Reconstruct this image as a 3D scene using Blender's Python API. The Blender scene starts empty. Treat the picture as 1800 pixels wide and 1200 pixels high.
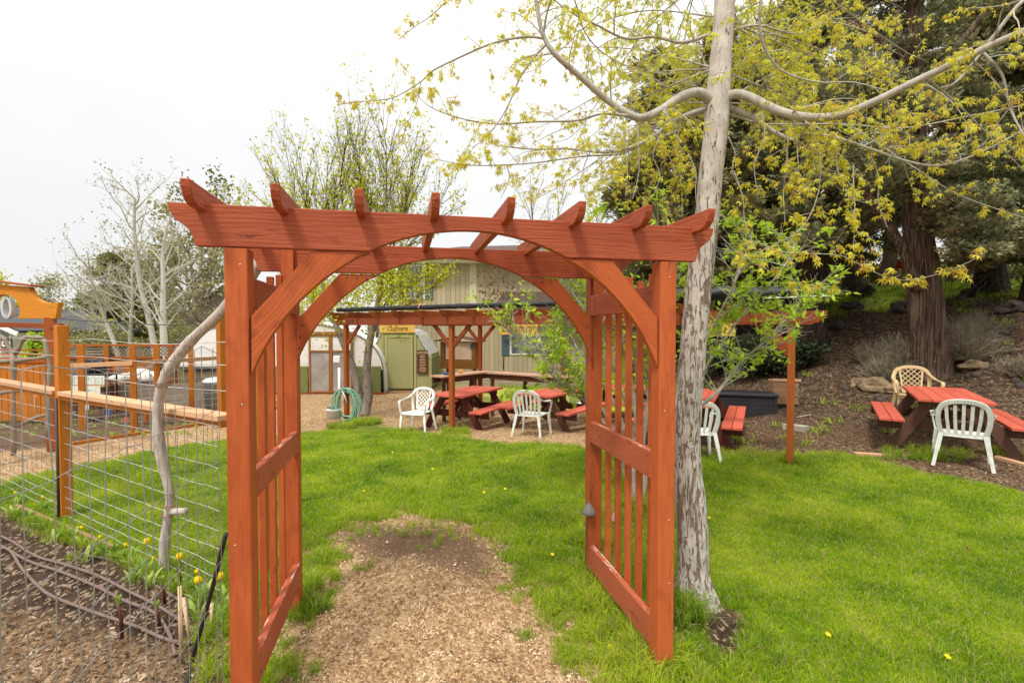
import bpy, bmesh, math, random
import numpy as np
from mathutils import Vector, Matrix, Euler, noise as mnoise
R = math.radians
random.seed(7)
SC = bpy.context.scene
COL = SC.collection

# ------------------------------------------------------------ camera, world, sun, exposure
FPX, EYE, YAW, PIT = 870.0, 1.85, R(12.19), R(1.45)      # focal length in photo pixels (1800 wide)
cd = bpy.data.cameras.new("Camera"); cam = bpy.data.objects.new("Camera", cd); COL.objects.link(cam)
cd.sensor_width = 36; cd.lens = FPX / 1800 * 36; cd.clip_start = 0.05; cd.clip_end = 2000
cam.location = (0, 0, EYE); cam.rotation_euler = (R(90) - PIT, 0, -YAW)
SC.camera = cam
w = bpy.data.worlds.new("World"); SC.world = w; w.use_nodes = True
nt = w.node_tree; nt.nodes.clear()
N = nt.nodes.new; LK = nt.links.new
wo = N("ShaderNodeOutputWorld"); mixs = N("ShaderNodeMixShader"); bsky = N("ShaderNodeBackground"); bcl = N("ShaderNodeBackground")
sky = N("ShaderNodeTexSky"); sky.sky_type = 'NISHITA'; sky.sun_disc = False
SUN_EL, SUN_AZ = 58.0, 215.0
sky.sun_elevation = R(SUN_EL); sky.sun_rotation = R(SUN_AZ)
bsky.inputs[1].default_value = 0.08; LK(sky.outputs[0], bsky.inputs[0])
tc = N("ShaderNodeTexCoord"); sp = N("ShaderNodeSeparateXYZ"); LK(tc.outputs["Generated"], sp.inputs[0])
rmp = N("ShaderNodeValToRGB"); rmp.color_ramp.elements[0].position = 0.0; rmp.color_ramp.elements[1].position = 1.0
rmp.color_ramp.elements[0].color = (0.475, 0.472, 0.468, 1); rmp.color_ramp.elements[1].color = (1.22, 1.18, 1.10, 1)
e = rmp.color_ramp.elements.new(0.35); e.color = (0.525, 0.522, 0.518, 1)
LK(sp.outputs[2], rmp.inputs[0])
cn = N("ShaderNodeTexNoise"); cn.inputs["Scale"].default_value = 1.6; cn.inputs["Detail"].default_value = 3; LK(tc.outputs["Generated"], cn.inputs[0])
mr = N("ShaderNodeMapRange"); mr.inputs[1].default_value = .3; mr.inputs[2].default_value = .7; mr.inputs[3].default_value = 0.91; mr.inputs[4].default_value = 1.06
LK(cn.outputs[0], mr.inputs[0])
vm = N("ShaderNodeVectorMath"); vm.operation = 'SCALE'; LK(rmp.outputs[0], vm.inputs[0]); LK(mr.outputs[0], vm.inputs[3])
LK(vm.outputs[0], bcl.inputs[0]); bcl.inputs[1].default_value = 0.95
mixs.inputs[0].default_value = 0.93; LK(bsky.outputs[0], mixs.inputs[1]); LK(bcl.outputs[0], mixs.inputs[2]); LK(mixs.outputs[0], wo.inputs[0])
sl = bpy.data.lights.new("Sun", 'SUN'); sl.energy = 1.5; sl.angle = R(10); sl.color = (1.0, 0.94, 0.84)
so = bpy.data.objects.new("Sun", sl); COL.objects.link(so)
sd = Vector((math.sin(R(SUN_AZ)) * math.cos(R(SUN_EL)), math.cos(R(SUN_AZ)) * math.cos(R(SUN_EL)), math.sin(R(SUN_EL))))
so.rotation_euler = sd.to_track_quat('Z', 'Y').to_euler()
SC.view_settings.view_transform = 'Standard'; SC.view_settings.look = 'None'; SC.view_settings.gamma = 1
SC.view_settings.exposure = 1.05; SC.view_settings.use_curve_mapping = False
SC.render.engine = 'CYCLES'; SC.cycles.max_bounces = 6; SC.cycles.diffuse_bounces = 3; SC.cycles.transparent_max_bounces = 6
SC.cycles.caustics_reflective = False; SC.cycles.caustics_refractive = False

# ------------------------------------------------------------ geometry of the photograph
CY, SY, CP, SP_ = math.cos(YAW), math.sin(YAW), math.cos(PIT), math.sin(PIT)
def D(px, py, d):
    """world point at level depth d (metres ahead, measured along the ground) seen at photo pixel px,py"""
    v = -(py - 600) / FPX
    u = (px - 900) / FPX
    fz, fh = -SP_ + v * CP, CP + v * SP_
    k = d / fh
    return Vector((d * SY + u * k * CY, d * CY - u * k * SY, EYE + fz * k))
def C(cx, d, z=None):
    """world point from metres right of / ahead of the camera; on the ground when z is None"""
    x, y = cx * CY + d * SY, -cx * SY + d * CY
    return Vector((x, y, float(gz(x, y)) if z is None else z))
def ss(a, b, x):
    t = np.clip((x - a) / (b - a), 0, 1); return t * t * (3 - 2 * t)
def gz(x, y):
    x = np.asarray(x, float); y = np.asarray(y, float)
    cx, d = x * CY - y * SY, x * SY + y * CY
    z = -0.30 * ss(7, 12, d) * (1 - ss(2.5, 5.5, cx)) + 0.10 * ss(3.3, 5.5, cx) * ss(4, 6, d)
    s = (cx - 4.8) * .77 + (d - 11) * .64
    h = .42 * (s + np.sqrt(s * s + 1)) / 2
    h = h / (1 + (h / 3.3) ** 4) ** .25
    m = ss(3.6, 6.0, cx) * ss(-3, -.5, s)
    bump = (np.sin(x * 2.3 + 1.7 * np.sin(y * 1.1)) * np.sin(y * 2.9 + 1.3 * np.sin(x * 1.7)) * .07 + np.sin(x * 6.1 + y * 2.2) * np.sin(y * 5.3 - x * 1.9) * .05 + .035 * np.sin(s * 11 + 2 * np.sin(x * 1.9 - y)) + .018 * np.sin(x * 17 + y * 5) * np.sin(y * 15 - x * 7))
    z = z + m * (h + bump * ss(.3, 2.5, s))
    z = z + 0.012 * np.sin(x * 1.9 + .5) * np.sin(y * 1.6)
    return z
def GP(px, py, dz=0.0):
    a = D(px, py, 1.0); o = Vector((0, 0, EYE)); r = a - o
    t0 = .3
    t = .3
    while t < 80:
        p = o + r * t
        if p.z <= float(gz(p.x, p.y)) + dz: break
        t0 = t; t *= 1.02
    for _ in range(20):
        m = (t0 + t) / 2; p = o + r * m
        if p.z <= float(gz(p.x, p.y)) + dz: t = m
        else: t0 = m
    return o + r * t
def depth(p): return p.x * SY + p.y * CY

# ------------------------------------------------------------ object helpers
MWD = {}
def link(name, data, mat=None, parent=None, M=None, local=False):
    o = bpy.data.objects.new(name, data); COL.objects.link(o)
    M = Matrix.Identity(4) if M is None else M
    if parent is not None:
        o.parent = parent
        PM = MWD[parent]
        B = M if local else PM.inverted() @ M
        o.matrix_basis = B; MWD[o] = PM @ B
    else:
        o.matrix_basis = M; MWD[o] = M
    if mat is not None and data is not None and len(data.materials) == 0: data.materials.append(mat)
    return o
def tag(o, label=None, cat=None, group=None, kind=None):
    if label: o['label'] = label
    if cat: o['category'] = cat
    if group: o['group'] = group
    if kind: o['kind'] = kind
    return o
def thing(name, label, cat, loc, rotz=0, group=None):
    o = link(name, None, M=Matrix.Translation(loc) @ Matrix.Rotation(rotz, 4, 'Z'))
    o.empty_display_size = .1
    return tag(o, label, cat, group)
def copy_thing(root, M, label=None, group=None):
    r = root.copy(); COL.objects.link(r); r.matrix_basis = M; MWD[r] = M
    if label: r['label'] = label
    if group: r['group'] = group
    for c in list(root.children):
        k = c.copy(); COL.objects.link(k); k.parent = r; MWD[k] = MWD[r] @ c.matrix_basis
        for g in list(c.children):
            q = g.copy(); COL.objects.link(q); q.parent = k
    return r
def mesh(name, vs, fs, smooth=False, mat=None):
    me = bpy.data.meshes.new(name); me.from_pydata([tuple(v) for v in vs], [], fs)
    if smooth: me.polygons.foreach_set("use_smooth", [True] * len(me.polygons))
    if mat: me.materials.append(mat)
    me.update(); return me
BOXC = {}
def boxmesh(L, wd, h, bev, mat):
    k = (round(L, 3), round(wd, 3), round(h, 3), bev, mat.name)
    if k in BOXC: return BOXC[k]
    bm = bmesh.new(); bmesh.ops.create_cube(bm, size=1)
    for v in bm.verts: v.co = Vector((v.co.x * L, v.co.y * wd, v.co.z * h))
    if bev: bmesh.ops.bevel(bm, geom=bm.edges[:], offset=bev, segments=1, affect='EDGES')
    me = bpy.data.meshes.new("board"); bm.to_mesh(me); bm.free(); me.materials.append(mat); BOXC[k] = me
    return me
def frame(p0, p1, up=(0, 0, 1)):
    p0, p1 = Vector(p0), Vector(p1); X = (p1 - p0); L = X.length; X.normalize(); U = Vector(up)
    if abs(X.dot(U.normalized())) > .98: U = Vector((1, 0, 0)) if abs(X.x) < .9 else Vector((0, 1, 0))
    Y = U.cross(X).normalized(); Z = X.cross(Y)
    M = Matrix((X, Y, Z)).transposed().to_4x4(); M.translation = (p0 + p1) / 2
    return M, L
def beam(name, p0, p1, wd, h, mat, parent=None, bev=.003, up=(0, 0, 1), local=False):
    M, L = frame(p0, p1, up)
    return link(name, boxmesh(L, wd, h, bev, mat), None, parent, M, local)
def box(name, lo, hi, mat, parent=None, bev=.003, local=False, rotz=0):
    lo, hi = Vector(lo), Vector(hi); s = hi - lo; c = (lo + hi) / 2
    M = Matrix.Translation(c)
    if s.y > s.x and s.y >= s.z: M = M @ Matrix.Rotation(R(90), 4, 'Z'); dims = (s.y, s.x, s.z)
    elif s.z > s.x: M = M @ Matrix.Rotation(R(-90), 4, 'Y'); dims = (s.z, s.y, s.x)
    else: dims = (s.x, s.y, s.z)
    return link(name, boxmesh(*dims, bev, mat), None, parent, M, local)
def prism(name, pts, th, mat, parent=None, M=None, local=False, bev=.003):
    """outline pts in the local XZ plane, extruded th along +Y"""
    bm = bmesh.new(); vs = [bm.verts.new((x, 0, z)) for x, z in pts]; f = bm.faces.new(vs)
    r = bmesh.ops.extrude_face_region(bm, geom=[f])
    for g in r['geom']:
        if isinstance(g, bmesh.types.BMVert): g.co.y += th
    bmesh.ops.recalc_face_normals(bm, faces=bm.faces[:])
    if bev: bmesh.ops.bevel(bm, geom=[e for e in bm.edges if len(e.link_faces) == 2 and e.calc_face_angle(0) > 1.0], offset=bev, segments=1, affect='EDGES')
    me = bpy.data.meshes.new(name); bm.to_mesh(me); bm.free()
    return link(name, me, mat, parent, M, local)
class MB:
    def __init__(s): s.v = []; s.f = []
    def tube(s, pts, rad, n=6, cap=True, jit=None):
        pts = [Vector(p) for p in pts]; b = len(s.v); m = len(pts)
        if not hasattr(rad, '__len__'): rad = [rad] * m
        pr = None
        for i, p in enumerate(pts):
            t = (pts[min(i + 1, m - 1)] - pts[max(i - 1, 0)])
            if t.length < 1e-9: t = Vector((0, 0, 1))
            t.normalize()
            if pr is None:
                a = Vector((0, 0, 1)) if abs(t.z) < .9 else Vector((1, 0, 0)); pr = t.cross(a).normalized()
            else:
                pr = (pr - t * pr.dot(t))
                if pr.length < 1e-6: pr = t.orthogonal()
                pr.normalize()
            q = t.cross(pr)
            for k in range(n):
                an = 2 * math.pi * k / n; r = rad[i] * (jit(i, k) if jit else 1)
                s.v.append(p + (pr * math.cos(an) + q * math.sin(an)) * r)
        for i in range(m - 1):
            for k in range(n):
                k2 = (k + 1) % n; s.f.append((b + i * n + k, b + i * n + k2, b + (i + 1) * n + k2, b + (i + 1) * n + k))
        if cap:
            s.f.append(tuple(b + k for k in reversed(range(n)))); s.f.append(tuple(b + (m - 1) * n + k for k in range(n)))
        return s
    def box(s, lo, hi, M=None):
        b = len(s.v)
        for x in (lo[0], hi[0]):
            for y in (lo[1], hi[1]):
                for z in (lo[2], hi[2]):
                    v = Vector((x, y, z)); s.v.append(M @ v if M else v)
        for f in ((0, 1, 3, 2), (4, 6, 7, 5), (0, 4, 5, 1), (2, 3, 7, 6), (0, 2, 6, 4), (1, 5, 7, 3)): s.f.append(tuple(b + i for i in f))
        return s
    def bar(s, p0, p1, wd, h, up=(0, 0, 1)):
        M, L = frame(p0, p1, up); return s.box((-L / 2, -wd / 2, -h / 2), (L / 2, wd / 2, h / 2), M)
    def obj(s, name, mat, parent=None, smooth=False, M=None, local=False):
        return link(name, mesh(name, s.v, s.f, smooth), mat, parent, M, local)
def tube(name, pts, rad, mat, parent=None, n=8, local=False, smooth=True):
    return MB().tube(pts, rad, n).obj(name, mat, parent, smooth, None, local)
def lathe(name, prof, mat, parent=None, M=None, n=20, local=False):
    vs, fs = [], []
    for r, z in prof:
        for k in range(n): a = 2 * math.pi * k / n; vs.append((r * math.cos(a), r * math.sin(a), z))
    for i in range(len(prof) - 1):
        for k in range(n): fs.append((i * n + k, i * n + (k + 1) % n, (i + 1) * n + (k + 1) % n, (i + 1) * n + k))
    fs.append(tuple(reversed(range(n)))); fs.append(tuple(range((len(prof) - 1) * n, len(prof) * n)))
    return link(name, mesh(name, vs, fs, True), mat, parent, M, local)
def smoothline(pts, k=5):
    """Catmull-Rom through pts"""
    P = [Vector(p) for p in pts]; P = [P[0] * 2 - P[1]] + P + [P[-1] * 2 - P[-2]]; out = []
    for i in range(1, len(P) - 2):
        a, b, c, d_ = P[i - 1:i + 3]
        for j in range(k):
            t = j / k
            out.append(.5 * ((2 * b) + (c - a) * t + (2 * a - 5 * b + 4 * c - d_) * t * t + (-a + 3 * b - 3 * c + d_) * t ** 3))
    out.append(P[-2]); return out
RS = np.random.RandomState(11)
def bulk(name, tv, tf, pos, ang, scl, mat, parent=None, extra=None):
    """one mesh of many small copies of a triangle template; ang = (n,3) euler-ish, scl = (n,) or (n,3)"""
    tv = np.asarray(tv, float); tf = np.asarray(tf, int); n = len(pos); pos = np.asarray(pos, float)
    ang = np.asarray(ang, float); scl = np.asarray(scl, float)
    if scl.ndim == 1: scl = scl[:, None].repeat(3, 1)
    V = tv[None] * scl[:, None, :]
    def rot(V, a, i, j):
        c, s_ = np.cos(a)[:, None], np.sin(a)[:, None]; A, B = V[..., i].copy(), V[..., j].copy()
        V[..., i] = A * c - B * s_; V[..., j] = A * s_ + B * c
    rot(V, ang[:, 0], 1, 2); rot(V, ang[:, 1], 2, 0); rot(V, ang[:, 2], 0, 1)
    V += pos[:, None, :]
    nv, nf = tv.shape[0], tf.shape[0]
    F = (tf[None] + (np.arange(n) * nv)[:, None, None]).reshape(-1)
    me = bpy.data.meshes.new(name)
    me.vertices.add(n * nv); me.vertices.foreach_set("co", V.reshape(-1).astype(np.float32))
    me.loops.add(n * nf * 3); me.loops.foreach_set("vertex_index", F.astype(np.int32))
    me.polygons.add(n * nf); me.polygons.foreach_set("loop_start", np.arange(0, n * nf * 3, 3, dtype=np.int32))
    me.polygons.foreach_set("loop_total", np.full(n * nf, 3, np.int32))
    a = me.attributes.new("rnd", 'FLOAT', 'POINT'); rv = (RS.rand(n) if extra is None else np.asarray(extra))
    a.data.foreach_set("value", rv.repeat(nv).astype(np.float32))
    me.update(); me.validate()
    return link(name, me, mat, parent)
def text(name, body, size, M, mat, parent, ext=.002, shear=0, sx=1):
    c = bpy.data.curves.new(name, 'FONT'); c.body = body; c.size = size; c.extrude = ext; c.shear = shear
    c.align_x = 'CENTER'; c.align_y = 'CENTER'; c.resolution_u = 3
    t = bpy.data.objects.new("t", c); me = bpy.data.meshes.new_from_object(t); bpy.data.objects.remove(t); me.materials.clear(); me.materials.append(mat)
    return link(name, me, None, parent, M @ Matrix.Diagonal((sx, 1, 1, 1)))

# ------------------------------------------------------------ materials
MT = {}
class NG:
    def __init__(s, name):
        s.m = bpy.data.materials.new(name); s.m.use_nodes = True; s.t = s.m.node_tree; s.t.nodes.clear()
        s.out = s.n("ShaderNodeOutputMaterial"); s.b = s.n("ShaderNodeBsdfPrincipled"); s.l(s.b.outputs[0], s.out.inputs[0]); MT[name] = s.m
        s.tc = s.n("ShaderNodeTexCoord"); s.oi = None
    def n(s, t, **k):
        x = s.t.nodes.new(t)
        for a, b in k.items(): setattr(x, a, b)
        return x
    def l(s, a, b): s.t.links.new(a, b)
    def noise(s, scale, detail=4, rough=.55, vec=None, stretch=None, dist=0):
        x = s.n("ShaderNodeTexNoise"); x.inputs["Scale"].default_value = scale; x.inputs["Detail"].default_value = detail
        x.inputs["Roughness"].default_value = rough; x.inputs["Distortion"].default_value = dist
        v = vec or s.tc.outputs["Object"]
        if stretch:
            mp = s.n("ShaderNodeMapping"); mp.inputs["Scale"].default_value = stretch; s.l(v, mp.inputs[0]); v = mp.outputs[0]
        s.l(v, x.inputs[0]); return x.outputs[0]
    def ramp(s, fac, stops):
        x = s.n("ShaderNodeValToRGB"); cr = x.color_ramp
        while len(cr.elements) < len(stops): cr.elements.new(.5)
        for e_, (p, c) in zip(cr.elements, stops):
            e_.position = p; e_.color = (c, c, c, 1) if isinstance(c, (int, float)) else (*c, 1)
        s.l(fac, x.inputs[0]); return x.outputs[0]
    def mix(s, fac, a, b, mode='MIX'):
        x = s.n("ShaderNodeMix", data_type='RGBA', blend_type=mode)
        for sock, val in ((x.inputs[0], fac), (x.inputs[6], a), (x.inputs[7], b)):
            if isinstance(val, (int, float)): sock.default_value = val
            elif isinstance(val, tuple): sock.default_value = (*val, 1)
            else: s.l(val, sock)
        return x.outputs[2]
    def math(s, op, a, b=0.5, c=None):
        x = s.n("ShaderNodeMath", operation=op)
        for i, val in enumerate((a, b, c)):
            if val is None: continue
            if isinstance(val, (int, float)): x.inputs[i].default_value = val
            else: s.l(val, x.inputs[i])
        return x.outputs[0]
    def rnd(s):
        if s.oi is None: s.oi = s.n("ShaderNodeObjectInfo")
        return s.oi.outputs["Random"]
    def ovec(s):
        """object coordinates shifted by the object's random number, so alike boards differ"""
        a = s.n("ShaderNodeVectorMath", operation='SCALE'); a.inputs[0].default_value = (37, 53, 71); s.l(s.rnd(), a.inputs[3])
        b = s.n("ShaderNodeVectorMath", operation='ADD'); s.l(s.tc.outputs["Object"], b.inputs[0]); s.l(a.outputs[0], b.inputs[1]); return b.outputs[0]
    def attr(s, name):
        x = s.n("ShaderNodeAttribute"); x.attribute_name = name; return x.outputs["Fac"]
    def set(s, col=None, rough=None, bump=None, bd=.01, bs=.5, metal=None, trans=None, spec=None):
        if col is not None:
            if isinstance(col, tuple): s.b.inputs["Base Color"].default_value = (*col, 1)
            else: s.l(col, s.b.inputs["Base Color"])
        if rough is not None:
            if isinstance(rough, (int, float)): s.b.inputs["Roughness"].default_value = rough
            else: s.l(rough, s.b.inputs["Roughness"])
        if metal is not None: s.b.inputs["Metallic"].default_value = metal
        if spec is not None: s.b.inputs["Specular IOR Level"].default_value = spec
        if bump is not None:
            x = s.n("ShaderNodeBump"); x.inputs["Strength"].default_value = bs; x.inputs["Distance"].default_value = bd
            s.l(bump, x.inputs["Height"]); s.l(x.outputs[0], s.b.inputs["Normal"])
        return s.m
def plain(name, c, rough=.6, var=.15, scale=6, bump=.15, bd=.002, metal=0, spec=.4):
    g = NG(name); v = g.ovec(); f = g.noise(scale, 5, vec=v)
    c1 = tuple(x * (1 - var) for x in c); c2 = tuple(min(1, x * (1 + var)) for x in c)
    return g.set(g.mix(g.ramp(f, [(.3, 0), (.7, 1)]), c1, c2), rough, g.noise(scale * 8, 4, vec=v), bd, bump, metal=metal, spec=spec)
def wood(name, dark, light, rough=.6, worn=None, grain=.5, ring=.6, wornamt=.62, dirt=None, bumpd=.0035, edge=None):
    g = NG(name); v = g.ovec()
    fine = g.noise(3.2, 6, .65, vec=v, stretch=(1.1, 22, 22), dist=.3)
    wv = g.n("ShaderNodeTexWave", wave_type='BANDS', bands_direction='Z'); wv.inputs["Scale"].default_value = 17
    wv.inputs["Distortion"].default_value = 16; wv.inputs["Detail"].default_value = 3; wv.inputs["Detail Scale"].default_value = .5
    mp = g.n("ShaderNodeMapping"); mp.inputs["Scale"].default_value = (.28, 1, 1); g.l(v, mp.inputs[0]); g.l(mp.outputs[0], wv.inputs[0])
    big = g.noise(2.2, 3, vec=v, stretch=(.6, 2, 2))
    tone = g.math('ADD', g.math('MULTIPLY', fine, grain), g.math('ADD', g.math('MULTIPLY', wv.outputs[0], ring * .22), g.math('MULTIPLY', big, .5)))
    col = g.mix(g.ramp(tone, [(.35, 0), (.95, 1)]), dark, light)
    br = g.n("ShaderNodeMapRange"); br.inputs[3].default_value = .88; br.inputs[4].default_value = 1.1; g.l(g.rnd(), br.inputs[0])
    col = g.mix(1.0, col, br.outputs[0], 'MULTIPLY')
    knot = g.noise(4.5, 2, vec=v, stretch=(.8, 3, 3))
    col = g.mix(g.ramp(knot, [(.66, 0), (.74, .55)]), col, tuple(x * .45 for x in dark))
    if worn:
        wn = g.noise(13, 6, .7, vec=v, stretch=(.45, 3.5, 3.5))
        mask = g.ramp(wn, [(wornamt, 0), (wornamt + .03, 1)])
        if edge:
            ge = g.n("ShaderNodeNewGeometry"); sx = g.n("ShaderNodeSeparateXYZ"); g.l(ge.outputs["True Normal"], sx.inputs[0])
            top = g.ramp(sx.outputs[2], [(.35, 0), (.6, 1)])
            wn2 = g.ramp(g.noise(10, 6, .7, vec=v, stretch=(.5, 5, 5)), [(edge, 0), (edge + .035, 1)])
            mask = g.math('MAXIMUM', mask, g.math('MULTIPLY', top, wn2))
        col = g.mix(mask, col, worn)
    if dirt:
        dn = g.noise(5, 4, vec=v); col = g.mix(g.ramp(dn, [(.6, 0), (.8, .6)]), col, dirt)
    ck = g.ramp(g.noise(2.6, 5, .7, vec=v, stretch=(.55, 11, 11), dist=1.5), [(.285, 1), (.325, 0)])
    col = g.mix(g.math('MULTIPLY', ck, .75), col, tuple(x * .35 for x in dark))
    gm = g.ramp(g.noise(1.7, 3, vec=v, stretch=(.5, 2, 2)), [(.35, .15), (.65, 1)])
    h = g.math('ADD', g.math('MULTIPLY', g.math('MULTIPLY', wv.outputs[0], gm), ring * .6), g.math('SUBTRACT', g.math('MULTIPLY', fine, 1.5), g.math('MULTIPLY', ck, 1.2)))
    return g.set(col, rough, h, bumpd, .5, spec=.2)
def leafmat(name, stops, trans=.35, rough=.5, scale=.8, at='rnd', dead=0):
    g = NG(name)
    f = g.attr(at) if at == 'rnd' else g.rnd()
    ge = g.n("ShaderNodeNewGeometry")
    wn = g.noise(scale, 3, .7, vec=ge.outputs["Position"])
    wn = g.ramp(wn, [(.3, 0), (.7, 1)])
    t = g.math('ADD', g.math('MULTIPLY', f, .55), g.math('MULTIPLY', wn, .45))
    col = g.ramp(t, stops)
    if dead: col = g.mix(g.ramp(f, [(1 - dead, 0), (1.001 - dead, 1)]), col, (.50, .42, .20))
    g.set(col, rough, spec=.12)
    tr = g.n("ShaderNodeBsdfTranslucent"); g.l(col, tr.inputs[0])
    mx = g.n("ShaderNodeMixShader"); mx.inputs[0].default_value = trans
    g.l(g.b.outputs[0], mx.inputs[1]); g.l(tr.outputs[0], mx.inputs[2]); g.l(mx.outputs[0], g.out.inputs[0])
    return g.m
RED = wood("red_stain", (.33, .068, .020), (.53, .132, .042), .5, worn=(.50, .34, .26), wornamt=.70, grain=.6, dirt=(.17, .045, .02))
REDW = wood("red_stain_worn", (.32, .068, .032), (.50, .145, .075), .55, worn=(.62, .47, .40), wornamt=.72, edge=.56)
REDBEAM = wood("red_stain_rough_sawn", (.24, .045, .020), (.49, .122, .055), .55, worn=(.44, .29, .22), wornamt=.70, grain=.7, ring=.45, bumpd=.006, edge=.66)
CEDAR = wood("orange_cedar_stain", (.38, .120, .012), (.60, .215, .026), .6, ring=.5)
CEDARL = wood("bare_cedar", (.50, .28, .15), (.66, .42, .25), .7, ring=.5)
PERG = wood("brown_stain", (.20, .042, .016), (.34, .085, .028), .5, ring=.5)
PERGO = wood("brown_orange_stain", (.30, .075, .018), (.44, .13, .032), .5, ring=.5)
PICN = wood("salmon_paint", (.46, .088, .055), (.66, .155, .10), .5, worn=(.36, .15, .11), wornamt=.64, ring=.5)
PLEG = wood("maroon_stain", (.075, .018, .013), (.12, .03, .022), .6, ring=.4)
PLEGB = wood("brown_leg_stain", (.095, .045, .03), (.14, .072, .05), .6, ring=.4)
TAN = wood("tan_decking", (.45, .27, .17), (.60, .40, .28), .6, ring=.3)
DKW = wood("dark_brown_wood", (.07, .03, .015), (.14, .06, .03), .6)
GREYW = wood("grey_weathered_wood", (.22, .17, .13), (.40, .33, .27), .8)
OLDW = wood("old_fence_wood", (.24, .13, .07), (.42, .26, .16), .8)
GOLD = wood("gold_stained_board", (.50, .19, .02), (.64, .28, .03), .5, ring=.5)
SIGNY = wood("yellow_sign_wood", (.66, .40, .09), (.78, .52, .15), .5, ring=.4, grain=.3)
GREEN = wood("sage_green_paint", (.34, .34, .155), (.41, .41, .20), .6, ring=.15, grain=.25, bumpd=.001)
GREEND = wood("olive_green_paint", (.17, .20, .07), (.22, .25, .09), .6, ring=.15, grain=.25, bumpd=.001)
SIDE = wood("beige_siding", (.40, .335, .215), (.46, .39, .255), .75, ring=.2, grain=.35, bumpd=.0015)
TRIM = plain("cream_trim", (.58, .53, .37), .6, .06)
SHING = plain("brown_shingles", (.095, .065, .052), .9, .35, 18, .5, .01)
SHINGG = plain("grey_shingles", (.085, .09, .10), .9, .25, 14, .4, .01)
WHITE = plain("white_plastic", (.78, .79, .77), .38, .05, 3, .05)
WHITEG = plain("aged_white_plastic", (.62, .65, .60), .45, .18, 9, .1)
BEIGE = plain("beige_plastic", (.58, .43, .23), .45, .06, 4, .05)
WALLW = plain("white_house_paint", (.72, .70, .62), .7, .05)
WALLB = plain("beige_house_paint", (.50, .44, .34), .7, .06)
BLACK = plain("black_resin", (.022, .021, .024), .55, .2, 10, .2)
BLACKC = plain("black_shade_cloth", (.012, .013, .017), .45, .3, 8, .4, .01)
STEEL = plain("galvanised_wire", (.34, .35, .37), .4, .2, 30, .1, .0005, metal=.6)
STEELL = plain("bright_galvanised_wire", (.62, .63, .65), .4, .15, 30, .1, .0005, metal=.3)
IRON = plain("dark_iron", (.05, .05, .055), .6, .2)
METALW = plain("silver_siding", (.60, .64, .70), .35, .06, 4, .05, metal=.2)
BRASSGREY = plain("cast_grey_metal", (.16, .155, .15), .5, .2)
HOSE = plain("green_hose", (.20, .42, .31), .4, .12, 12, .05)
DRIP = plain("brown_drip_hose", (.17, .115, .10), .6, .2, 14, .1)
BLUE = plain("blue_plastic", (.02, .10, .42), .4, .1)
ORANGE = plain("orange_plastic", (.85, .28, .03), .5, .1)
PINK = plain("pink_flag", (.85, .08, .16), .5, .05)
PINKT = plain("pink_tape", (.80, .35, .36), .5, .1)
SHUT = plain("slate_blue_shutter", (.06, .105, .14), .6, .1)
VINYL = plain("white_window_frame", (.78, .78, .78), .4, .03)
CORK = plain("tan_pin_board", (.58, .45, .33), .9, .05, 20)
BROWNTXT = plain("dark_brown_lettering", (.12, .035, .012), .6, .1)
CREAMTXT = plain("cream_lettering", (.75, .55, .30), .6, .1)
TEALTXT = plain("faded_teal_lettering", (.35, .62, .62), .7, .1)
STONE = plain("brown_rock", (.24, .17, .10), .9, .4, 5, .8, .02)
ROCKD = plain("dark_lava_rock", (.07, .055, .045), .9, .4, 5, .9, .02)
SACK = plain("white_sack", (.62, .60, .56), .7, .15, 5, .5, .02)
GREYCAN = plain("grey_bin_plastic", (.33, .34, .35), .5, .1)
CARD = plain("cream_stake_wood", (.62, .45, .28), .7, .15)
def glassm():
    g = NG("window_glass"); f = g.noise(1.3, 3)
    return g.set(g.ramp(f, [(.35, (.04, .045, .05)), (.65, (.34, .37, .41))]), .06, spec=.9)
GLASS = glassm()
def polyc():
    g = NG("cloudy_greenhouse_plastic"); v = g.tc.outputs["Object"]
    f = g.noise(.8, 2, vec=v, stretch=(1, 1, .7)); g2 = g.noise(.9, 1.5, vec=v, stretch=(1.2, 1, 3))
    col = g.mix(g.ramp(g2, [(.42, 0), (.72, .8)]), g.ramp(f, [(.4, (.76, .76, .74)), (.6, (.84, .84, .83))]), (.66, .63, .59))
    return g.set(col, .35)
POLYC = polyc()
FROST = plain('frosted_grey_pane', (.36, .33, .31), .25, .35, 1.6, .0)
PLAST = plain("white_greenhouse_film", (.80, .81, .82), .35, .04, 2, .2, .01)
def bark(name, base, dark, stretch=(26, 26, 3), lo=.5, hi=.58, bd=.012, second=None, amt=1.0):
    g = NG(name); v = g.tc.outputs["Object"]
    a = g.noise(1.0, 5, .6, vec=v, stretch=stretch, dist=.6)
    b = g.noise(1.0, 4, .6, vec=v, stretch=(40, 40, 14)); c = g.noise(1.5, 2, vec=v)
    col = g.mix(g.ramp(b, [(.35, 0), (.7, 1)]), base, tuple(x * .72 for x in base))
    if second: col = g.mix(g.ramp(c, [(.4, 0), (.6, 1)]), col, second)
    m = g.ramp(a, [(lo, 0), (hi, amt)])
    col = g.mix(m, col, dark)
    return g.set(col, .85, g.math('SUBTRACT', g.math('MULTIPLY', b, .3), m), bd, .8, spec=.2)
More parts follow.
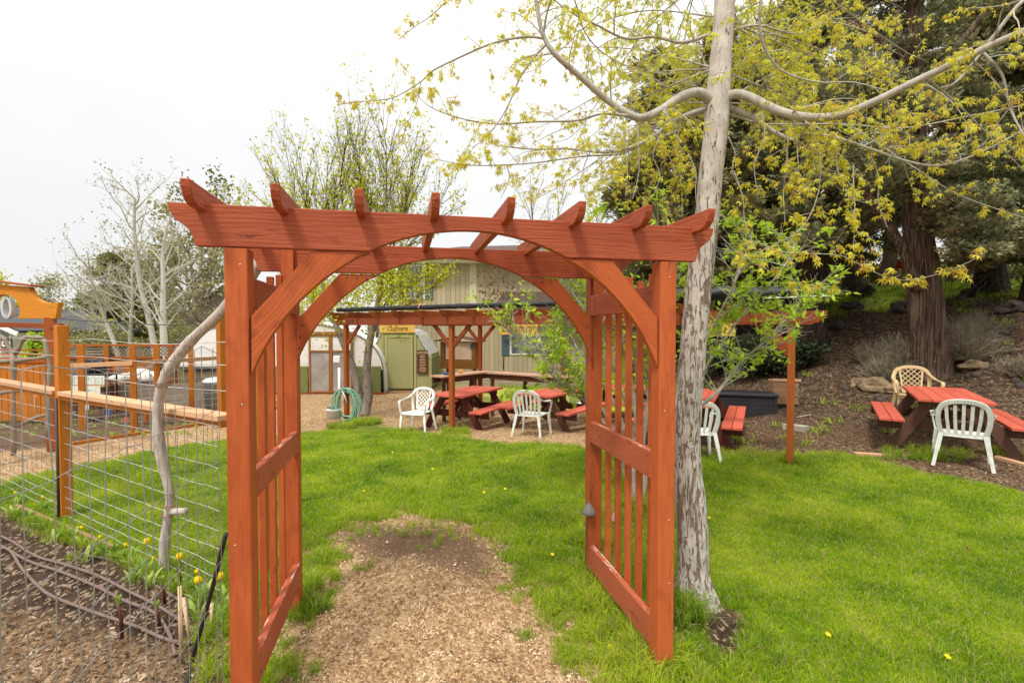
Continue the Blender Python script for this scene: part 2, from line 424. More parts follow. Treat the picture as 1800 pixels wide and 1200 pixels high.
def mottled():
    # pale upper bark with short brown lenticels that grow into long furrows towards the base
    g = NG("mottled_white_bark"); v = g.tc.outputs["Object"]
    s = g.n("ShaderNodeSeparateXYZ"); g.l(v, s.inputs[0])
    hgt = g.n("ShaderNodeMapRange"); hgt.inputs[1].default_value = 2.3; hgt.inputs[2].default_value = 3.5; hgt.inputs[3].default_value = .0; hgt.inputs[4].default_value = .095; g.l(s.outputs[2], hgt.inputs[0])
    a = g.noise(1.0, 4, .6, vec=v, stretch=(42, 42, 9), dist=1.0)
    a2 = g.noise(1.0, 5, .6, vec=v, stretch=(17, 17, 1.6), dist=.6)
    th = g.math('SUBTRACT', a, hgt.outputs[0]); m1 = g.ramp(th, [(.53, 0), (.57, 1)])
    low = g.n("ShaderNodeMapRange"); low.inputs[1].default_value = .9; low.inputs[2].default_value = 1.7; low.inputs[3].default_value = 0; low.inputs[4].default_value = .2; g.l(s.outputs[2], low.inputs[0])
    m2 = g.ramp(g.math('SUBTRACT', a2, low.outputs[0]), [(.585, 0), (.61, 1)])
    b = g.noise(9, 5, vec=v)
    col = g.ramp(b, [(.3, (.40, .36, .32)), (.7, (.60, .56, .51))])
    fine = g.noise(1, 5, .7, vec=v, stretch=(70, 70, 24)); col = g.mix(g.ramp(fine, [(.52, 0), (.66, .55)]), col, (.22, .19, .17))
    dk = g.ramp(g.noise(30, 3, vec=v), [(.3, (.13, .09, .065)), (.7, (.28, .20, .145))])
    m = g.math('MAXIMUM', m1, m2); col = g.mix(m, col, dk)
    return g.set(col, .8, g.math('SUBTRACT', g.math('MULTIPLY', fine, .25), m), .01, .8, spec=.2)
MOTT = mottled()
BARKJ = bark("juniper_bark", (.19, .125, .09), (.05, .033, .024), (30, 30, 1.6), .48, .6, .03, second=(.15, .095, .07))
BARKD = bark("dark_conifer_bark", (.085, .058, .045), (.03, .02, .016), (26, 26, 1.8), .48, .6, .03)
BARKW = bark("white_birch_bark", (.56, .53, .47), (.22, .19, .16), (12, 12, 16), .62, .68, .004)
BARKG = bark("grey_smooth_bark", (.36, .32, .28), (.18, .15, .12), (14, 14, 5), .5, .62, .006)
TWIG = bark("twig_bark", (.26, .21, .17), (.13, .09, .07), (20, 20, 6), .5, .6, .002)
TWIGD = bark("dark_twig_bark", (.13, .09, .075), (.07, .045, .04), (20, 20, 6), .5, .6, .002)
BRANG = bark("pale_branch_bark", (.46, .43, .38), (.26, .22, .18), (16, 16, 6), .55, .68, .003)
DRIFT = bark("driftwood_grey", (.56, .51, .46), (.30, .25, .21), (40, 40, 6), .5, .7, .003)
MAPLE = leafmat("spring_maple_leaf", [(.10, (.52, .32, .06)), (.30, (.66, .56, .05)), (.6, (.70, .68, .08)), (.85, (.56, .66, .10))], .45)
MAPLEO = leafmat("spring_maple_leaf_single", [(.1, (.54, .34, .07)), (.3, (.68, .58, .06)), (.7, (.72, .70, .09)), (.95, (.58, .68, .10))], .45, at='obj')
LILAC = leafmat("bright_green_leaf", [(.15, (.26, .40, .025)), (.5, (.42, .60, .04)), (.85, (.60, .74, .08))], .45)
LIME = leafmat("lime_tree_leaf", [(.15, (.34, .40, .02)), (.5, (.54, .58, .03)), (.85, (.70, .70, .06))], .45)
OLIVE = leafmat("olive_leaf", [(.2, (.10, .11, .03)), (.5, (.20, .22, .06)), (.85, (.34, .34, .10))], .35)
PALEF = leafmat("pale_spring_foliage", [(.2, (.20, .20, .08)), (.5, (.34, .33, .15)), (.85, (.46, .44, .22))], .35)
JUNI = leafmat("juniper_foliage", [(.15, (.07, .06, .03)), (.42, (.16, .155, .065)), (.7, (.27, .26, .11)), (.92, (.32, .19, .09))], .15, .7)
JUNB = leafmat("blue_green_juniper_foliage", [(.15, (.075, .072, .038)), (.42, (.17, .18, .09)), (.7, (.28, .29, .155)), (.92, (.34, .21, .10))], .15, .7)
DRYB = leafmat("dry_grey_brush", [(.2, (.16, .13, .09)), (.5, (.30, .26, .18)), (.85, (.44, .39, .28))], .2, .8)
DARKB = leafmat("dark_shrub_leaf", [(.2, (.018, .026, .012)), (.55, (.04, .055, .022)), (.9, (.08, .10, .04))], .15, .6)
GRASSM = leafmat("lawn_blade", [(.12, (.075, .19, .008)), (.38, (.22, .39, .012)), (.62, (.41, .54, .02)), (.90, (.66, .66, .09))], .4, .5, scale=1.3, dead=.13)
TULIPL = leafmat("tulip_leaf", [(.2, (.13, .28, .03)), (.6, (.26, .42, .06)), (.9, (.45, .52, .15))], .35)
TULIPF = leafmat("yellow_petal", [(.1, (.80, .58, .01)), (.9, (.90, .74, .02))], .3)
BROWNL = leafmat("dead_brown_leaf", [(.1, (.09, .045, .03)), (.9, (.22, .12, .07))], .2)
CHIPM = leafmat("wood_chip", [(.08, (.15, .085, .04)), (.3, (.34, .21, .105)), (.6, (.50, .35, .20)), (.88, (.74, .60, .42))], .0, .8, scale=3)
LITTM = leafmat("leaf_litter", [(.15, (.05, .034, .02)), (.4, (.15, .095, .055)), (.65, (.28, .195, .125)), (.9, (.50, .40, .29))], .1, .8, scale=3)
STUB = leafmat("hill_weed", [(.15, (.16, .24, .02)), (.5, (.34, .48, .04)), (.9, (.50, .58, .10))], .35)
# ------------------------------------------------------------ ground masks (outlines on the ground, in metres)
def gpoly(px): return [(lambda p: (p.x, p.y))(GP(*q)) for q in px]
def camxy(l): return [(lambda p: (p.x, p.y))(C(a, b, 0)) for a, b in l]
def inpoly(x, y, poly, soft):
    """signed distance to the outline, smoothed: 1 inside, 0 outside"""
    x = np.asarray(x, float); y = np.asarray(y, float); P = np.array(poly); n = len(P)
    inside = np.zeros(x.shape, bool); dmin = np.full(x.shape, 1e9)
    for i in range(n):
        x1, y1 = P[i]; x2, y2 = P[(i + 1) % n]
        c = ((y1 > y) != (y2 > y)) & (x < (x2 - x1) * (y - y1) / ((y2 - y1) if abs(y2 - y1) > 1e-9 else 1e-9) + x1)
        inside ^= c
        ex, ey = x2 - x1, y2 - y1; t = np.clip(((x - x1) * ex + (y - y1) * ey) / (ex * ex + ey * ey + 1e-12), 0, 1)
        dmin = np.minimum(dmin, np.hypot(x - x1 - t * ex, y - y1 - t * ey))
    sd = np.where(inside, dmin, -dmin)
    return ss(-soft, soft, sd)
def wob(x, y, s, a, ph=0):
    x = np.asarray(x); y = np.asarray(y)
    return a * (np.sin(x * s + ph + 1.3 * np.sin(y * s * .7)) * np.sin(y * s * 1.13 + ph * 2 + 1.1 * np.sin(x * s * .9)) + .5 * np.sin(x * s * 2.7 + ph) * np.sin(y * s * 3.1 + 1))
LAWN = gpoly([(-120, 872), (0, 848), (110, 828), (240, 800), (390, 776), (530, 766), (600, 748), (650, 738), (700, 754), (760, 766), (850, 778), (950, 782), (1040, 790), (1250, 803),
              (1400, 812), (1480, 800), (1560, 812), (1650, 842), (1730, 852), (1820, 880)]) + camxy([(5.2, 3.4), (4.5, .5), (2.5, -2), (.75, -2), (.62, 0)]) + \
       gpoly([(1190, 1330), (1060, 1190), (1010, 1120), (930, 1050), (890, 1010), (905, 975), (850, 932), (760, 912), (690, 908), (620, 925), (570, 955), (568, 1010), (528, 1090), (470, 1160)]) + \
       gpoly([(440, 1290), (395, 1060), (250, 985), (150, 945), (0, 885), (-160, 860)])
PATHP = camxy([(-1.3, 0), (1.0, 0)]) + gpoly([(1150, 1250), (1045, 1130), (955, 1060), (900, 1010), (905, 975), (850, 925), (690, 905), (560, 940), (560, 1010), (515, 1090), (430, 1200)])
DARKP = gpoly([(560, 950), (660, 918), (800, 925), (890, 965), (860, 1012), (740, 990), (640, 975)])
DIRTT = gpoly([(1232, 1075), (1290, 1062), (1335, 1110), (1310, 1165), (1240, 1172)])
BED = gpoly([(-160, 862), (0, 888), (150, 948), (250, 985), (400, 1060)]) + camxy([(-1.45, 2.4), (-1.2, 1.2), (-1.2, -.5), (-3.5, -.5), (-7, 4.5)])
BEDSOIL = gpoly([(-160, 872), (0, 895), (150, 955), (300, 1020), (385, 1080), (350, 1150), (200, 1120), (0, 1075), (-200, 1030)])
PATIO = gpoly([(-100, 760), (120, 770), (390, 770), (530, 766), (600, 748), (650, 738), (760, 766), (950, 782), (1040, 790)]) + camxy([(1.2, 7.2), (2.2, 10), (1.2, 13.5), (-.5, 15.2), (-2.5, 18), (-8, 17.5), (-14, 9)])
SOIL2 = gpoly([(-90, 806), (125, 782), (385, 742), (385, 702), (140, 694), (-80, 700)])
GREENB = camxy([(-.6, 13.4), (3.2, 12.3), (4.5, 19.6), (-1.6, 19.9)])
def masks(x, y):
    x = np.asarray(x, float); y = np.asarray(y, float)
    xx = x + wob(x, y, 7, .045) + wob(x, y, 23, .02, 1); yy = y + wob(y, x, 6, .045, 2) + wob(y, x, 21, .02, 4)
    cx, d = x * CY - y * SY, x * SY + y * CY
    pw = np.exp(-((cx + .2) ** 2) / 1.6) * (1 - ss(4.6, 5.6, d))
    x2 = x + wob(x, y, 11, .10, 3) * (1 + pw) + wob(x, y, 31, .03, 1); y2 = y + wob(y, x, 10, .11, 2) * (1 + pw) + wob(y, x, 27, .03, 4)
    lawn = inpoly(x2, y2, LAWN, .16) * (1 - inpoly(xx, yy, DIRTT, .08))
    lawn = lawn * (1 - inpoly(x2, y2, PATHP, .34))
    dark = inpoly(xx, yy, DARKP, .22); bed = inpoly(xx, yy, BED, .06); bs = inpoly(xx, yy, BEDSOIL, .15)
    patio = inpoly(xx, yy, PATIO, .3); soil2 = inpoly(xx, yy, SOIL2, .15)
    gb = inpoly(xx, yy, GREENB, .3)
    s = (cx - 4.8) * .77 + (d - 11) * .64
    hill = ss(-2.5, .3, s) * ss(2.8, 4.5, cx)
    hgreen = ss(5.5, 7.8, s + wob(x, y, 1.1, 1.0)) * hill
    under = ss(1.0, 3.0, cx + wob(x, y, 1.2, .3)) * (1 - lawn)
    far = ss(17, 21, np.hypot(x, y))
    return dict(lawn=lawn, dark=dark, bed=bed, bs=bs, patio=patio, soil2=soil2, gb=gb, hill=hill, hgreen=hgreen, under=under, far=far, dirt=inpoly(xx, yy, DIRTT, .1))
# angles: fine in front of the camera, coarse behind it
th = np.concatenate([np.linspace(-72, 72, 371)[:-1], np.linspace(72, 288, 41)[:-1]]); nth = len(th)
rr = np.concatenate([[.15], .5 * 1.0215 ** np.arange(290)]); nr = len(rr)
TT, RR = np.meshgrid(np.radians(th) + YAW, rr)
GX, GY = RR * np.sin(TT), RR * np.cos(TT)
GZ = gz(GX, GY)
mk = masks(GX, GY)
GZ = GZ - .03 * mk['bs'] - .02 * mk['dirt'] + mk['dark'] * -.015
vs = np.stack([GX, GY, GZ], -1).reshape(-1, 3)
i, j = np.meshgrid(np.arange(nr - 1), np.arange(nth), indexing='ij'); j2 = (j + 1) % nth
F = np.stack([i * nth + j, (i + 1) * nth + j, (i + 1) * nth + j2, i * nth + j2], -1).reshape(-1, 4)
me = bpy.data.meshes.new("ground"); me.vertices.add(len(vs)); me.vertices.foreach_set("co", vs.reshape(-1).astype(np.float32))
me.loops.add(F.size); me.loops.foreach_set("vertex_index", F[:, ::-1].reshape(-1).astype(np.int32)); me.polygons.add(len(F))
me.polygons.foreach_set("loop_start", np.arange(0, F.size, 4, dtype=np.int32)); me.polygons.foreach_set("loop_total", np.full(len(F), 4, np.int32))
me.polygons.foreach_set("use_smooth", np.ones(len(F), bool))
for k, v_ in mk.items():
    a = me.attributes.new("m_" + k, 'FLOAT', 'POINT'); a.data.foreach_set("value", v_.reshape(-1).astype(np.float32))
me.update()
def groundmat():
    g = NG("ground_cover"); v = g.tc.outputs["Object"]
    n1 = g.noise(38, 4, .7, vec=v); n2 = g.noise(9, 4, vec=v); n3 = g.noise(1.6, 3, vec=v)
    vo = g.n("ShaderNodeTexVoronoi"); vo.inputs["Scale"].default_value = 52; vo.inputs["Randomness"].default_value = 1
    mp = g.n("ShaderNodeMapping"); mp.inputs["Scale"].default_value = (1, .55, 1); g.l(v, mp.inputs[0]); g.l(mp.outputs[0], vo.inputs[0])
    sx = g.n("ShaderNodeSeparateXYZ"); g.l(vo.outputs["Color"], sx.inputs[0])
    chip = g.ramp(sx.outputs[0], [(0, (.20, .115, .055)), (.35, (.38, .235, .12)), (.7, (.50, .335, .185)), (1, (.64, .47, .29))])
    chip = g.mix(g.ramp(n3, [(.35, 0), (.65, .35)]), chip, (.26, .165, .10))
    litter = g.ramp(sx.outputs[1], [(0, (.05, .03, .017)), (.5, (.12, .072, .04)), (.85, (.20, .13, .076)), (1, (.42, .31, .21))])
    litter = g.mix(g.ramp(n2, [(.35, 0), (.65, .5)]), litter, (.10, .06, .038))
    soil = g.ramp(n2, [(.3, (.10, .06, .038)), (.7, (.17, .11, .07))])
    dsoil = g.ramp(n2, [(.3, (.035, .022, .015)), (.7, (.09, .058, .04))])
    dsoil = g.mix(g.ramp(sx.outputs[2], [(.80, 0), (.86, .8)]), dsoil, (.36, .27, .19))
    hilld = g.ramp(n2, [(.28, (.032, .021, .014)), (.5, (.068, .042, .026)), (.72, (.14, .092, .058))])
    hilld = g.mix(g.ramp(sx.outputs[0], [(.86, 0), (.9, .6)]), hilld, (.34, .26, .18))
    thatch = g.ramp(n1, [(.3, (.07, .10, .015)), (.7, (.20, .24, .035))])
    weed = g.ramp(n2, [(.3, (.24, .32, .03)), (.7, (.46, .55, .06))])
    c = chip
    c = g.mix(g.attr("m_under"), c, litter)
    c = g.mix(g.math('MULTIPLY', g.attr("m_dark"), g.ramp(n2, [(.25, .6), (.5, 1)])), c, soil)
    c = g.mix(g.attr("m_bed"), c, g.mix(.35, litter, chip)); c = g.mix(g.attr("m_bs"), c, dsoil)
    c = g.mix(g.attr("m_soil2"), c, soil); c = g.mix(g.attr("m_hill"), c, hilld)
    c = g.mix(g.math('MULTIPLY', g.attr("m_gb"), g.ramp(n3, [(.3, .4), (.6, 1)])), c, weed)
    c = g.mix(g.attr("m_hgreen"), c, weed)
    c = g.mix(g.attr("m_far"), c, g.mix(g.attr("m_hill"), (.22, .22, .10), weed))
    c = g.mix(g.attr("m_dirt"), c, dsoil); c = g.mix(g.attr("m_lawn"), c, thatch)
    h = g.math('ADD', g.math('MULTIPLY', vo.outputs["Distance"], -.8), g.math('ADD', n1, g.math('MULTIPLY', n2, 1.4)))
    return g.set(c, .95, h, .02, .8, spec=.1)
ground = tag(link("ground", me, groundmat()), kind="structure")

# ------------------------------------------------------------ scattered stuff by instancing on points
def scatter(name, pts, rot, scl, var, variants, mat_unused=None):
    me = bpy.data.meshes.new(name); n = len(pts)
    me.vertices.add(n); me.vertices.foreach_set("co", np.asarray(pts, np.float32).reshape(-1))
    a = me.attributes.new("rot", 'FLOAT_VECTOR', 'POINT'); a.data.foreach_set("vector", np.asarray(rot, np.float32).reshape(-1))
    a = me.attributes.new("scl", 'FLOAT', 'POINT'); a.data.foreach_set("value", np.asarray(scl, np.float32))
    a = me.attributes.new("var", 'INT', 'POINT'); a.data.foreach_set("value", np.asarray(var, np.int32))
    o = link(name, me); gt = bpy.data.node_groups.new(name, 'GeometryNodeTree')
    gt.interface.new_socket("Geometry", in_out='INPUT', socket_type='NodeSocketGeometry'); gt.interface.new_socket("Geometry", in_out='OUTPUT', socket_type='NodeSocketGeometry')
    n_ = gt.nodes.new; l = gt.links.new; gi = n_("NodeGroupInput"); go = n_("NodeGroupOutput"); jn = n_("GeometryNodeJoinGeometry")
    def na(t, s):
        x = n_("GeometryNodeInputNamedAttribute"); x.data_type = t; x.inputs[0].default_value = s; return x.outputs[0]
    for k, vo in enumerate(variants):
        ip = n_("GeometryNodeInstanceOnPoints"); oi = n_("GeometryNodeObjectInfo"); oi.inputs[0].default_value = vo
        cmp_ = n_("FunctionNodeCompare"); cmp_.data_type = 'INT'; cmp_.operation = 'EQUAL'
        ins = [s for s in cmp_.inputs if s.type == 'INT']; l(na('INT', "var"), ins[0]); ins[1].default_value = k
        l(gi.outputs[0], ip.inputs["Points"]); l(cmp_.outputs[0], ip.inputs["Selection"]); l(oi.outputs["Geometry"], ip.inputs["Instance"])
        l(na('FLOAT_VECTOR', "rot"), ip.inputs["Rotation"]); l(na('FLOAT', "scl"), ip.inputs["Scale"]); l(ip.outputs[0], jn.inputs[0])
    l(jn.outputs[0], go.inputs[0])
    md = o.modifiers.new("scatter", 'NODES'); md.node_group = gt
    return tag(o, kind="stuff")
def blades(n, rad, h0, h1, wd, lean, seed, mat, straw=0):
    rs = np.random.RandomState(seed); vs, fs, rv = [], [], []
    for k in range(n):
        r = rad * math.sqrt(rs.rand()); a = rs.rand() * 6.283; x, y = r * math.cos(a), r * math.sin(a); h = h0 + (h1 - h0) * rs.rand()
        f = rs.rand() * 6.283; wx, wy = math.cos(f) * wd / 2, math.sin(f) * wd / 2; L = lean * rs.rand() ** .7 * h; la = rs.rand() * 6.283; lx, ly = math.cos(la) * L, math.sin(la) * L
        b = len(vs)
        vs += [(x - wx, y - wy, -.008), (x + wx, y + wy, -.008), (x - wx * .8 + lx * .35, y - wy * .8 + ly * .35, h * .6), (x + wx * .8 + lx * .35, y + wy * .8 + ly * .35, h * .6), (x + lx, y + ly, h * (1 - .25 * L / h))]
        fs += [(b, b + 1, b + 3), (b, b + 3, b + 2), (b + 2, b + 3, b + 4)]; rv += [rs.rand()] * 5
    me = mesh("blades", vs, fs, mat=mat); a = me.attributes.new("rnd", 'FLOAT', 'POINT'); a.data.foreach_set("value", rv)
    o = bpy.data.objects.new("blade_tuft", me); return o
def fan(n, d0, d1, u0, u1, power=1.0):
    """random ground points with density falling with distance"""
    t = RS.rand(n); d = d0 * (d1 / d0) ** (t ** power); u = u0 + (u1 - u0) * RS.rand(n)
    cx = u * d; return cx * CY + d * SY, -cx * SY + d * CY, d
tv_ = [blades(30, .05, .022, .05, .0034, .9, s, GRASSM) for s in (1, 2, 3)]
x, y, d = fan(125000, 1.6, 9.6, -1.12, 1.12)
mk_ = masks(x, y); dn = wob(x, y, 3.1, .5, 3) + wob(x, y, 9, .3, 1)
keep = (RS.rand(len(x)) < mk_['lawn'] ** 1.4 * np.clip(.90 + dn * .42, .22, 1))
x, y, d = x[keep], y[keep], d[keep]; n = len(x)
sc = (.65 + .6 * RS.rand(n)) * (1 + .22 * wob(x, y, 2.2, 1, 5)) * (1 + .10 * np.clip(d - 3, 0, 6))
scatter("lawn_grass", np.stack([x, y, gz(x, y)], 1), np.stack([RS.rand(n) * .2, RS.rand(n) * .2, RS.rand(n) * 6.28], 1), sc, RS.randint(0, 3, n), tv_)
# taller unmown grass round posts, tree foot, bed edge, patio edge
tall = [blades(34, .045, .07, .17, .0045, 1.0, s, GRASSM) for s in (11, 12)]
P_, S_ = [], []
def tufts(px, py, rad, n, s0=.6, s1=1.2):
    c = GP(px, py)
    for _ in range(n):
        r = rad * math.sqrt(random.random()); a = random.random() * 6.283; P_.append((c.x + r * math.cos(a), c.y + r * math.sin(a))); S_.append(random.uniform(s0, s1))
for q in [(1150, 1170, .16, 46), (1195, 1085, .12, 40, .8, 1.5), (1090, 1120, .18, 50), (1040, 1040, .14, 40), (1050, 1070, .12, 34), (1030, 960, .10, 40, .9, 1.5), (1015, 930, .10, 34, .8, 1.4), (1120, 890, .2, 26), (1175, 1040, .12, 30), (530, 1080, .08, 12), (560, 1075, .07, 10),
          (545, 1030, .1, 16), (470, 1190, .1, 8, .5, .8), (575, 985, .1, 12), (1000, 1080, .2, 30, .4, .9), (960, 1040, .2, 22, .4, .8), (1390, 815, .15, 34, .9, 1.5), (1415, 812, .2, 24), (640, 745, .35, 60, .8, 1.5), (600, 752, .3, 36, .8, 1.3), (700, 760, .3, 24), (797, 762, .3, 34, .8, 1.4),
          (780, 772, .5, 30), (1345, 1150, .15, 20, .5, 1), (1650, 800, .35, 26, .7, 1.3), (1600, 805, .3, 20, .7, 1.3), (1780, 800, .3, 24), (1330, 810, .4, 30, .6, 1.0), (1480, 812, .4, 24, .6, 1.0), (400, 1090, .07, 12), (520, 1195, .12, 6, .4, .8), (620, 1010, .2, 5, .4, .7), (430, 1250, .1, 10),
          (1090, 1180, .2, 40, .5, 1.0), (1020, 1170, .16, 14, .4, .8), (380, 1180, .12, 9, .5, 1.), (350, 1130, .12, 8, .5, 1.), (1175, 1200, .2, 46), (1240, 1200, .3, 46, .5, 1.1), (1350, 1200, .3, 36, .5, .9), (1500, 1200, .4, 30, .5, .9), (1700, 1200, .5, 30, .5, .9)]: tufts(*q)
for t in np.linspace(0, 1, 90):
    p = GP(10 + 390 * t + random.uniform(-8, 8), 897 + 175 * t + random.uniform(-6, 6)); P_.append((p.x, p.y)); S_.append(random.uniform(.4, .9))
for t in np.linspace(0, 1, 110):
    p = GP(940 + 560 * t, 786 + 22 * t + random.uniform(-5, 5)); P_.append((p.x, p.y)); S_.append(random.uniform(.5, 1.))
for _ in range(220):
    p = C(random.uniform(-.4, 3.2), random.uniform(13.2, 19)); P_.append((p.x, p.y)); S_.append(random.uniform(1, 1.8))
for _ in range(900):   # a loose bright fringe of grass on top of the bank
    p = C(random.uniform(6, 22), random.uniform(11, 24)); q = (p.x * CY - p.y * SY - 4.8) * .77 + (depth(p) - 11) * .64
    if q > 6.2: P_.append((p.x, p.y)); S_.append(random.uniform(1, 2.2))
for _ in range(260):
    t = random.random(); e_ = random.choice([(565, 950, 520, 1100), (930, 1010, 1040, 1170), (620, 915, 900, 960)]); p = GP(e_[0] + (e_[2] - e_[0]) * t + random.gauss(0, 22), e_[1] + (e_[3] - e_[1]) * t + random.gauss(0, 14)); P_.append((p.x, p.y)); S_.append(random.uniform(.2, .55))
P_ = np.array(P_); n = len(P_)
scatter("long_grass", np.column_stack([P_, gz(P_[:, 0], P_[:, 1])]), np.stack([RS.rand(n) * .3, RS.rand(n) * .3, RS.rand(n) * 6.28], 1), S_, RS.randint(0, 2, n), tall)
# wood chips and leaf litter
CHIPT = np.array([(-.5, -.5, 0), (.5, -.42, .1), (.5, .42, .35), (-.5, .5, .2), (-.45, -.4, -.35), (.45, -.4, -.3)]); CHIPF = [(0, 1, 2), (0, 2, 3), (0, 5, 1)]
def chips(name, n, d0, d1, u0, u1, test, s0, s1, mat, lift=.003):
    x, y, d = fan(n, d0, d1, u0, u1); m = masks(x, y); k = RS.rand(n) < test(m); x, y, d = x[k], y[k], d[k]; n = len(x)
    L = (s0 + (s1 - s0) * RS.rand(n) ** 2) * (1 + .06 * np.clip(d - 3, 0, 8)); W = L * (.18 + .35 * RS.rand(n))
    o = bulk(name, CHIPT, CHIPF, np.stack([x, y, gz(x, y) + lift + .004 * RS.rand(n)], 1), np.stack([RS.randn(n) * .35, RS.randn(n) * .35, RS.rand(n) * 6.28], 1), np.stack([L, W, L * .18], 1), mat)
    return tag(o, kind="stuff")
chips("path_wood_chips", 78000, 1.5, 4.6, -.72, .40, lambda m: (1 - .9 * m['dark']) * (1 - .9 * m['lawn']) * (1 - m['bed']) * (1 - m['under']), .005, .025, CHIPM)
chips("patio_wood_chips", 50000, 4.6, 16, -1.15, .45, lambda m: (m['patio']) * (1 - m['lawn']) * (1 - m['soil2']) * (1 - .6 * m['under']), .012, .034, CHIPM)
chips("bed_leaf_litter", 34000, 1.3, 6.5, -1.3, -.3, lambda m: m['bed'] * (1 - .82 * m['bs']), .010, .040, LITTM)
chips("picnic_area_litter", 26000, 5.4, 13, .1, 1.2, lambda m: m['under'] * (1 - .5 * m['hill']), .012, .035, LITTM)
# low weeds on the bank
nw = 2600; cxw = RS.uniform(3.2, 17, nw); dw = RS.uniform(6.2, 18, nw); x = cxw * CY + dw * SY; y = -cxw * SY + dw * CY; m = masks(x, y)
s_ = (cxw - 4.8) * .77 + (dw - 11) * .64
k = RS.rand(nw) < np.clip(.05 + .12 * (wob(x, y, 1.5, 1, 2) > .35) + .75 * m['hgreen'], 0, 1) * (m['under'] + m['hill'] > .5); x, y = x[k], y[k]; n = len(x)
scatter("bank_weeds", np.stack([x, y, gz(x, y)], 1), np.stack([RS.rand(n) * .3, RS.rand(n) * .3, RS.rand(n) * 6.28], 1), .5 + RS.rand(n) * .9, RS.randint(0, 2, n), [blades(30, .14, .05, .16, .012, 1.3, s, STUB) for s in (21, 22)])

# ------------------------------------------------------------ the red arbor in front
arb = thing("garden_arbor", "red stained wooden garden arbor with arched beams over the wood chip path", "arbor", (.315, 2.36, 0))
XC, RA, ZP = .315, 1.05, 2.318
def arch_z(x): return ZP - (RA - math.sqrt(max(RA * RA - (x - XC) ** 2, 0)))
def arbor_beam(y, name="arched_beam"):
    zb, zt, hx = 2.205, 2.385, 1.293
    sx = math.sqrt(RA * RA - (RA - (ZP - zb)) ** 2)
    pts = [(XC - hx, zt), (XC - hx + .006, zt - .035), (XC - hx + .03, zt - .07), (XC - hx + .075, zt - .105), (XC - hx + .094, zt - .14), (XC - hx + .104, zb)]
    for k in range(0, 25): xx = XC - sx + 2 * sx * k / 24; pts.append((xx, arch_z(xx) if 0 < k < 24 else zb))
    pts += [(2 * XC - a, b) for a, b in reversed(pts[:6])]
    return prism(name, [(a - XC, b - 2.295) for a, b in pts], .04, REDBEAM, arb, Matrix.Translation((XC, y, 2.295)))
arbor_beam(2.36); arbor_beam(3.30)
def brace(side, y, drop):
    pts = []
    x0, z0 = -.665 + .004, 1.645; xi = XC - .44
    a0 = math.atan2(z0 - (ZP - RA), x0 - XC); a1 = math.atan2(arch_z(-.15) - (ZP - RA), -.15 - XC)
    for k in range(13): a = a0 + (a1 - a0) * k / 12; pts.append((XC + RA * math.cos(a), ZP - RA + RA * math.sin(a)))
    pts[-1] = (pts[-1][0], 2.199)
    pts = [(p, min(q, 2.199)) for p, q in pts]
    pts += [(-.405, 2.199), (-.661, 1.905)]
    pts = [(p - XC, q - 1.92) for p, q in pts]
    if side > 0: pts = [(-p, q) for p, q in pts][::-1]
    o = prism("corner_brace", pts, .04, RED, arb, Matrix.Translation((XC, y, 1.92)))
    # grain runs along the brace: turn the mesh inside its object
    an = R(50) * (-1 if side > 0 else 1); Rm = Matrix.Rotation(an, 4, 'Y'); o.data.transform(Rm); o.matrix_basis = o.matrix_basis @ Rm.inverted(); MWD[o] = MWD[o] @ Rm.inverted()
    for q in ([(-.63, 1.87), (-.645, 1.80), (-.65, 1.73), (-.36, 2.175), (-.30, 2.175), (-.24, 2.17)] if drop else []):
        xx = q[0] if side < 0 else 2 * XC - q[0]
        tube("bolt_hole", [(xx, y + .001, q[1]), (xx, y - .0015, q[1])], .006, IRON, o, 8)
    return o
for yy, dr in ((2.37, False), (3.31, True)):
    for s in (-1, 1): brace(s, yy, dr)
for xl in (-.7175, 1.3475):
    for yy in (2.41, 3.405):
        o = beam("post", (xl, yy, 0 - .05), (xl, yy, 2.203 if yy < 3 else 2.375), .094, .094, RED, arb, .004, up=(0, 1, 0))
for xl, s in ((-.69, -1), (1.32, 1)):
    for z0, z1 in (((1.94, 2.08), (1.07, 1.20), (.20, .35)) if s < 0 else ((1.945, 2.085), (1.035, 1.185), (.115, .28))):
        beam("side_rail", (xl, 2.458, (z0 + z1) / 2), (xl, 3.357, (z0 + z1) / 2), .038, z1 - z0, REDW, arb)
    for yy in ((2.55, 2.70, 2.85, 3.00, 3.16) if s > 0 else (2.60, 2.78, 2.97, 3.17)):
        beam("slat", (xl + s * .038, yy, .12), (xl + s * .038, yy, 1.99 if s < 0 and yy < 2.9 else 2.17 - random.uniform(0, .06)), .034, .034, RED, arb, .002, up=(0, 1, 0))
    beam("cleat", (xl + (-.015 if s < 0 else .015), 3.285, 1.95), (xl + (-.015 if s < 0 else .015), 3.285, 2.37), .07, .028, RED, arb, up=(0, 1, 0))
def rafter(x, k):
    y0, y1, zb, zt = 2.205, 3.52, 2.355, 2.447
    pts = [(y0, zt), (y0 + .005, zt - .03), (y0 + .02, zt - .062), (y0 + .05, zt - .085), (y0 + .085, zb)] 
    pts += [(y1 - .085, zb), (y1 - .05, zb + .007), (y1 - .02, zb + .03), (y1 - .005, zb + .062), (y1, zt)]
    M = Matrix.Translation((x + .0185, (y0 + y1) / 2, 2.40)) @ Matrix.Rotation(R(90), 4, 'Z')
    prism("rafter", [(a - (y0 + y1) / 2, b - 2.40) for a, b in pts], .037, REDBEAM, arb, M)
for k, x in enumerate((-.85, -.52, -.19, .135, .475, .815, 1.155, 1.495)): rafter(x, k)
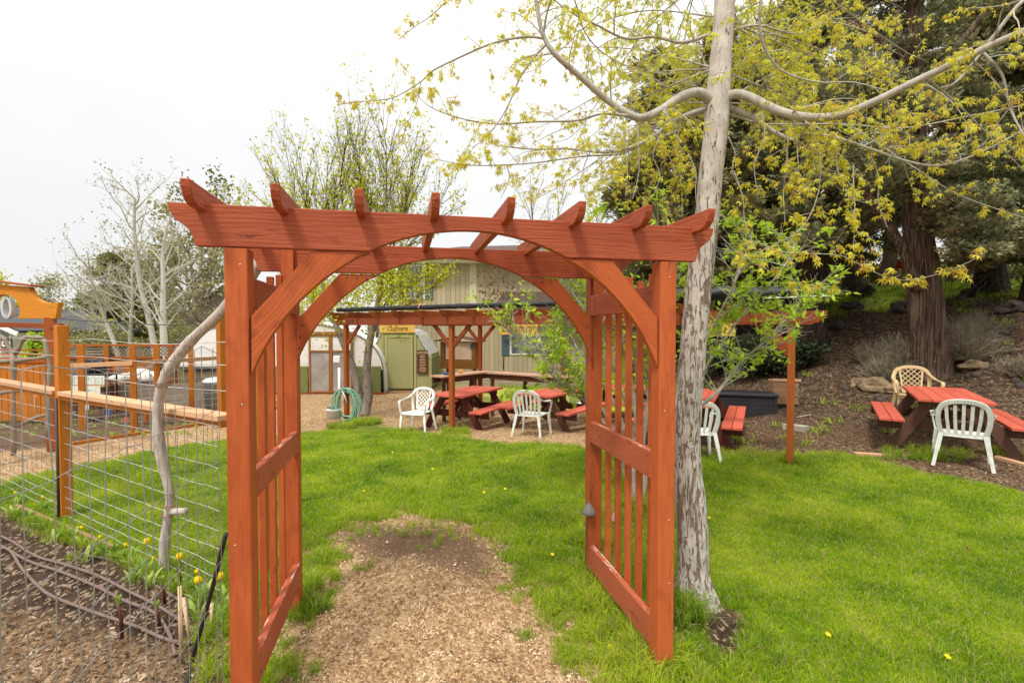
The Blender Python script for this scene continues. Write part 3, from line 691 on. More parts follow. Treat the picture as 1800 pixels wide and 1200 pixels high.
for xf, s in ((-.671, 1), (1.301, -1)):
    for z in (2.05, 1.97, 1.16, 1.06, .30, .16) if s < 0 else (2.05, 1.96, 1.17, 1.10, .32, .24):
        for yy in (2.485, 3.33): tube("screw", [(xf - s * .002, yy + random.uniform(-.006, .006), z), (xf + s * .0015, yy, z)], .0045, IRON, arb, 8)
for xx, yy, z in ((-.735, 2.3625, .9), (-.70, 2.3625, 1.52), (1.33, 2.3625, 1.42), (1.36, 2.3625, .84), (1.355, 2.3625, 2.12), (-.70, 2.3625, 2.13), (1.365, 2.3625, .5)): tube("nail_head", [(xx, yy, z), (xx, yy - .0015, z)], .0036, METALW, arb, 8)
def place_light():
    o = thing("path_light", "grey cone shaped path light screwed to the arbor's far right post", "lamp", (1.29, 3.345, .52))
    lathe("shade", [(.006, .075), (.02, .06), (.045, .018), (.05, 0), (.047, -.004)], BRASSGREY, o, n=18, local=True)
    box("back_plate", (-.012, .004, -.01), (.012, .013, .085), BRASSGREY, o, local=True)
    tube("wire", [(0, .01, 0), (-.015, .0, -.12), (-.01, .008, -.22), (-.03, -.01, -.35), (.02, -.03, -.50)], .0035, IRON, o, 6, local=True)
place_light()

# ------------------------------------------------------------ tall mottled tree at the arbor
rs = random.Random(5)
tr = thing("shade_tree", "tall pale mottled maple with yellow spring leaves standing right against the arbor", "tree", (1.92, 3.0, 0))
TD = 3.31
trunk_px = [(1222, 1085, .118), (1219, 1060, .108), (1218, 1000, .100), (1217, 930, .098), (1214, 880, .098), (1208, 830, .094), (1207, 760, .088), (1212, 680, .086), (1219, 600, .084), (1229, 500, .082), (1241, 400, .078), (1250, 300, .075), (1259, 220, .077), (1261, 180, .078), (1266, 120, .068), (1272, 30, .064), (1280, -120, .058), (1292, -320, .05), (1310, -600, .035)]
tp = [D(a, b, TD) for a, b, _ in trunk_px]; tp = smoothline(tp, 6)
rad = np.interp(np.linspace(0, len(trunk_px) - 1, len(tp)), range(len(trunk_px)), [c for _, _, c in trunk_px])
def jt(i, k):
    z = tp[i].z; a = 2 * math.pi * k / 36
    low = max(0, 1 - z / 1.1)
    return 1 + .018 * math.sin(3 * a + z * 5) + .014 * math.sin(7 * a - z * 9) + low * (.09 * math.sin(4 * a + 1 + z * 2) + .06 * math.sin(9 * a + z * 3)) + (max(0, .20 - z) * 2.6 * (1 + .5 * math.sin(5 * a)))
trunkm = MB().tube(tp, list(rad), 36, jit=jt).obj("trunk", MOTT, tr, True)
BR = []; LF = []
def px_branch(l, r0, r1, k=5):
    pts = smoothline([D(*p) for p in l], k); n = len(pts); rads = [r0 + (r1 - r0) * (i_ / (n - 1)) ** .8 for i_ in range(n)]
    BR.append((pts, rads)); return pts, rads
def twigs(pts, rads, every, L0, L1, droop, seed, leafy=1.0, up=.15, t0=.1, sub=True, side=1.0):
    q = random.Random(seed); acc = 0; nxt = every * q.random()
    tot = sum((pts[i_ + 1] - pts[i_]).length for i_ in range(len(pts) - 1))
    for i_ in range(len(pts) - 1):
        s0 = (pts[i_ + 1] - pts[i_]).length; acc += s0
        if acc < t0 * tot: continue
        while nxt < acc:
            nxt += every * q.uniform(.5, 1.5)
            t = (pts[i_ + 1] - pts[i_]).normalized(); d0 = Vector((q.gauss(0, 1), q.gauss(0, 1) * side, q.gauss(0, .6) + up)); d0 = (d0 - t * d0.dot(t)).normalized() + t * .7
            d0.normalize(); L = q.uniform(L0, L1); p = pts[i_].copy(); st = [p.copy()]; n = max(4, int(L / .06))
            for k in range(n):
                d0 = (d0 + Vector((q.gauss(0, .12), q.gauss(0, .12), q.gauss(0, .12) - droop * (k / n)))).normalized(); p = p + d0 * (L / n); st.append(p.copy())
                if sub and k > 1 and q.random() < .22:
                    p2 = p.copy(); d2 = (d0 + Vector((q.gauss(0, .7), q.gauss(0, .7), q.gauss(0, .5)))).normalized(); s2 = [p2.copy()]
                    for _ in range(3): d2 = (d2 + Vector((q.gauss(0, .15), q.gauss(0, .15), q.gauss(0, .15) - droop * .4))).normalized(); p2 = p2 + d2 * L * .10; s2.append(p2.copy())
                    BR.append((s2, [min(.0022, rads[i_])] * 3 + [.0012])); LF.extend((x_, leafy) for x_ in s2[1:])
            r_ = min(rads[i_] * .6, .0045); BR.append((st, list(np.linspace(r_, .0013, len(st)))))
            LF.extend((x_, leafy) for x_ in st[1 + n // 5:])
d3 = 3.3
B = {}
def main(l, r0, r1, seed, every=.10, L0=.18, L1=.5, droop=.25, **k):
    p, r = px_branch(l, r0, r1); twigs(p, r, every, L0, L1, droop, seed, **k)
main([(1252, 180, d3), (1228, 163, 3.25), (1195, 172, 3.2), (1160, 195, 3.15), (1122, 207, 3.1), (1075, 182, 3.1), (1020, 135, 3.05), (975, 95, 3.0), (955, 62, 3.0), (945, 20, 3.0), (935, -60, 3.0)], .036, .010, 1, t0=.25)
main([(957, 68, 3.0), (925, 65, 3.0), (870, 75, 2.95), (810, 100, 2.95), (760, 125, 2.95), (738, 145, 2.95), (690, 172, 2.95), (640, 178, 2.95), (592, 184, 2.95)], .009, .002, 2, .11, .05, .12, .1, sub=False)
main([(740, 145, 2.95), (733, 180, 2.95), (722, 205, 2.95), (710, 235, 2.95), (702, 258, 2.95)], .003, .0015, 3, .06, .04, .10, .1, sub=False)
main([(960, 78, 3.0), (940, 100, 3.0), (915, 135, 3.0), (900, 170, 2.98), (888, 195, 2.97), (872, 220, 2.96), (850, 245, 2.96), (830, 260, 2.95)], .008, .0025, 4, .08, .08, .25, .3)
main([(1115, 205, 3.1), (1060, 200, 3.05), (1010, 212, 3.0), (940, 214, 3.0), (872, 218, 3.0), (810, 208, 2.98), (760, 190, 2.96), (735, 170, 2.95)], .010, .002, 5, .09, .08, .28, .3)
main([(1240, 190, 3.3), (1190, 210, 3.2), (1140, 245, 3.15), (1100, 262, 3.1), (1060, 268, 3.1), (1000, 262, 3.05), (930, 262, 3.0), (870, 255, 3.0)], .016, .003, 6, .08, .1, .32, .3)
main([(1190, 230, 3.2), (1140, 250, 3.15), (1090, 270, 3.1), (1020, 275, 3.05), (950, 285, 3.0), (885, 290, 3.0), (820, 290, 3.0), (765, 280, 2.95)], .009, .002, 7, .09, .08, .3, .35)
main([(1250, 60, 3.3), (1200, 75, 3.3), (1150, 65, 3.35), (1100, 68, 3.35), (1050, 45, 3.3), (1000, 20, 3.25), (950, -20, 3.2)], .014, .004, 8, .08, .12, .4, .3)
main([(955, 60, 3.0), (962, 20, 2.95), (975, -20, 2.9), (985, -60, 2.9)], .008, .005, 9, .09, .1, .35, .3)
main([(985, -60, 2.9), (1010, 0, 3.0), (1030, 60, 3.05), (1070, 100, 3.1), (1130, 125, 3.15), (1190, 130, 3.2)], .006, .003, 10, .09, .1, .35, .3)
main([(880, -80, 2.9), (835, -30, 2.9), (790, 0, 2.9), (755, 30, 2.9), (725, 50, 2.9), (701, 70, 2.9)], .005, .002, 11, .10, .04, .09, .1, sub=False)
# right side
main([(1266, 182, d3), (1290, 166, 3.25), (1320, 172, 3.2), (1360, 192, 3.1), (1410, 205, 3.0), (1470, 204, 2.9), (1530, 182, 2.8), (1600, 148, 2.7), (1680, 110, 2.6), (1760, 72, 2.5), (1860, 30, 2.4)], .034, .016, 21, .10, .15, .45, .3, t0=.3)
main([(1282, 188, 3.3), (1320, 205, 3.25), (1360, 232, 3.2), (1392, 245, 3.15), (1412, 236, 3.1), (1460, 240, 3.05), (1530, 262, 3.0), (1600, 285, 2.95), (1660, 290, 2.9), (1740, 260, 2.85), (1840, 205, 2.8)], .019, .003, 22, .11, .12, .4, .35)
main([(1280, 200, 3.3), (1340, 218, 3.3), (1420, 218, 3.25), (1500, 220, 3.2), (1590, 225, 3.1), (1700, 205, 3.0), (1800, 185, 2.9)], .008, .003, 23, .12, .10, .35, .3)
main([(1345, -60, 3.0), (1335, 40, 3.05), (1352, 100, 3.1), (1385, 130, 3.1), (1440, 145, 3.1), (1500, 145, 3.05), (1560, 160, 3.0)], .010, .003, 24, .11, .15, .45, .3)
main([(1270, 60, 3.3), (1330, 45, 3.35), (1400, 60, 3.4), (1460, 40, 3.4), (1540, 60, 3.4)], .010, .003, 25, .12, .15, .45, .3)
main([(1830, -20, 2.5), (1790, 10, 2.5), (1750, 60, 2.55), (1720, 100, 2.6), (1680, 145, 2.6), (1655, 155, 2.65)], .011, .006, 26, .12, .1, .35, .3)
main([(1720, 85, 2.6), (1760, 130, 2.55), (1775, 190, 2.55), (1800, 240, 2.5), (1830, 300, 2.5)], .008, .003, 27, .12, .1, .35, .3)
main([(1620, 130, 2.7), (1680, 180, 2.7), (1740, 240, 2.7), (1810, 310, 2.7)], .006, .002, 28, .12, .1, .3, .3)
main([(1500, 225, 3.1), (1600, 290, 3.0), (1680, 340, 2.95), (1760, 370, 2.9), (1830, 392, 2.9)], .005, .002, 29, .13, .1, .3, .3)
main([(1330, 425, 2.8), (1375, 443, 2.75), (1430, 446, 2.7), (1480, 450, 2.65), (1530, 475, 2.6), (1580, 492, 2.55), (1640, 484, 2.5), (1700, 462, 2.45), (1735, 442, 2.4)], .0035, .0015, 30, .075, .03, .08, .1, sub=False)
main([(1290, 440, 2.9), (1340, 470, 2.85), (1400, 495, 2.8), (1450, 507, 2.8), (1495, 512, 2.75)], .003, .0015, 31, .09, .03, .08, .1, sub=False)
main([(1440, 250, 3.0), (1440, 330, 2.95), (1410, 400, 2.9), (1340, 440, 2.85), (1290, 465, 2.8)], .004, .002, 32, .12, .08, .25, .3)
# hanging shoots
for k, (x0, y0, x1, y1, dd) in enumerate([(1095, 205, 1100, 345, 3.05), (1120, 215, 1112, 350, 3.1), (1135, 205, 1190, 320, 3.15), (1195, 215, 1200, 380, 3.2), (1210, 270, 1225, 370, 3.2), (1340, 200, 1330, 330, 3.1), (1385, 240, 1380, 390, 3.05), (1400, 245, 1404, 330, 3.0), (1440, 225, 1432, 300, 3.0), (1470, 260, 1490, 380, 3.0),
                                          (1530, 270, 1560, 400, 2.95), (1280, 240, 1300, 330, 3.25), (1290, 300, 1330, 440, 3.1), (1160, 240, 1150, 340, 3.1), (1040, 262, 1020, 340, 3.05), (890, 290, 880, 348, 2.98), (1360, 60, 1325, 60, 3.2), (1500, 290, 1500, 430, 2.9), (1560, 180, 1600, 260, 2.8), (1380, 200, 1480, 300, 3.1)]):
    main([(x0, y0, dd), ((x0 * 2 + x1) / 3 + rs.uniform(-9, 9), (y0 * 2 + y1) / 3, dd), ((x0 + 2 * x1) / 3 + rs.uniform(-9, 9), (y0 + 2 * y1) / 3, dd), (x1, y1, dd - .02)], .0045, .002, 50 + k, .10, .06, .25, .35)
# crown behind the trunk and above the frame
q = random.Random(99)
for k in range(34):
    x0, y0 = q.choice([(1240, -40), (1262, 30), (1255, 120), (1262, 180), (1270, -150)]); side = q.choice([-1, -1, 1, 1, 1])
    ex = 1255 + side * q.uniform(60, 330 if side > 0 else 300); ey = q.uniform(-60, 340)
    if side > 0 and ex > 1480: ey = min(ey, 200)
    da = 3.3 + q.uniform(.2, 1.6)
    main([(x0, y0, 3.3), ((x0 + ex) / 2, (y0 + ey) / 2 + q.uniform(-40, 10), (3.3 + da) / 2), (ex, ey, da), (ex + side * 50, ey + 25, da + .1)], .007, .002, 200 + k, .13, .15, .5, .35, t0=.3)
bm_ = MB()
for p, r in BR: bm_.tube(p, r, 8 if r[0] > .012 else (5 if r[0] > .004 else 3), cap=False)
bm_.obj("branches", BRANG, trunkm, True)
# folded five-lobed young leaves, drooping
def maple_t():
    vs = [(0, 0, 0)]; fs = []
    for a, L in ((-100, .62), (-48, .85), (0, 1.05), (48, .85), (100, .62)):
        a = R(a); c, s = math.cos(a), math.sin(a); b = len(vs)
        for u, w_ in ((.45, .17), (.45, -.17), (1, 0)): vs.append(((u * c - w_ * s) * L, (u * s + w_ * c) * L, -.22 * u * L - (.42 if u == 1 else 0)))
        fs += [(0, b + 1, b), (b, b + 1, b + 2)]
    return np.array(vs), fs
LTV, LTF = maple_t()
L_ = np.array([tuple(p) for p, _ in LF]); wts = np.array([w_ for _, w_ in LF])
pos, ang, scl = [], [], []
for p in L_:
    if RS.rand() < .18: continue
    for _ in range(RS.randint(2, 5)):
        pos.append(p + RS.randn(3) * .014 + np.array([0, 0, -.008])); ang.append((RS.randn() * .5, RS.uniform(.1, .9), RS.rand() * 6.28)); scl.append(.017 + .019 * RS.rand() ** 1.3)
pos, ang, scl = np.array(pos), np.array(ang), np.array(scl)
print("maple leaves", len(pos))
dd = pos[:, 0] * SY + pos[:, 1] * CY; cxx = pos[:, 0] * CY - pos[:, 1] * SY
inv = (np.abs(cxx / dd) < 1.02) & ((EYE - pos[:, 2]) / dd > -.70)
score = np.where(inv, scl / dd, 0); big = np.argsort(-score)[:300]; rest = np.ones(len(pos), bool); rest[big] = False
crown = bulk("leaves", LTV, LTF, pos[rest], ang[rest], scl[rest], MAPLE, tr); tag(crown, kind="stuff")
lm = mesh("leaf", LTV, LTF, mat=MAPLEO)
for k in big:
    a = ang[k]; M = Matrix.Translation(pos[k]) @ Matrix.Rotation(a[2], 4, 'Z') @ Matrix.Rotation(a[1], 4, 'Y') @ Matrix.Rotation(a[0], 4, 'X') @ Matrix.Scale(scl[k], 4)
    link("leaf", lm, None, tr, M)
# ------------------------------------------------------------ pergola over the picnic area
PL, PRr = C(-3.72, 11.1, 0), C(3.74, 6.62, 0)
pu = (PRr - PL).normalized(); pn = Vector((-pu.y, pu.x, 0))           # along the front, and away from the camera
LP = (PRr - PL).length
def PP(s, t, z): return PL + pu * s + pn * t + Vector((0, 0, z))
perg = thing("pergola", "long brown stained pergola sheltering the picnic tables, 2018 carved on its beam", "pergola", PP(0, 0, float(gz(PL.x, PL.y))))
def gp(s, t): p = PP(s, t, 0); return float(gz(p.x, p.y))
ZB, ZT = 1.93, 2.085
for s, t in ((0, 0), (2.98, 0), (LP, 0)):
    beam("post", PP(s, t, gp(s, t) - .05), PP(s, t, ZB + .12), .09, .09, PERGO, perg, .004, up=pu)
RD = 2.87
for s, t in ((1.66, RD), (4.02, RD), (LP - .07, RD)):
    beam("post", PP(s, t, gp(s, t) - .05), PP(s, t, ZB + .12), .09, .09, PERG, perg, .004, up=pu)
def pbeam(t, s0, s1):
    a = s0; pts = [(s0, ZT), (s0, ZT - .06), (s0 + .10, ZB), (s1 - .10, ZB), (s1, ZT - .06), (s1, ZT)]
    c = (s0 + s1) / 2; M = Matrix((pu, pn, Vector((0, 0, 1)))).transposed().to_4x4(); M.translation = PP(c, t, (ZB + ZT) / 2)
    prism("long_beam", [(x - c, z - (ZB + ZT) / 2) for x, z in pts], .04, PERG, perg, M)
pbeam(-.087, -.30, LP + .40); pbeam(.047, -.30, LP + .40); pbeam(RD - .087, -.30, LP + .35)
for s, t, sides in ((0, -.0, (1,)), (2.98, 0, (-1, 1)), (LP, 0, (-1,)), (1.66, RD, (-1, 1)), (4.02, RD, (-1, 1)), (LP - .07, RD, (-1,))):
    for sg in sides:
        beam("knee_brace", PP(s + sg * .03, t, ZB - .42), PP(s + sg * .44, t, ZB + .005), .04, .085, PERG, perg)
for k in range(14):
    s = -.14 + .62 * k
    if s > LP + .3: break
    a, b = -.34, RD + .3; pts = [(a, 2.21), (a + .02, 2.17), (a + .13, ZT - .012), (b - .13, ZT - .012), (b - .02, 2.17), (b, 2.21)]
    c = (a + b) / 2; M = Matrix((pn, -pu, Vector((0, 0, 1)))).transposed().to_4x4(); M.translation = PP(s + .02, c, 2.14)
    prism("rafter", [(x - c, z - 2.14) for x, z in pts], .042, PERG if k % 2 else PERGO, perg, M)
Mf = Matrix((pu, Vector((0, 0, 1)), -pn)).transposed().to_4x4(); Mf.translation = PP(.22, -.089, (ZB + ZT) / 2 - .005)
text("numerals", "2018", .13, Mf, BLACK, perg, .003, 0, .95)
# rolled shade cloth and pipes lying on the rafters
def roll(s0, s1, t, r, lump, seed, name, label):
    q = random.Random(seed); n = int((s1 - s0) / .12); pts = [PP(s0 + (s1 - s0) * i_ / n, t + q.gauss(0, .02) * lump, 2.235 + r * .75 + abs(q.gauss(0, .03)) * lump) for i_ in range(n + 1)]
    rads = [r * (1 + q.uniform(-.35, .35) * lump) for _ in pts]
    o = MB().tube(pts, rads, 14, jit=lambda i_, k: 1 + .10 * math.sin(k * 2.1 + i_ * .8)).obj(name, BLACKC, None, True); return tag(o, label, "shade cloth")
rc = roll(-.1, 6.4, -.14, .046, .12, 3, "shade_cloth_roll", "tightly rolled black shade cloth lying along the left half of the pergola roof")
rc2 = roll(6.5, LP + .15, -.10, .10, .9, 4, "shade_cloth_bundle", "lumpy bundle of black shade cloth on the pergola roof's right end")
tag(tube("white_pipe", [PP(LP - .5, -.16, 2.262), PP(LP + .46, -.16, 2.268)], .012, WHITE), "thin white pipe poking out past the pergola's right end", "pipe")
for s, lab in ((2.35, "pink tie knotted round the rolled shade cloth at mid pergola"), (5.85, "pink tie on the black cloth bundle behind the bush")):
    p = PP(s, -.17, 2.30); tag(tube("tie", [p + Vector((-.05, 0, -.05)), p + Vector((-.01, 0, .04)), p + Vector((.05, 0, .01)), p + Vector((.09, 0, .05))], .012, PINKT), lab, "tie")
tag(tube("roof_vent_pipe", [PP(-.28, .0, 2.14), PP(-.05, .35, 2.36)], .075, METALW, n=14), "short silver duct at the pergola's left corner among the tree branches", "duct")
def hang_sign(s, word, label, w_=1.02, vis=True):
    p = PP(s, RD - .115, 1.845); o = thing("sign_board", label, "sign", p, math.atan2(pu.y, pu.x), "yellow word signs")
    box("board", (-w_ / 2, -.012, -.135), (w_ / 2, .012, .135), SIGNY, o, local=True)
    if word: text("lettering", word, .30, MWD[o] @ Matrix.Translation((0, -.014, .02)) @ Matrix.Rotation(R(90), 4, 'X'), BROWNTXT, o, .003, .35, .72)
    for sx in (-.4, .4): box("hanger", (sx - .006, -.006, .13), (sx + .006, .006, .26), IRON, o, 0, local=True)
hang_sign(2.89, "Community", "yellow hanging board reading Community above the blue shuttered window")
hang_sign(7.23, "", "yellow hanging board mostly hidden by the mottled tree trunk", .9)

# ------------------------------------------------------------ picnic tables
def picnic(front, back, zt, name_label, leg, L=None, ground_z=0, group="salmon topped picnic tables", proto={}):
    """front/back: midpoints of the near and far edge of the top (x, y)"""
    f, b = Vector((front.x, front.y, 0)), Vector((back.x, back.y, 0)); ax = (b - f).normalized(); L = L or (b - f).length; c = f + ax * L / 2
    o = thing("picnic_table", name_label, "picnic table", (c.x, c.y, ground_z), math.atan2(ax.y, ax.x), group)
    H = zt - ground_z; W = .78; nb = 5; bw = (W - .006 * (nb - 1)) / nb
    for k in range(nb):
        y = -W / 2 + bw / 2 + k * (bw + .008); box("top_board", (-L / 2, y - bw / 2, H - .038), (L / 2, y + bw / 2, H), PICN, o, local=True, bev=.004)
    sh = H * .60
    for s in (-1, 1):
        for k in range(2):
            y = s * (.60 + k * .148); box("bench_board", (-L / 2, y - .07, sh - .038), (L / 2, y + .07, sh), PICN, o, local=True, bev=.004)
    for e_ in (-1, 1):
        x = e_ * (L / 2 - .28)
        for s in (-1, 1): beam("leg", (x, s * .66, 0.0), (x, s * .22, H - .04), .04, .14, leg, o, local=True, up=(0, 0, 1))
        box("bench_support", (x + .0215, -.82, sh - .175), (x + .0595, .82, sh - .038), leg, o, local=True)
        box("top_support", (x + .0215, -.36, H - .125), (x + .0595, .36, H - .039), leg, o, local=True)
        beam("diagonal_brace", (x - e_ * .02, 0, sh - .10), (x - e_ * .50, 0, H - .06), .04, .085, leg, o, local=True)
    return o
def gzC(cx, d): return float(C(cx, d).z)
picnic(C(-1.34, 9.97), C(-.56, 11.6), gzC(-1, 10.6) + .75, "salmon picnic table on maroon legs behind the pergola's middle post", PLEG, 1.8, gzC(-1, 10.6))
picnic(C(.40, 9.75), C(1.42, 11.2), gzC(.8, 10.2) + .75, "salmon picnic table on brown legs with the slatted white chair at its end", PLEGB, 1.8, gzC(.8, 10.2))
picnic(C(2.63, 7.55), C(3.80, 9.9), gzC(3, 8.3) + .745, "salmon picnic table behind the mottled tree, beside the black box", PLEG, 2.3, gzC(3, 8.3))
picnic(C(5.86, 6.50), C(7.0, 8.26), gzC(6.3, 7.2) + .745, "salmon picnic table on brown legs at the foot of the bank", PLEGB, 1.9, gzC(6.3, 7.0))
picnic(C(1.95, 11.9), C(3.75, 11.7), gzC(2.9, 11.8) + .75, "salmon picnic table set sideways, glimpsed through the arbor's right slats", PLEG, 1.75, gzC(2.9, 11.8))

# ------------------------------------------------------------ moulded plastic chairs
def chair(label, kind, mat, base, face, sc=1.0, tilt=0):
    o = thing("plastic_chair", label, "chair", base, face, "moulded plastic garden chairs")
    S = lambda v: tuple(a * sc for a in v)
    H = .42; W = .25
    # seat with rolled front edge: local +Y is the way the sitter faces
    vs, fs = [], []
    prof = [(-.22, .405), (-.18, .40), (-.05, .402), (.12, .412), (.20, .418), (.235, .408), (.245, .375)]
    for i_, (y, z) in enumerate(prof):
        w_ = W * (.80 + .20 * (i_ / 6))
        for x in (-1, -.6, 0, .6, 1): vs.append(S((x * w_, y, z - .012 * (1 - x * x) + (.0 if abs(x) < 1 else -.012))))
    for i_ in range(6):
        for k in range(4): a = i_ * 5 + k; fs.append((a, a + 1, a + 6, a + 5))
    nb_ = len(vs); vs += [(a, b_, c_ - .016 * sc) for a, b_, c_ in vs]; fs += [tuple(nb_ + q_ for q_ in f[::-1]) for f in fs]
    rim = [0, 1, 2, 3, 4, 9, 14, 19, 24, 29, 34, 33, 32, 31, 30, 25, 20, 15, 10, 5]
    for a, b_ in zip(rim, rim[1:] + rim[:1]): fs.append((b_, a, a + nb_, b_ + nb_))
    link("seat", mesh("seat", vs, fs, True), mat, o, local=True)
    for sx in (-1, 1):
        for fy in (1, -1):
            top = (sx * W * (.98 if fy > 0 else .84), .215 * fy, .41); bot = (sx * (W + .03), .25 * fy - (.03 if fy < 0 else 0), 0.0)
            m_ = MB(); m_.bar(S(((top[0] + bot[0]) / 2 + 0, (top[1] + bot[1]) / 2, .205)), S((top[0], top[1], top[2])), .050 * sc, .026 * sc, up=(0, 1, 0))
            m_.bar(S(bot), S(((top[0] + bot[0]) / 2, (top[1] + bot[1]) / 2, .205)), .038 * sc, .022 * sc, up=(0, 1, 0)); m_.obj("leg", mat, o, local=True)
        arm = smoothline([S(p) for p in [(sx * (W + .01), .235, .40), (sx * (W + .035), .245, .54), (sx * (W + .045), .22, .625), (sx * (W + .045), .10, .64), (sx * (W + .03), -.08, .655), (sx * W, -.20, .70), (sx * (W - .03), -.245, .74)]], 4)
        m_ = MB()
        for a, b_ in zip(arm, arm[1:]): m_.bar(a, b_ + (b_ - a) * .15, .045 * sc, .018 * sc, up=(sx * .25, .1, 1))
        m_.obj("armrest", mat, o, local=True)
    # back: arched hoop leaning backwards
    def bk(x, z): return S((x, -.20 - (z - .41) * .22 - .0, z))
    hoop = [(-.205, .41), (-.235, .55), (-.238, .68), (-.205, .775), (-.12, .825), (0, .84), (.12, .825), (.205, .775), (.238, .68), (.235, .55), (.205, .41)]
    hp = smoothline([bk(x, z) for x, z in hoop], 4); m_ = MB()
    for a, b_ in zip(hp, hp[1:]): m_.bar(a, b_ + (b_ - a) * .2, .030 * sc, .052 * sc, up=(b_ - a).cross(Vector((0, 1, .22))))
    back = m_.obj("backrest", mat, o, local=True)
    if kind == 'slat':
        for k in range(5):
            x0 = (k - 2) * .066; x1 = (k - 2) * .078
            m_ = MB(); P0, P1, P2 = bk(x0, .415), bk(x1 * 1.0, .62), bk(x1 * 1.05, .80 - abs(k - 2) * .012)
            m_.bar(P0, P1, .034 * sc, .012 * sc, up=(0, 1, 0)); m_.bar(P1, P2, .034 * sc, .012 * sc, up=(0, 1, 0)); m_.obj("slat", mat, back, local=True)
    else:
        m_ = MB(); zs0, zs1 = .44, .815
        for sg in (-1, 1):
            m_.bar(bk(sg * .118, .42), bk(sg * .155, .79), .026 * sc, .014 * sc, up=(0, 1, 0))
            for k in range(-3, 6):
                a0 = -.13 + k * .080; pts = []
                for t in np.linspace(0, 1, 24):
                    x = (a0 + t * .38) ; z = zs0 + t * .375
                    xx = x * sg
                    if abs(xx) < .125 + (z - .42) * .09 and z < .828 - .9 * xx * xx: pts.append(bk(xx, z))
                if len(pts) > 1: m_.bar(pts[0], pts[-1], .012 * sc, .009 * sc, up=(0, 1, 0))
        tag(m_.obj("lattice", mat, back, local=True), kind="stuff")
        m_ = MB(); m_.bar(bk(-.12, .43), bk(.12, .43), .045 * sc, .014 * sc, up=(0, 1, 0)); m_.obj("lower_rail", mat, back, local=True)
    return o
def face(cx, cz):  # rotation so local +Y points along the camera-relative direction (right, ahead)
    v = Vector((cx * CY + cz * SY, -cx * SY + cz * CY)); return math.atan2(v.y, v.x) - R(90)
chair("bright white chair with lattice back facing the lawn at the left picnic table", 'lattice', WHITE, C(-1.88, 9.85), face(-.28, -1), .98)
chair("aged white slatted chair drawn up to the end of the middle picnic table", 'slat', WHITEG, C(.37, 9.18), face(.45, 1), 1.02)
chair("white chair half hidden behind the mottled tree trunk", 'slat', WHITE, C(2.62, 7.05), face(.1, 1), 1.0)
chair("white chair glimpsed beyond the middle picnic table, by the arbor's far right post", 'slat', WHITE, C(1.75, 11.75), face(-.5, -1), 1.0)
chair("greyish white slatted chair turned to the table at the foot of the bank", 'slat', WHITEG, C(5.74, 6.28), face(.84, 1), 1.0)
chair("beige lattice backed chair in front of the juniper trunk", 'lattice', BEIGE, C(6.88, 8.42), face(-.5, -1), 1.04)

# ------------------------------------------------------------ L shaped counter along the back of the pergola
gB = -.30
bar_ = thing("counter_bar", "L shaped tan plank counter on brown legs behind the picnic tables", "counter", C(-.81, 12.8, gB))
ZC = gB + 1.06
c0, c1, c2 = C(-1.85, 11.35, ZC), C(-.80, 12.75, ZC), C(1.42, 11.25, ZC)
def run(a, b, off_in, n=3, w_=.14, ext0=0, ext1=0):
    ax = (b - a).normalized(); nn = Vector((ax.y, -ax.x, 0))
    for k in range(n):
        o_ = nn * (off_in + k * (w_ + .006)); beam("top_board", a + o_ - ax * ext0, b + o_ + ax * ext1, w_, .035, TAN, bar_)
    return ax, nn
ax1, nn1 = run(c0, c1, .0, 3, ext1=.05); ax2, nn2 = run(c1, c2, -.0, 3, ext0=-.42, ext1=0)
for a, b, nn, e0 in ((c0, c1, nn1, 0), (c1, c2, nn2, .45)):
    ax = (b - a).normalized()
    for kk in (.0, .29): beam("apron", a + nn * kk + ax * (e0 + .03) + Vector((0, 0, -.085)), b + nn * kk - ax * .03 + Vector((0, 0, -.085)), .035, .13, DKW if kk else PLEGB, bar_)
for p in (c0 + ax1 * .25 + nn1 * .15, c0 + ax1 * 1.2 + nn1 * .15, c1 + ax2 * .55 + nn2 * .25, c1 + ax2 * 1.45 + nn2 * .15, c2 - ax2 * .25 + nn2 * .15):
    beam("leg", (p.x, p.y, gB - .03), (p.x, p.y, ZC - .15), .085, .085, DKW, bar_)
tray = c0 + ax1 * .42 + nn1 * .14 + Vector((0, 0, .018))
o = lathe("blue_dish", [(.05, 0), (.11, .004), (.15, .035), (.155, .04), (.14, .035)], BLUE, M=Matrix.Translation(tray) @ Matrix.Diagonal((1, .7, 1, 1))); tag(o, "shallow blue dish on the left end of the counter", "dish")
o = lathe("orange_cup", [(.035, 0), (.045, .09), (.04, .09), (.03, .01)], ORANGE, M=Matrix.Translation(tray + ax1 * .42)); tag(o, "small orange cup on the counter behind the pergola post", "cup")

# ------------------------------------------------------------ notice board kiosk
kb = C(-1.50, 14.3); ki = thing("notice_kiosk", "brown wooden notice board kiosk with small roof beside the green shed", "notice board", kb, face(.35, 1))
kz = 1.0
for sx in (-.42, .42): box("post", (sx - .045, .05, -.05), (sx + .045, .14, kz), DKW, ki, local=True)
SIDEW = wood("golden_brown_stain", (.20, .085, .02), (.34, .16, .04), .55)
for k in range(6): box("side_board", (-.56, -.16, kz + .004 + k * .13), (-.535, .24, kz + .13 + k * .13), SIDEW, ki, local=True)
for k in range(6): box("side_board", (.535, -.16, kz + .004 + k * .13), (.56, .24, kz + .13 + k * .13), SIDEW, ki, local=True)
for k in range(2): box("front_board", (-.53, -.15, kz + .004 + k * .13), (.53, -.125, kz + .13 + k * .13), SIDEW, ki, local=True)
box("back_panel", (-.53, .10, kz), (.53, .12, kz + .78), SIDEW, ki, local=True)
box("pin_board", (-.40, -.14, kz + .27), (.42, -.12, kz + .76), CORK, ki, local=True)
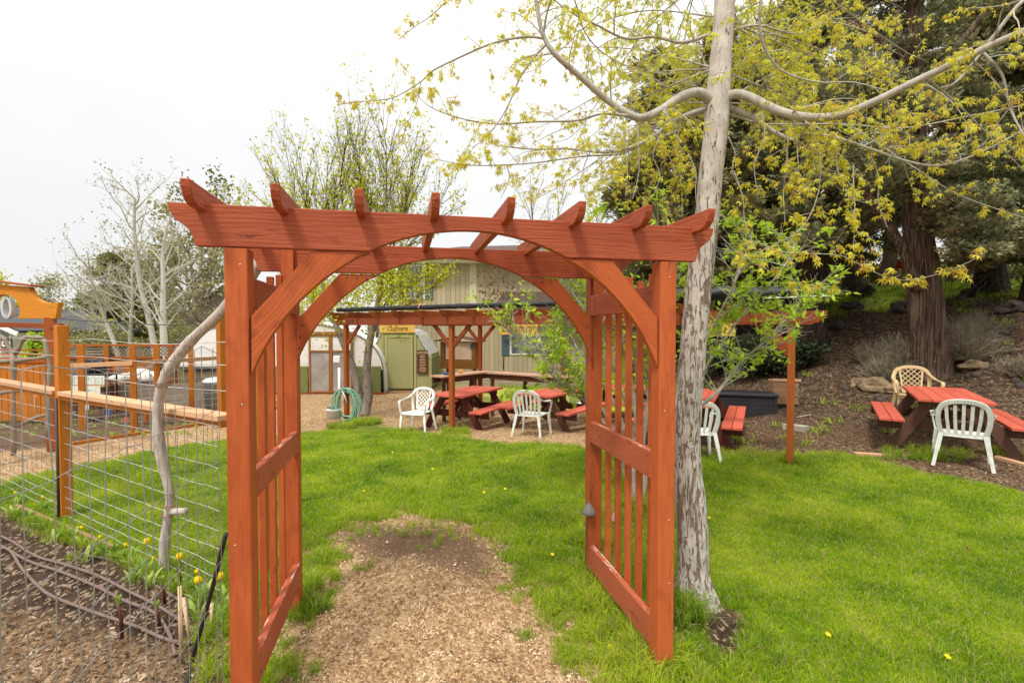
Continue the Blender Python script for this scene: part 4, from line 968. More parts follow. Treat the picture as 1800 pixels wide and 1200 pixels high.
for x in (-.53, .43): box("frame_stile", (x, -.155, kz + .265), (x + .10, -.12, kz + .78), SIDEW, ki, local=True)
box("paper_notice", (-.30, -.145, kz + .50), (-.12, -.141, kz + .74), VINYL, ki, 0, local=True); box("blue_notice", (.40, -.160, kz + .56), (.48, -.157, kz + .72), SHUT, ki, 0, local=True)
for s in (-1, 1): beam("roof_panel", (0, -.0, kz + .93), (s * .70, -.0, kz + .80), .60, .025, DKW, ki, local=True)

# ------------------------------------------------------------ green shed with metal barrel side
shc = C(-3.78, 16.9, 0); shz = float(gz(shc.x, shc.y)); shed = thing("garden_shed", "sage green shed with sloped silver metal side and closed door", "shed", (shc.x, shc.y, shz), -YAW + R(1.5))
prof = [(-1.00, .06), (-1.00, 1.26), (-.76, 1.97), (-.70, 2.02), (.46, 2.02), (.52, 1.97), (.92, 1.22), (1.02, 1.10), (1.02, .06)]
prism("front_wall", prof, .04, GREEN, shed, Matrix.Translation((0, 0, 0)), local=True)
prism("back_wall", prof, .04, GREEN, shed, Matrix.Translation((0, 2.5, 0)), local=True)
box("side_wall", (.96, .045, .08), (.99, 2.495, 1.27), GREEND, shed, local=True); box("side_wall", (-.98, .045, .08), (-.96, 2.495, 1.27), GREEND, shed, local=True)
box("corner_trim", (.93, -.02, .06), (1.03, .0, 1.27), GREEN, shed, local=True)
for k in range(7):
    def lp(t):
        if t < .62: f = t / .62; return Vector((1.00 - .46 * f, 0, 1.16 + .84 * f))
        f = (t - .62) / .38; return Vector((.54 - .35 * f, 0, 2.00 + .14 * f))
    a, b = lp(k / 7), lp((k + 1) / 7 + .01)
    out = (b - a).cross(Vector((0, 1, 0))).normalized() * .012
    M, L = frame(a + out * 1.0, b + out * -.2 + Vector((0, 0, 0)), (0, 1, 0)); M.translation = M.translation + Vector((0, 1.28, 0))
    link("metal_lap", boxmesh(L, .018, 2.66, .002, METALW), None, shed, M, True)
for k in range(5):
    a = Vector((-1.03 + k * .075, 0, 1.26 + k * .16)); b = Vector((-1.03 + (k + 1) * .075, 0, 1.26 + (k + 1) * .16)); M, L = frame(a, b, (0, 1, 0)); M.translation += Vector((0, 1.28, 0)); link("metal_lap", boxmesh(L, .018, 2.62, .002, METALW), None, shed, M, True)
box("roof_cap", (-.70, .06, 2.03), (.46, 2.6, 2.06), METALW, shed, local=True)
dr = box("door", (-.56, -.045, .12), (.40, -.012, 1.94), GREEN, shed, local=True)
for lo, hi in (((-.56, -.062, .12), (-.47, -.046, 1.94)), ((.31, -.062, .12), (.40, -.046, 1.94)), ((-.469, -.062, 1.85), (.309, -.046, 1.94)), ((-.469, -.062, .12), (.309, -.046, .22))):
    M_ = box("door_frame", lo, hi, GREEN, shed, local=True, bev=.004)
box("door_casing", (-.67, -.03, .06), (-.585, .0, 1.98), GREEN, shed, local=True); box("door_casing", (.425, -.03, .06), (.51, .0, 1.98), GREEN, shed, local=True); box("door_casing", (-.67, -.035, 1.985), (.51, .0, 2.015), GREEN, shed, local=True)
lathe("door_knob", [(.012, 0), (.03, .02), (.035, .04), (.02, .06)], BRASSGREY, shed, Matrix.Translation((-.52, -.062, .98)) @ Matrix.Rotation(R(90), 4, 'X'), 12, local=True)
box("skid", (-.95, -.35, .0), (1.05, -.12, .05), OLDW, shed, local=True); box("floor_joist", (-.9, .1, -.02), (1., .2, .06), DKW, shed, local=True)
cs = thing("sign_board", "yellow board reading Cultivate standing on the green shed's front edge", "sign", MWD[shed] @ Vector((-.13, -.05, 2.13)), -YAW + R(1.5), "yellow word signs")
box("board", (-.60, -.014, -.11), (.60, .014, .15), SIGNY, cs, local=True)
text("lettering", "Cultivate", .25, MWD[cs] @ Matrix.Translation((0, -.017, .03)) @ Matrix.Rotation(R(90), 4, 'X'), BROWNTXT, cs, .003, .35, .78)
sg = thing("garden_sign", "dark brown plank sign headed GARDEN on the shed's front wall", "sign", MWD[shed] @ Vector((.725, -.045, .62)), -YAW + R(1.5))
for k in range(5): box("plank", (-.19, -.012, .0 + k * .162), (.19, .012, .158 + k * .162), DKW, sg, local=True)
Rx = Matrix.Rotation(R(90), 4, 'X')
text("heading", "GARDEN", .115, MWD[sg] @ Matrix.Translation((0, -.016, .72)) @ Rx, CREAMTXT, sg, .002, 0, .85)
m_ = MB(); q = random.Random(8)
for k in range(11):
    z = .62 - k * .055; w_ = q.uniform(.07, .15); x = -w_
    while x < w_: l_ = q.uniform(.012, .04); m_.box((x, -.016, z), (min(x + l_, w_), -.0125, z + .018)); x += l_ + .010
m_.obj("small_lettering", CREAMTXT, sg, local=True)

# ------------------------------------------------------------ greenhouse hoop house
gc = C(-7.85, 16.3, 0); ghz = float(gz(gc.x, gc.y)); gh = thing("greenhouse", "white film hoop greenhouse with wood framed double doors beside the green shed", "greenhouse", (gc.x, gc.y, ghz), -YAW)
GW, GH_ = 3.62, 2.42; dx0 = 1.20    # half width, height; the door opening starts at dx0
def hoop_pts(n=28): return [(GW * math.cos(math.pi * k / n), GH_ * math.sin(math.pi * k / n) ** .5) for k in range(n + 1)]
hp = hoop_pts(); vs = [(x, y, z) for y in np.linspace(0.02, 7, 8) for x, z in hp]; nn_ = len(hp)
fs = [(a * nn_ + k, a * nn_ + k + 1, (a + 1) * nn_ + k + 1, (a + 1) * nn_ + k) for a in range(7) for k in range(nn_ - 1)]
link("film_cover", mesh("film_cover", vs, fs, True), PLAST, gh, local=True)
for y in np.linspace(0, 7, 6): MB().tube([(x * 1.002, y, z * 1.002) for x, z in hp], .022, 6).obj("hoop", STEELL if y else BRASSGREY, gh, True, local=True)
prism("end_film", [(x * .995, z * .995) for x, z in hp if z > .0] , .01, POLYC, gh, Matrix.Translation((0, .03, 0)), local=True, bev=0)
x = -GW + .25
k = 0
while x < GW - .25:
    w_ = .30
    if not (dx0 - .34 < x < dx0 + 1.32):
        box("wall_board", (x, -.02, .06), (x + w_ - .008, .015, .92), GREEND if k % 3 else GREEN, gh, local=True)
    x += w_; k += 1
box("sill_board", (-GW, -.05, -.02), (GW, .0, .06), PERG, gh, local=True)
FR = wood("rusty_brown_frame", (.24, .10, .03), (.36, .17, .055), .6)
for x in (dx0, dx0 + .66, dx0 + .72, dx0 + 1.38): box("door_stile", (x - .03, -.075, .05), (x + .03, -.022, 1.93), FR, gh, local=True)
for z in (.08, 1.42, 1.93): box("door_rail", (dx0 + .032, -.07, z - .03), (dx0 + .628, -.03, z + .03), FR, gh, local=True); box("door_rail", (dx0 + .752, -.07, z - .03), (dx0 + 1.348, -.03, z + .03), FR, gh, local=True)
for x in (dx0, dx0 + .72): box("door_pane", (x + .03, -.045, .1), (x + .63, -.04, 1.39), FROST, gh, 0, local=True); box("door_pane", (x + .03, -.045, 1.45), (x + .63, -.04, 1.90), POLYC, gh, 0, local=True)
box("door_header", (dx0 - .10, -.09, 1.965), (dx0 + 1.48, -.02, 2.06), FR, gh, local=True)

# ------------------------------------------------------------ beige house behind
HD = 20.1
def HW(px, z, dd=0): # point on the house front, at photo column px
    cx = (px - 900) / FPX * HD; return (cx, dd, z)
hz = -.30; houseM = Matrix.Translation(C(0, HD, 0)) @ Matrix.Rotation(-YAW, 4, 'Z')
hs = link("beige_house", None, M=Matrix.Translation(C(0, HD, hz)) @ Matrix.Rotation(-YAW, 4, 'Z')); tag(hs, "two storey beige board house with slate blue shutters behind the pergola", "house")
HO = Matrix.Translation((0, 0, -hz))
x0h, x1h = (700 - 900) / FPX * HD, (1085 - 900) / FPX * HD
def hbox(name, x0, x1, y0, y1, z0, z1, mat, parent=hs, bev=.003):
    return box(name, (x0, y0, z0 - hz), (x1, y1, z1 - hz), mat, parent, bev, local=True)
hbox("wall", x0h, x1h, .03, 7, hz - .3, 4.62, TRIM)
bw = .195; nbd = int((x1h - x0h) / bw)
for k in range(nbd):
    xa = x0h + k * bw
    segs = [(.08, 4.55)]
    if (745 - 900) / FPX * HD < xa + bw / 2: pass
    cxm = xa + bw / 2; pxm = cxm / HD * FPX + 900
    lo_w = 882 < pxm < 990; up_w = 706 < pxm < 757
    if lo_w: segs = [(.08 + hz, .80), (1.64, 4.55)]
    elif up_w: segs = [(hz + .08, 3.05), (4.46, 4.55)]
    else: segs = [(hz + .08, 4.55)]
    for a, b in segs:
        if b - a > .1: hbox("siding_board", xa, xa + bw - .012, 0, .028, a, b, SIDE)
hbox("corner_trim", (826 - 900) / FPX * HD, (838 - 900) / FPX * HD, -.03, -.002, 2.1, 4.55, TRIM)
hbox("foundation", x0h - .02, x1h + .02, -.04, 0, hz - .3, hz + .07, plain("concrete_grey", (.35, .34, .31), .9, .1))
def window(xa, xb, za, zb, nm, shut):
    f = hbox("window", xa, xb, -.035, .0, za, zb, VINYL)
    wv = nm
    for k in range(wv):
        a = xa + .05 + (xb - xa - .1) * k / wv; b = xa + .05 + (xb - xa - .1) * (k + 1) / wv
        g_ = box("pane", (a + .02, -.045, za + .06 - hz), (b - .02, -.038, zb - .06 - hz), GLASS, None, 0); g_.parent = f; Mw = MWD[f]; c_ = Vector(((a + b) / 2, -.0415, (za + zb) / 2 - hz)); g_.matrix_basis = f.matrix_basis.inverted() @ g_.matrix_basis
    for xs in shut:
        s_ = hbox("shutter", xs, xs + .30, -.04, -.0, za - .02, zb + .02, SHUT)
window((896 - 900) / FPX * HD, (972 - 900) / FPX * HD, .80, 1.62, 3, [(882 - 900) / FPX * HD, (974 - 900) / FPX * HD])
window((712 - 900) / FPX * HD, (747.5 - 900) / FPX * HD, 3.06, 4.44, 2, [(748.5 - 900) / FPX * HD])
# roofs: shallow hip on top, lean-to over the ground floor at the right
ev = .55
def hquad(name, pts, mat): return link(name, mesh(name, [(a, b, c_ - hz) for a, b, c_ in pts] + [(a, b, c_ - hz - .12) for a, b, c_ in pts], [tuple(range(len(pts))), tuple(reversed(range(len(pts), 2 * len(pts))))] + [(i_, i_ + len(pts), (i_ + 1) % len(pts) + len(pts), (i_ + 1) % len(pts)) for i_ in range(len(pts))]), mat, hs, local=True)
a0, a1 = x0h - ev, x1h + ev
hquad("roof_front", [(a0, -ev, 4.72), (a1, -ev, 4.72), (a1 - 3.4, 3.5, 5.85), (a0 + 2.7, 3.5, 5.75)], SHING)
hquad("roof_left", [(a0, 7.5, 4.72), (a0, -ev, 4.72), (a0 + 2.7, 3.5, 5.75)], SHING); hquad("roof_right", [(a1, -ev, 4.72), (a1, 7.5, 4.72), (a1 - 3.4, 3.5, 5.85)], SHING)
hquad("soffit", [(a0 + .02, -ev + .02, 4.60), (a1 - .02, -ev + .02, 4.60), (a1 - .02, -.05, 4.60), (a0 + .02, -.05, 4.60)], TRIM)
hbox("gutter", a0, a1, -ev - .08, -ev - .005, 4.60, 4.72, TRIM)
xr = (868 - 900) / FPX * HD
hquad("porch_roof", [(xr, -.9, 2.72), (x1h + .3, -.9, 2.72), (x1h + .3, -.035, 3.35), (xr + .45, -.035, 3.35)], SHING)
hbox("porch_soffit", xr + .1, x1h + .2, -.85, -.05, 2.58, 2.595, TRIM)
for k, (d_, l_) in enumerate(((18.3, "weathered landscape timber step nearest the counter"), (19.2, "weathered landscape timber step against the house lawn"))):
    tag(beam("landscape_timber", C(-1.6 + k * .2, d_, -.18), C(3.4, d_ - .3, -.18), .14, .14, GREYW), l_, "timber", "landscape timbers by the house")
# vent pipe on the wall
tag(tube("wall_pipe", [MWD[hs] @ Vector((-.35, -.06, .5)), MWD[hs] @ Vector((-.35, -.06, 1.15))], .02, IRON), "small dark pipe on the house wall above the counter", "pipe")

# ------------------------------------------------------------ things under the pergola's right half
bx = C(4.62, 10.15); o = thing("deck_box", "long black resin deck box behind the right picnic table", "storage box", bx, face(.30, 1))
for k in range(5): box("side_panel", (-.72, -.32, .01 + k * .098), (.72, -.295, .10 + k * .098), BLACK, o, local=True)
box("body", (-.70, -.29, .0), (.70, .29, .49), BLACK, o, local=True)
for x in (-.74, .68): box("corner_post", (x, -.335, 0), (x + .06, -.27, .50), BLACK, o, local=True)
box("lid", (-.77, -.36, .505), (.77, .34, .575), BLACK, o, .015, local=True); o.scale = (.94, .94, .86)
bx = C(5.62, 10.1); o = thing("wooden_crate", "open topped plank crate beside the black deck box", "crate", bx, face(.30, 1))
for k in range(3): box("front_board", (-.30, -.25, .03 + k * .155), (.16, -.225, .17 + k * .155), OLDW, o, local=True); box("side_board", (.14, -.22, .03 + k * .155), (.165, .25, .17 + k * .155), OLDW, o, local=True); box("side_board", (-.30, -.22, .03 + k * .155), (-.275, .25, .17 + k * .155), OLDW, o, local=True)
box("top_rail", (-.31, -.27, .49), (.20, -.20, .53), CEDARL, o, local=True); box("back_board", (-.30, .252, .03), (.16, .275, .48), OLDW, o, local=True)
def sprinkler(p, label):
    o = thing("marker_light", label, "garden light", p); lathe("stem", [(.02, 0), (.02, .10)], IRON, o, n=8, local=True); lathe("white_guard", [(.055, .05), (.03, .16), (.02, .17)], WHITE, o, n=12, local=True); lathe("cap", [(.04, .17), (.035, .20), (.01, .22)], IRON, o, n=12, local=True)
sprinkler(GP(1400, 690), "small white and black garden light beside the pergola's right post")
tag(box("timber_scrap", (0, 0, 0), (.6, .09, .05), CEDARL), "loose orange board under the leg of the right table", "board").matrix_basis = Matrix.Translation(GP(1545, 800)) @ Matrix.Rotation(R(-25), 4, 'Z')
tag(beam("timber_scrap", GP(1752, 806) + Vector((0, 0, .02)), GP(1810, 822) + Vector((0, 0, .02)), .09, .04, CEDARL), "loose orange board in the grass right of the slatted chair", "board")
tag(beam("concrete_block", GP(1380, 752) + Vector((0, 0, .03)), GP(1418, 757) + Vector((0, 0, .03)), .18, .10, plain("pale_concrete", (.36, .33, .28), .9)), "pale concrete pad at the pergola's right post", "paver")
tag(tube("grey_stick", [GP(1400, 735) + Vector((0, 0, .02)), GP(1426, 731) + Vector((0, 0, .03))], .008, DRIFT), "thin pale stick lying by the right post", "stick")
# rocks: row at the foot of the bank and lava rocks above
def rock(p, r, mat, label, name="rock", sq=(1, .7, .55)):
    bm = bmesh.new(); bmesh.ops.create_icosphere(bm, subdivisions=3, radius=1); sd_ = random.uniform(0, 99)
    for v in bm.verts:
        n_ = mnoise.noise(v.co * 1.3 + Vector((sd_, 0, 0))) * .5 + mnoise.noise(v.co * 3.5 + Vector((0, sd_, 0))) * .18; v.co = v.co * (1 + n_)
        v.co.x *= sq[0] * r; v.co.y *= sq[1] * r; v.co.z *= sq[2] * r
    me = bpy.data.meshes.new("rock"); bm.to_mesh(me); bm.free(); me.materials.append(mat)
    o = link(name, me, M=Matrix.Translation(p + Vector((0, 0, r * sq[2] * .25))) @ Matrix.Rotation(random.uniform(0, 6), 4, 'Z') @ Matrix.Rotation(random.uniform(-.3, .3), 4, 'X'))
    return tag(o, label, "rock", "rocks on the bank")
for k, (px, py, r, l) in enumerate([(1505, 675, .16, "small brown rock at the left end of the row below the bank"), (1535, 682, .30, "longest tan rock of the row below the bank"), (1572, 688, .17, "rounded brown rock touching the beige chair"), (1548, 672, .10, "little brown rock behind the longest tan one"), (1712, 645, .18, "brown rock on the bank right of the juniper trunk")]):
    rock(GP(px, py), r, STONE, l, sq=(1.3, .7, .6))
tops = [(1520, 520, .42, "large dark lava rock jutting at the crest left of the juniper trunk"), (1495, 540, .25, "dark lava rock low on the crest left of the trunk"), (1585, 545, .3, "dark lava rock leaning near the juniper trunk"), (1740, 600, .28, "dark rock in the shadowed gap right of the juniper"), (1470, 575, .2, "dark rock in the middle of the bare bank"),
        (1700, 520, .25, "dark rock on the crest right of the juniper"), (1780, 545, .3, "dark rock under the grass at the right edge"), (1650, 600, .2, "dark rock just behind the juniper"), (1560, 600, .16, "dark rock above the dry brush"), (1450, 615, .18, "dark rock near the second trunk"), (1755, 590, .2, "rust tinted dark rock beside the marker stake")]
for px, py, r, l in tops: rock(GP(px, py), r, ROCKD, l, sq=(1.1, .8, .6))
stuffp = []
for _ in range(260):
    cx, d = random.uniform(5.5, 15), random.uniform(7.5, 15); s = (cx - 4.8) * .77 + (d - 11) * .64
    if .6 < s < 7.5: stuffp.append(C(cx, d))
m_ = bmesh.new(); bmesh.ops.create_icosphere(m_, subdivisions=1, radius=1); tvv = np.array([tuple(v.co) for v in m_.verts]); tff = [tuple(v.index for v in f.verts) for f in m_.faces]; m_.free()
tvv = tvv * (1 + RS.rand(len(tvv), 1) * .5)
tag(bulk("loose_stones", tvv, tff, np.array([tuple(p) for p in stuffp]), RS.rand(len(stuffp), 3) * 6, np.stack([.02 + .06 * RS.rand(len(stuffp)) ** 2] * 3, 1), ROCKD), kind="stuff")
# marker stake with pink tape on the bank
st = GP(1700, 612); o = thing("marker_stake", "leaning wooden stake with pink tape on the bank right of the juniper", "stake", st)
tube("stick", [(0, 0, 0), (.20, -.13, .16), (.40, -.25, .30)], .012, CARD, o, 6, local=True); tube("tape", [(.33, -.20, .25), (.38, -.24, .25), (.36, -.25, .17)], .018, PINKT, o, 6, local=True)
# red feeder hanging far back among the trees
fd = D(1583, 465, 15); o = thing("red_feeder", "small red feeder hanging in the shade left of the juniper trunk", "bird feeder", fd)
lathe("feeder_body", [(.12, -.12), (.14, -.08), (.08, .05), (.11, .08), (.02, .14)], plain("red_plastic", (.6, .05, .04), .4), o, n=14, local=True); tube("hanging_wire", [(0, 0, .14), (0, 0, 1.6)], .006, IRON, o, 4, local=True)
# bicycle-like clutter behind the arbor's right slats: dark low fence and wheel
o = thing("board_fence", "dark weathered board fence seen through the arbor's right slats", "fence", C(6.1, 16.5, gzC(3.4, 16.5)), -YAW)
for k in range(26): box("board", (-2.2 + k * .2, 0, 0), (-2.2 + k * .2 + .19, .02, 1.55 + random.uniform(-.02, .02)), OLDW if k % 4 else DKW, o, local=True)
box("rail", (-2.2, -.05, 1.2), (3.0, -.002, 1.3), OLDW, o, local=True)
o = thing("bicycle_wheel", "single spoked wheel leaning by the board fence behind the slats", "wheel", C(3.05, 14.2, gzC(3.05, 14.2) + .33), -YAW)
ring = [(.32 * math.cos(a), 0, .32 * math.sin(a)) for a in np.linspace(0, 2 * math.pi, 33)]
tube("rim", ring, .014, STEELL, o, 6, local=True); tube("tyre", [(x * 1.06, y, z * 1.06) for x, y, z in ring], .02, BLACK, o, 6, local=True)
m_ = MB()
for k in range(18): a = 2 * math.pi * k / 18; m_.tube([(0, .02, 0), (.31 * math.cos(a), 0, .31 * math.sin(a))], .0025, 3)
m_.obj("spokes", STEELL, o, local=True)

# ------------------------------------------------------------ hose, tap, bucket at the left pergola post
hp0 = PP(0, -.06, 0); hc = Vector((hp0.x, hp0.y, 0)); o = thing("garden_hose", "coiled pale green garden hose hanging on the pergola's left post", "hose", (hc.x, hc.y, .22))
m_ = MB(); q = random.Random(2)
u_ = Vector((CY, -SY, 0)); vdir = Vector((-SY, -CY, 0))
pts = []
for k in range(0, 9 * 20):
    a = 2 * math.pi * k / 20; lp_ = k // 20
    rx = .24 + .05 * math.sin(lp_ * 2.3) + .02 * math.sin(a * 2 + lp_); rz = .36 + .09 * math.sin(lp_ * 1.7 + 1); cz = -.02 + (.43 - rz) + .04 * math.sin(lp_ * 3)
    ox = .06 * math.sin(lp_ * 1.3 + .4) + .05
    pts.append(u_ * (ox + rx * math.sin(a)) + vdir * (.06 + .03 * math.sin(lp_ * 2.1) + .02 * math.cos(a)) + Vector((0, 0, -.10 + cz * .4 + rz * math.cos(a))))
m_.tube([p for p in pts], .0135, 7).obj("hose_coil", HOSE, o, True, local=True)
tube("nozzle", [u_ * -.02 + vdir * .1 + Vector((0, 0, .26)), u_ * .06 + vdir * .13 + Vector((0, 0, .12)), u_ * .09 + vdir * .12 + Vector((0, 0, -.02))], .016, STEELL, o, 8, local=True)
bp = C(-3.98, 11.0); o = thing("white_bucket", "white bucket on the chips left of the hose", "bucket", bp)
lathe("pail", [(.13, 0), (.155, .31), (.165, .315), (.16, .33), (.15, .33), (.125, .02)], WHITE, o, n=20, local=True)
tube("handle", [(math.cos(a) * .16, math.sin(a) * .16, .30 - .05 * math.sin(a)) for a in np.linspace(0, math.pi, 12)], .004, STEEL, o, 5, local=True)
tp_ = C(-3.90, 11.15, .62); o = thing("standpipe", "white standpipe with insulated tap cover beside the hose post", "tap", C(-3.90, 11.15))
tube("pipe", [(0, 0, 0), (0, 0, 1.25)], .03, WHITE, o, 10, local=True); tube("tap", [(-.26, 0, .36), (-.10, -.03, .38), (0, 0, .38)], .025, BRASSGREY, o, 8, local=True)
box("cover", (-.12, -.05, 1.36), (.03, .06, 1.52), WHITE, o, .02, local=True)
tag(lathe("tree_stump", [(.17, -.02), (.16, .10), (.15, .12), (0.01, .12)], OLDW, M=Matrix.Translation(C(-3.86, 10.7))), "low cut stump in the tall grass under the hose", "stump")
# shelving seen between greenhouse and shed
o = thing("black_rack", "dark stacked rack and crates between greenhouse and shed", "rack", C(-4.75, 17.9, -.3), -YAW)
for k in range(7): box("shelf", (-.5, 0, .35 + k * .26), (.45, .4, .38 + k * .26), BLACK, o, local=True)
for x in (-.5, -.2, .1, .42): box("upright", (x, -.03, 0), (x + .03, .0, 2.1), SACK if x == -.2 else GREYCAN, o, local=True)
box("dark_sheet", (-.6, .42, 0), (.55, .45, 2.5), SHINGG, o, local=True)
# ------------------------------------------------------------ wire fence on the left, near panel and driftwood arch
def panel(parent, a, b, z0f, z1f, nv, zs, mat, r, seed, wav=.004, name="wire_mesh", hm=None):
    q = random.Random(seed); m_ = MB(); h_ = MB(); L = (b - a).length
    for k in range(nv + 1):
        t = k / nv; p = a.lerp(b, t); pts = []
        lo, hi = z0f(t), z1f(t); off = q.gauss(0, wav * 2)
        for j in range(7):
            z = lo + (hi - lo) * j / 6; pts.append(Vector((p.x, p.y, z)) + (b - a).normalized() * (off + q.gauss(0, wav)) + Vector((q.gauss(0, wav * .5), 0, 0)))
        m_.tube(pts, r, 4, cap=False)
    for z in zs:
        pts = []
        for k in range(nv + 1):
            t = k / nv; p = a.lerp(b, t); zz = min(z, z1f(t)) if z < 90 else z1f(t); pts.append(Vector((p.x + q.gauss(0, wav * .5), p.y, max(zz, z0f(t)) + q.gauss(0, wav))))
        h_.tube(pts, r, 4, cap=False)
    tag(m_.obj(name, mat, parent), kind="stuff"); tag(h_.obj(name, hm or mat, parent), kind="stuff")
f1, f2, f3 = C(-1.98, 3.42), C(-4.35, 4.78), C(-6.35, 6.05)
wf = thing("wire_fence", "wire mesh fence with orange cedar posts and top rail left of the arbor", "fence", f2)
Zr = 1.235
for p, zt in ((f2, 1.885), (f3 + (f3 - f2) * .35, 1.85)):
    for dx in (0,): beam("post", p + Vector((0, 0, -.1)), Vector((p.x, p.y, zt)), .095, .09, CEDAR, wf, .005, up=(f2 - f1))
pA = C((389.5 - 900) / FPX * 10.4, 10.4); pB = C(-1.885, 3.72)
beam("post", pA + Vector((0, 0, -.1)), Vector((pA.x, pA.y, 2.30)), .15, .15, CEDAR, wf, .005, up=(f2 - f1)); beam("post", pB + Vector((0, 0, -.1)), Vector((pB.x, pB.y, 2.05)), .09, .09, CEDAR, wf, .005, up=(f2 - f1))
u12 = (f2 - f1).normalized(); n12 = Vector((-u12.y, u12.x, 0))
beam("top_rail", Vector((f1.x, f1.y, Zr)), Vector((f2.x, f2.y, Zr)) - u12 * .065, .13, .04, CEDARL, wf); beam("rail_edge", Vector((f1.x, f1.y, Zr - .041)) , Vector((f2.x, f2.y, Zr - .041)) - u12 * .07, .085, .04, CEDAR, wf)
beam("top_rail", Vector((f2.x, f2.y, Zr)) + u12 * .065, Vector((f3.x, f3.y, Zr)) + u12 * 1.2, .13, .04, CEDARL, wf); beam("rail_edge", Vector((f2.x, f2.y, Zr - .041)) + u12 * .07, Vector((f3.x, f3.y, Zr - .041)) + u12 * 1.2, .085, .04, CEDAR, wf)
off = n12 * .0 - Vector((n12.x, n12.y, 0)) * (.075 if n12.y > 0 else -.075)
ga = Vector((f1.x, f1.y, 0)) + off * .8; gb = Vector((f3.x, f3.y, 0)) + off * .8 + u12 * 1.2
panel(wf, ga, gb, lambda t: .03, lambda t: 1.19, 46, [.05, .13, .22, .33, .46, .60, .75, .90, 1.05, 1.185], STEEL, .0018, 1, .003, hm=STEELL)
for z, sg_ in ((1.42, .02), (1.60, .015), (1.76, .03)):
    pts = [Vector((f1.x, f1.y, z)).lerp(Vector((gb.x, gb.y, z)), t) + Vector((0, 0, -sg_ * math.sin(math.pi * ((t * 3) % 1)))) for t in np.linspace(0, 1, 28)]
    tube("wire_strand", pts, .0022, STEELL, wf, 5)
ang_ = Vector((f2.x, f2.y, 0)) - off.normalized() * -.07
tube("steel_stake", [ang_ + Vector((.02, 0, -.1)), ang_ + Vector((.02, 0, 1.19))], .012, IRON, wf, 6)
# near wire panel running back to the arbor
nf = thing("wire_fence", "near wire mesh panel with orange end post running up to the arbor's left post", "fence", (-.80, 1.16, 0))
beam("end_post", (-.865, 1.13, -.1), (-.865, 1.13, 1.60), .09, .09, CEDAR, nf, .004, up=(0, 1, 0))
panel(nf, Vector((-.81, 1.02, 0)), Vector((-.795, 2.36, 0)), lambda t: .02, lambda t: 1.745 + .025 * math.sin(t * 9) + .012 * math.sin(t * 23), 17, [.06, .16, .28, .40, .53, .68, .83, .98, 1.13, 1.28, 1.50, 99], STEEL, .0015, 5, .0055, hm=STEEL)
# driftwood branch arch
dw = thing("driftwood_branch", "bent grey driftwood branch rising from the bulb bed into the arbor's left side", "branch", C(-2.6, 3.72))
dpx = [(288, 1012, 3.72), (289, 960, 3.70), (296, 905, 3.68), (298, 865, 3.66), (288, 820, 3.64), (279, 770, 3.62), (278, 720, 3.6), (283, 685, 3.58), (300, 645, 3.55), (335, 600, 3.5), (375, 562, 3.45), (410, 525, 3.42), (440, 485, 3.4), (462, 452, 3.38), (478, 425, 3.36)]
dp = smoothline([D(*p) for p in dpx], 5); nd = len(dp)
MB().tube(dp, [.031 + .003 * math.sin(i_ * .35) + .0015 * math.sin(i_ * 1.3) + .010 * (i_ / nd) for i_ in range(nd)], 16, jit=lambda i_, k: 1 + .05 * math.sin(k * 1.7 + i_ * .2)).obj("branch_stem", DRIFT, dw, True)
tube("peg", [D(298, 899, 3.68), D(326, 898, 3.62)], .026, DRIFT, dw, 12)
RUST = plain("rusty_wire", (.24, .10, .06), .8)
for p in ((300, 884, 3.67), (296, 902, 3.68), (287, 671, 3.565), (288, 676, 3.565)):
    c = D(*p); tube("wire_tie", [c + Vector((math.cos(a) * .048, math.sin(a) * .048, .012 * math.sin(a))) for a in np.linspace(0, 6.3, 14)], .004, RUST, dw, 5)
# black pipe leaning on the arbor's left post
p0, p1 = D(397, 938, 2.33), GP(338, 1165); p2 = GP(326, 1215)
o = tube("leaning_pipe", smoothline([p0, p0.lerp(p1, .35) + Vector((-.0, 0, -.01)), p0.lerp(p1, .7), p1 + Vector((0, 0, .02)), p2 + Vector((0, 0, .02))], 4), .011, BLACK); tag(o, "black flexible pipe leaning against the arbor's left post", "pipe")
for k, (a, b, l) in enumerate((((316, 1030), (319, 1160), "upright cut bamboo stake in front of the others"), ((322, 1050), (335, 1125), "leaning cut bamboo stake behind the upright one"), ((372, 1060), (372, 1095), "short cut stake close to the black pipe"))):
    pb = GP(*b); d_ = depth(pb); pt_ = D(a[0], a[1], d_ + .02); tag(tube("bamboo_stake", [pb + Vector((0, 0, -.02)), pt_], .011, CARD, n=8), l, "stake")
# drip hoses lying in the bed
for px, l in (([(-60, 925), (10, 945), (60, 975), (110, 990), (170, 1010), (230, 1040), (280, 1065), (330, 1098), (360, 1110)], "upper drip hose crossing the bulb bed behind the others"), ([(-60, 990), (8, 962), (40, 1000), (80, 1040), (130, 1062), (180, 1080), (240, 1100), (300, 1125), (345, 1128)], "long S curved drip hose in front across the dark soil"),
              ([(-40, 940), (5, 960), (50, 985), (110, 1005), (170, 1030), (220, 1055), (270, 1075), (296, 1110), (308, 1150)], "middle drip hose ending by the bamboo stakes"), ([(150, 975), (200, 985), (260, 1020), (310, 1050), (350, 1080), (372, 1090)], "short drip hose along the tulips")):
    pts = smoothline([GP(*p) + Vector((0, 0, .018 - .02)) for p in px], 5); tag(tube("drip_hose", pts, .0105, DRIP, n=8), l, "hose", "drip hoses in the bed")
tag(beam("edging_board", GP(28, 893) + Vector((0, 0, .01)), GP(200, 968) + Vector((0, 0, .01)), .035, .07, OLDW), "old board edging the lawn beside the bulb bed", "edging")

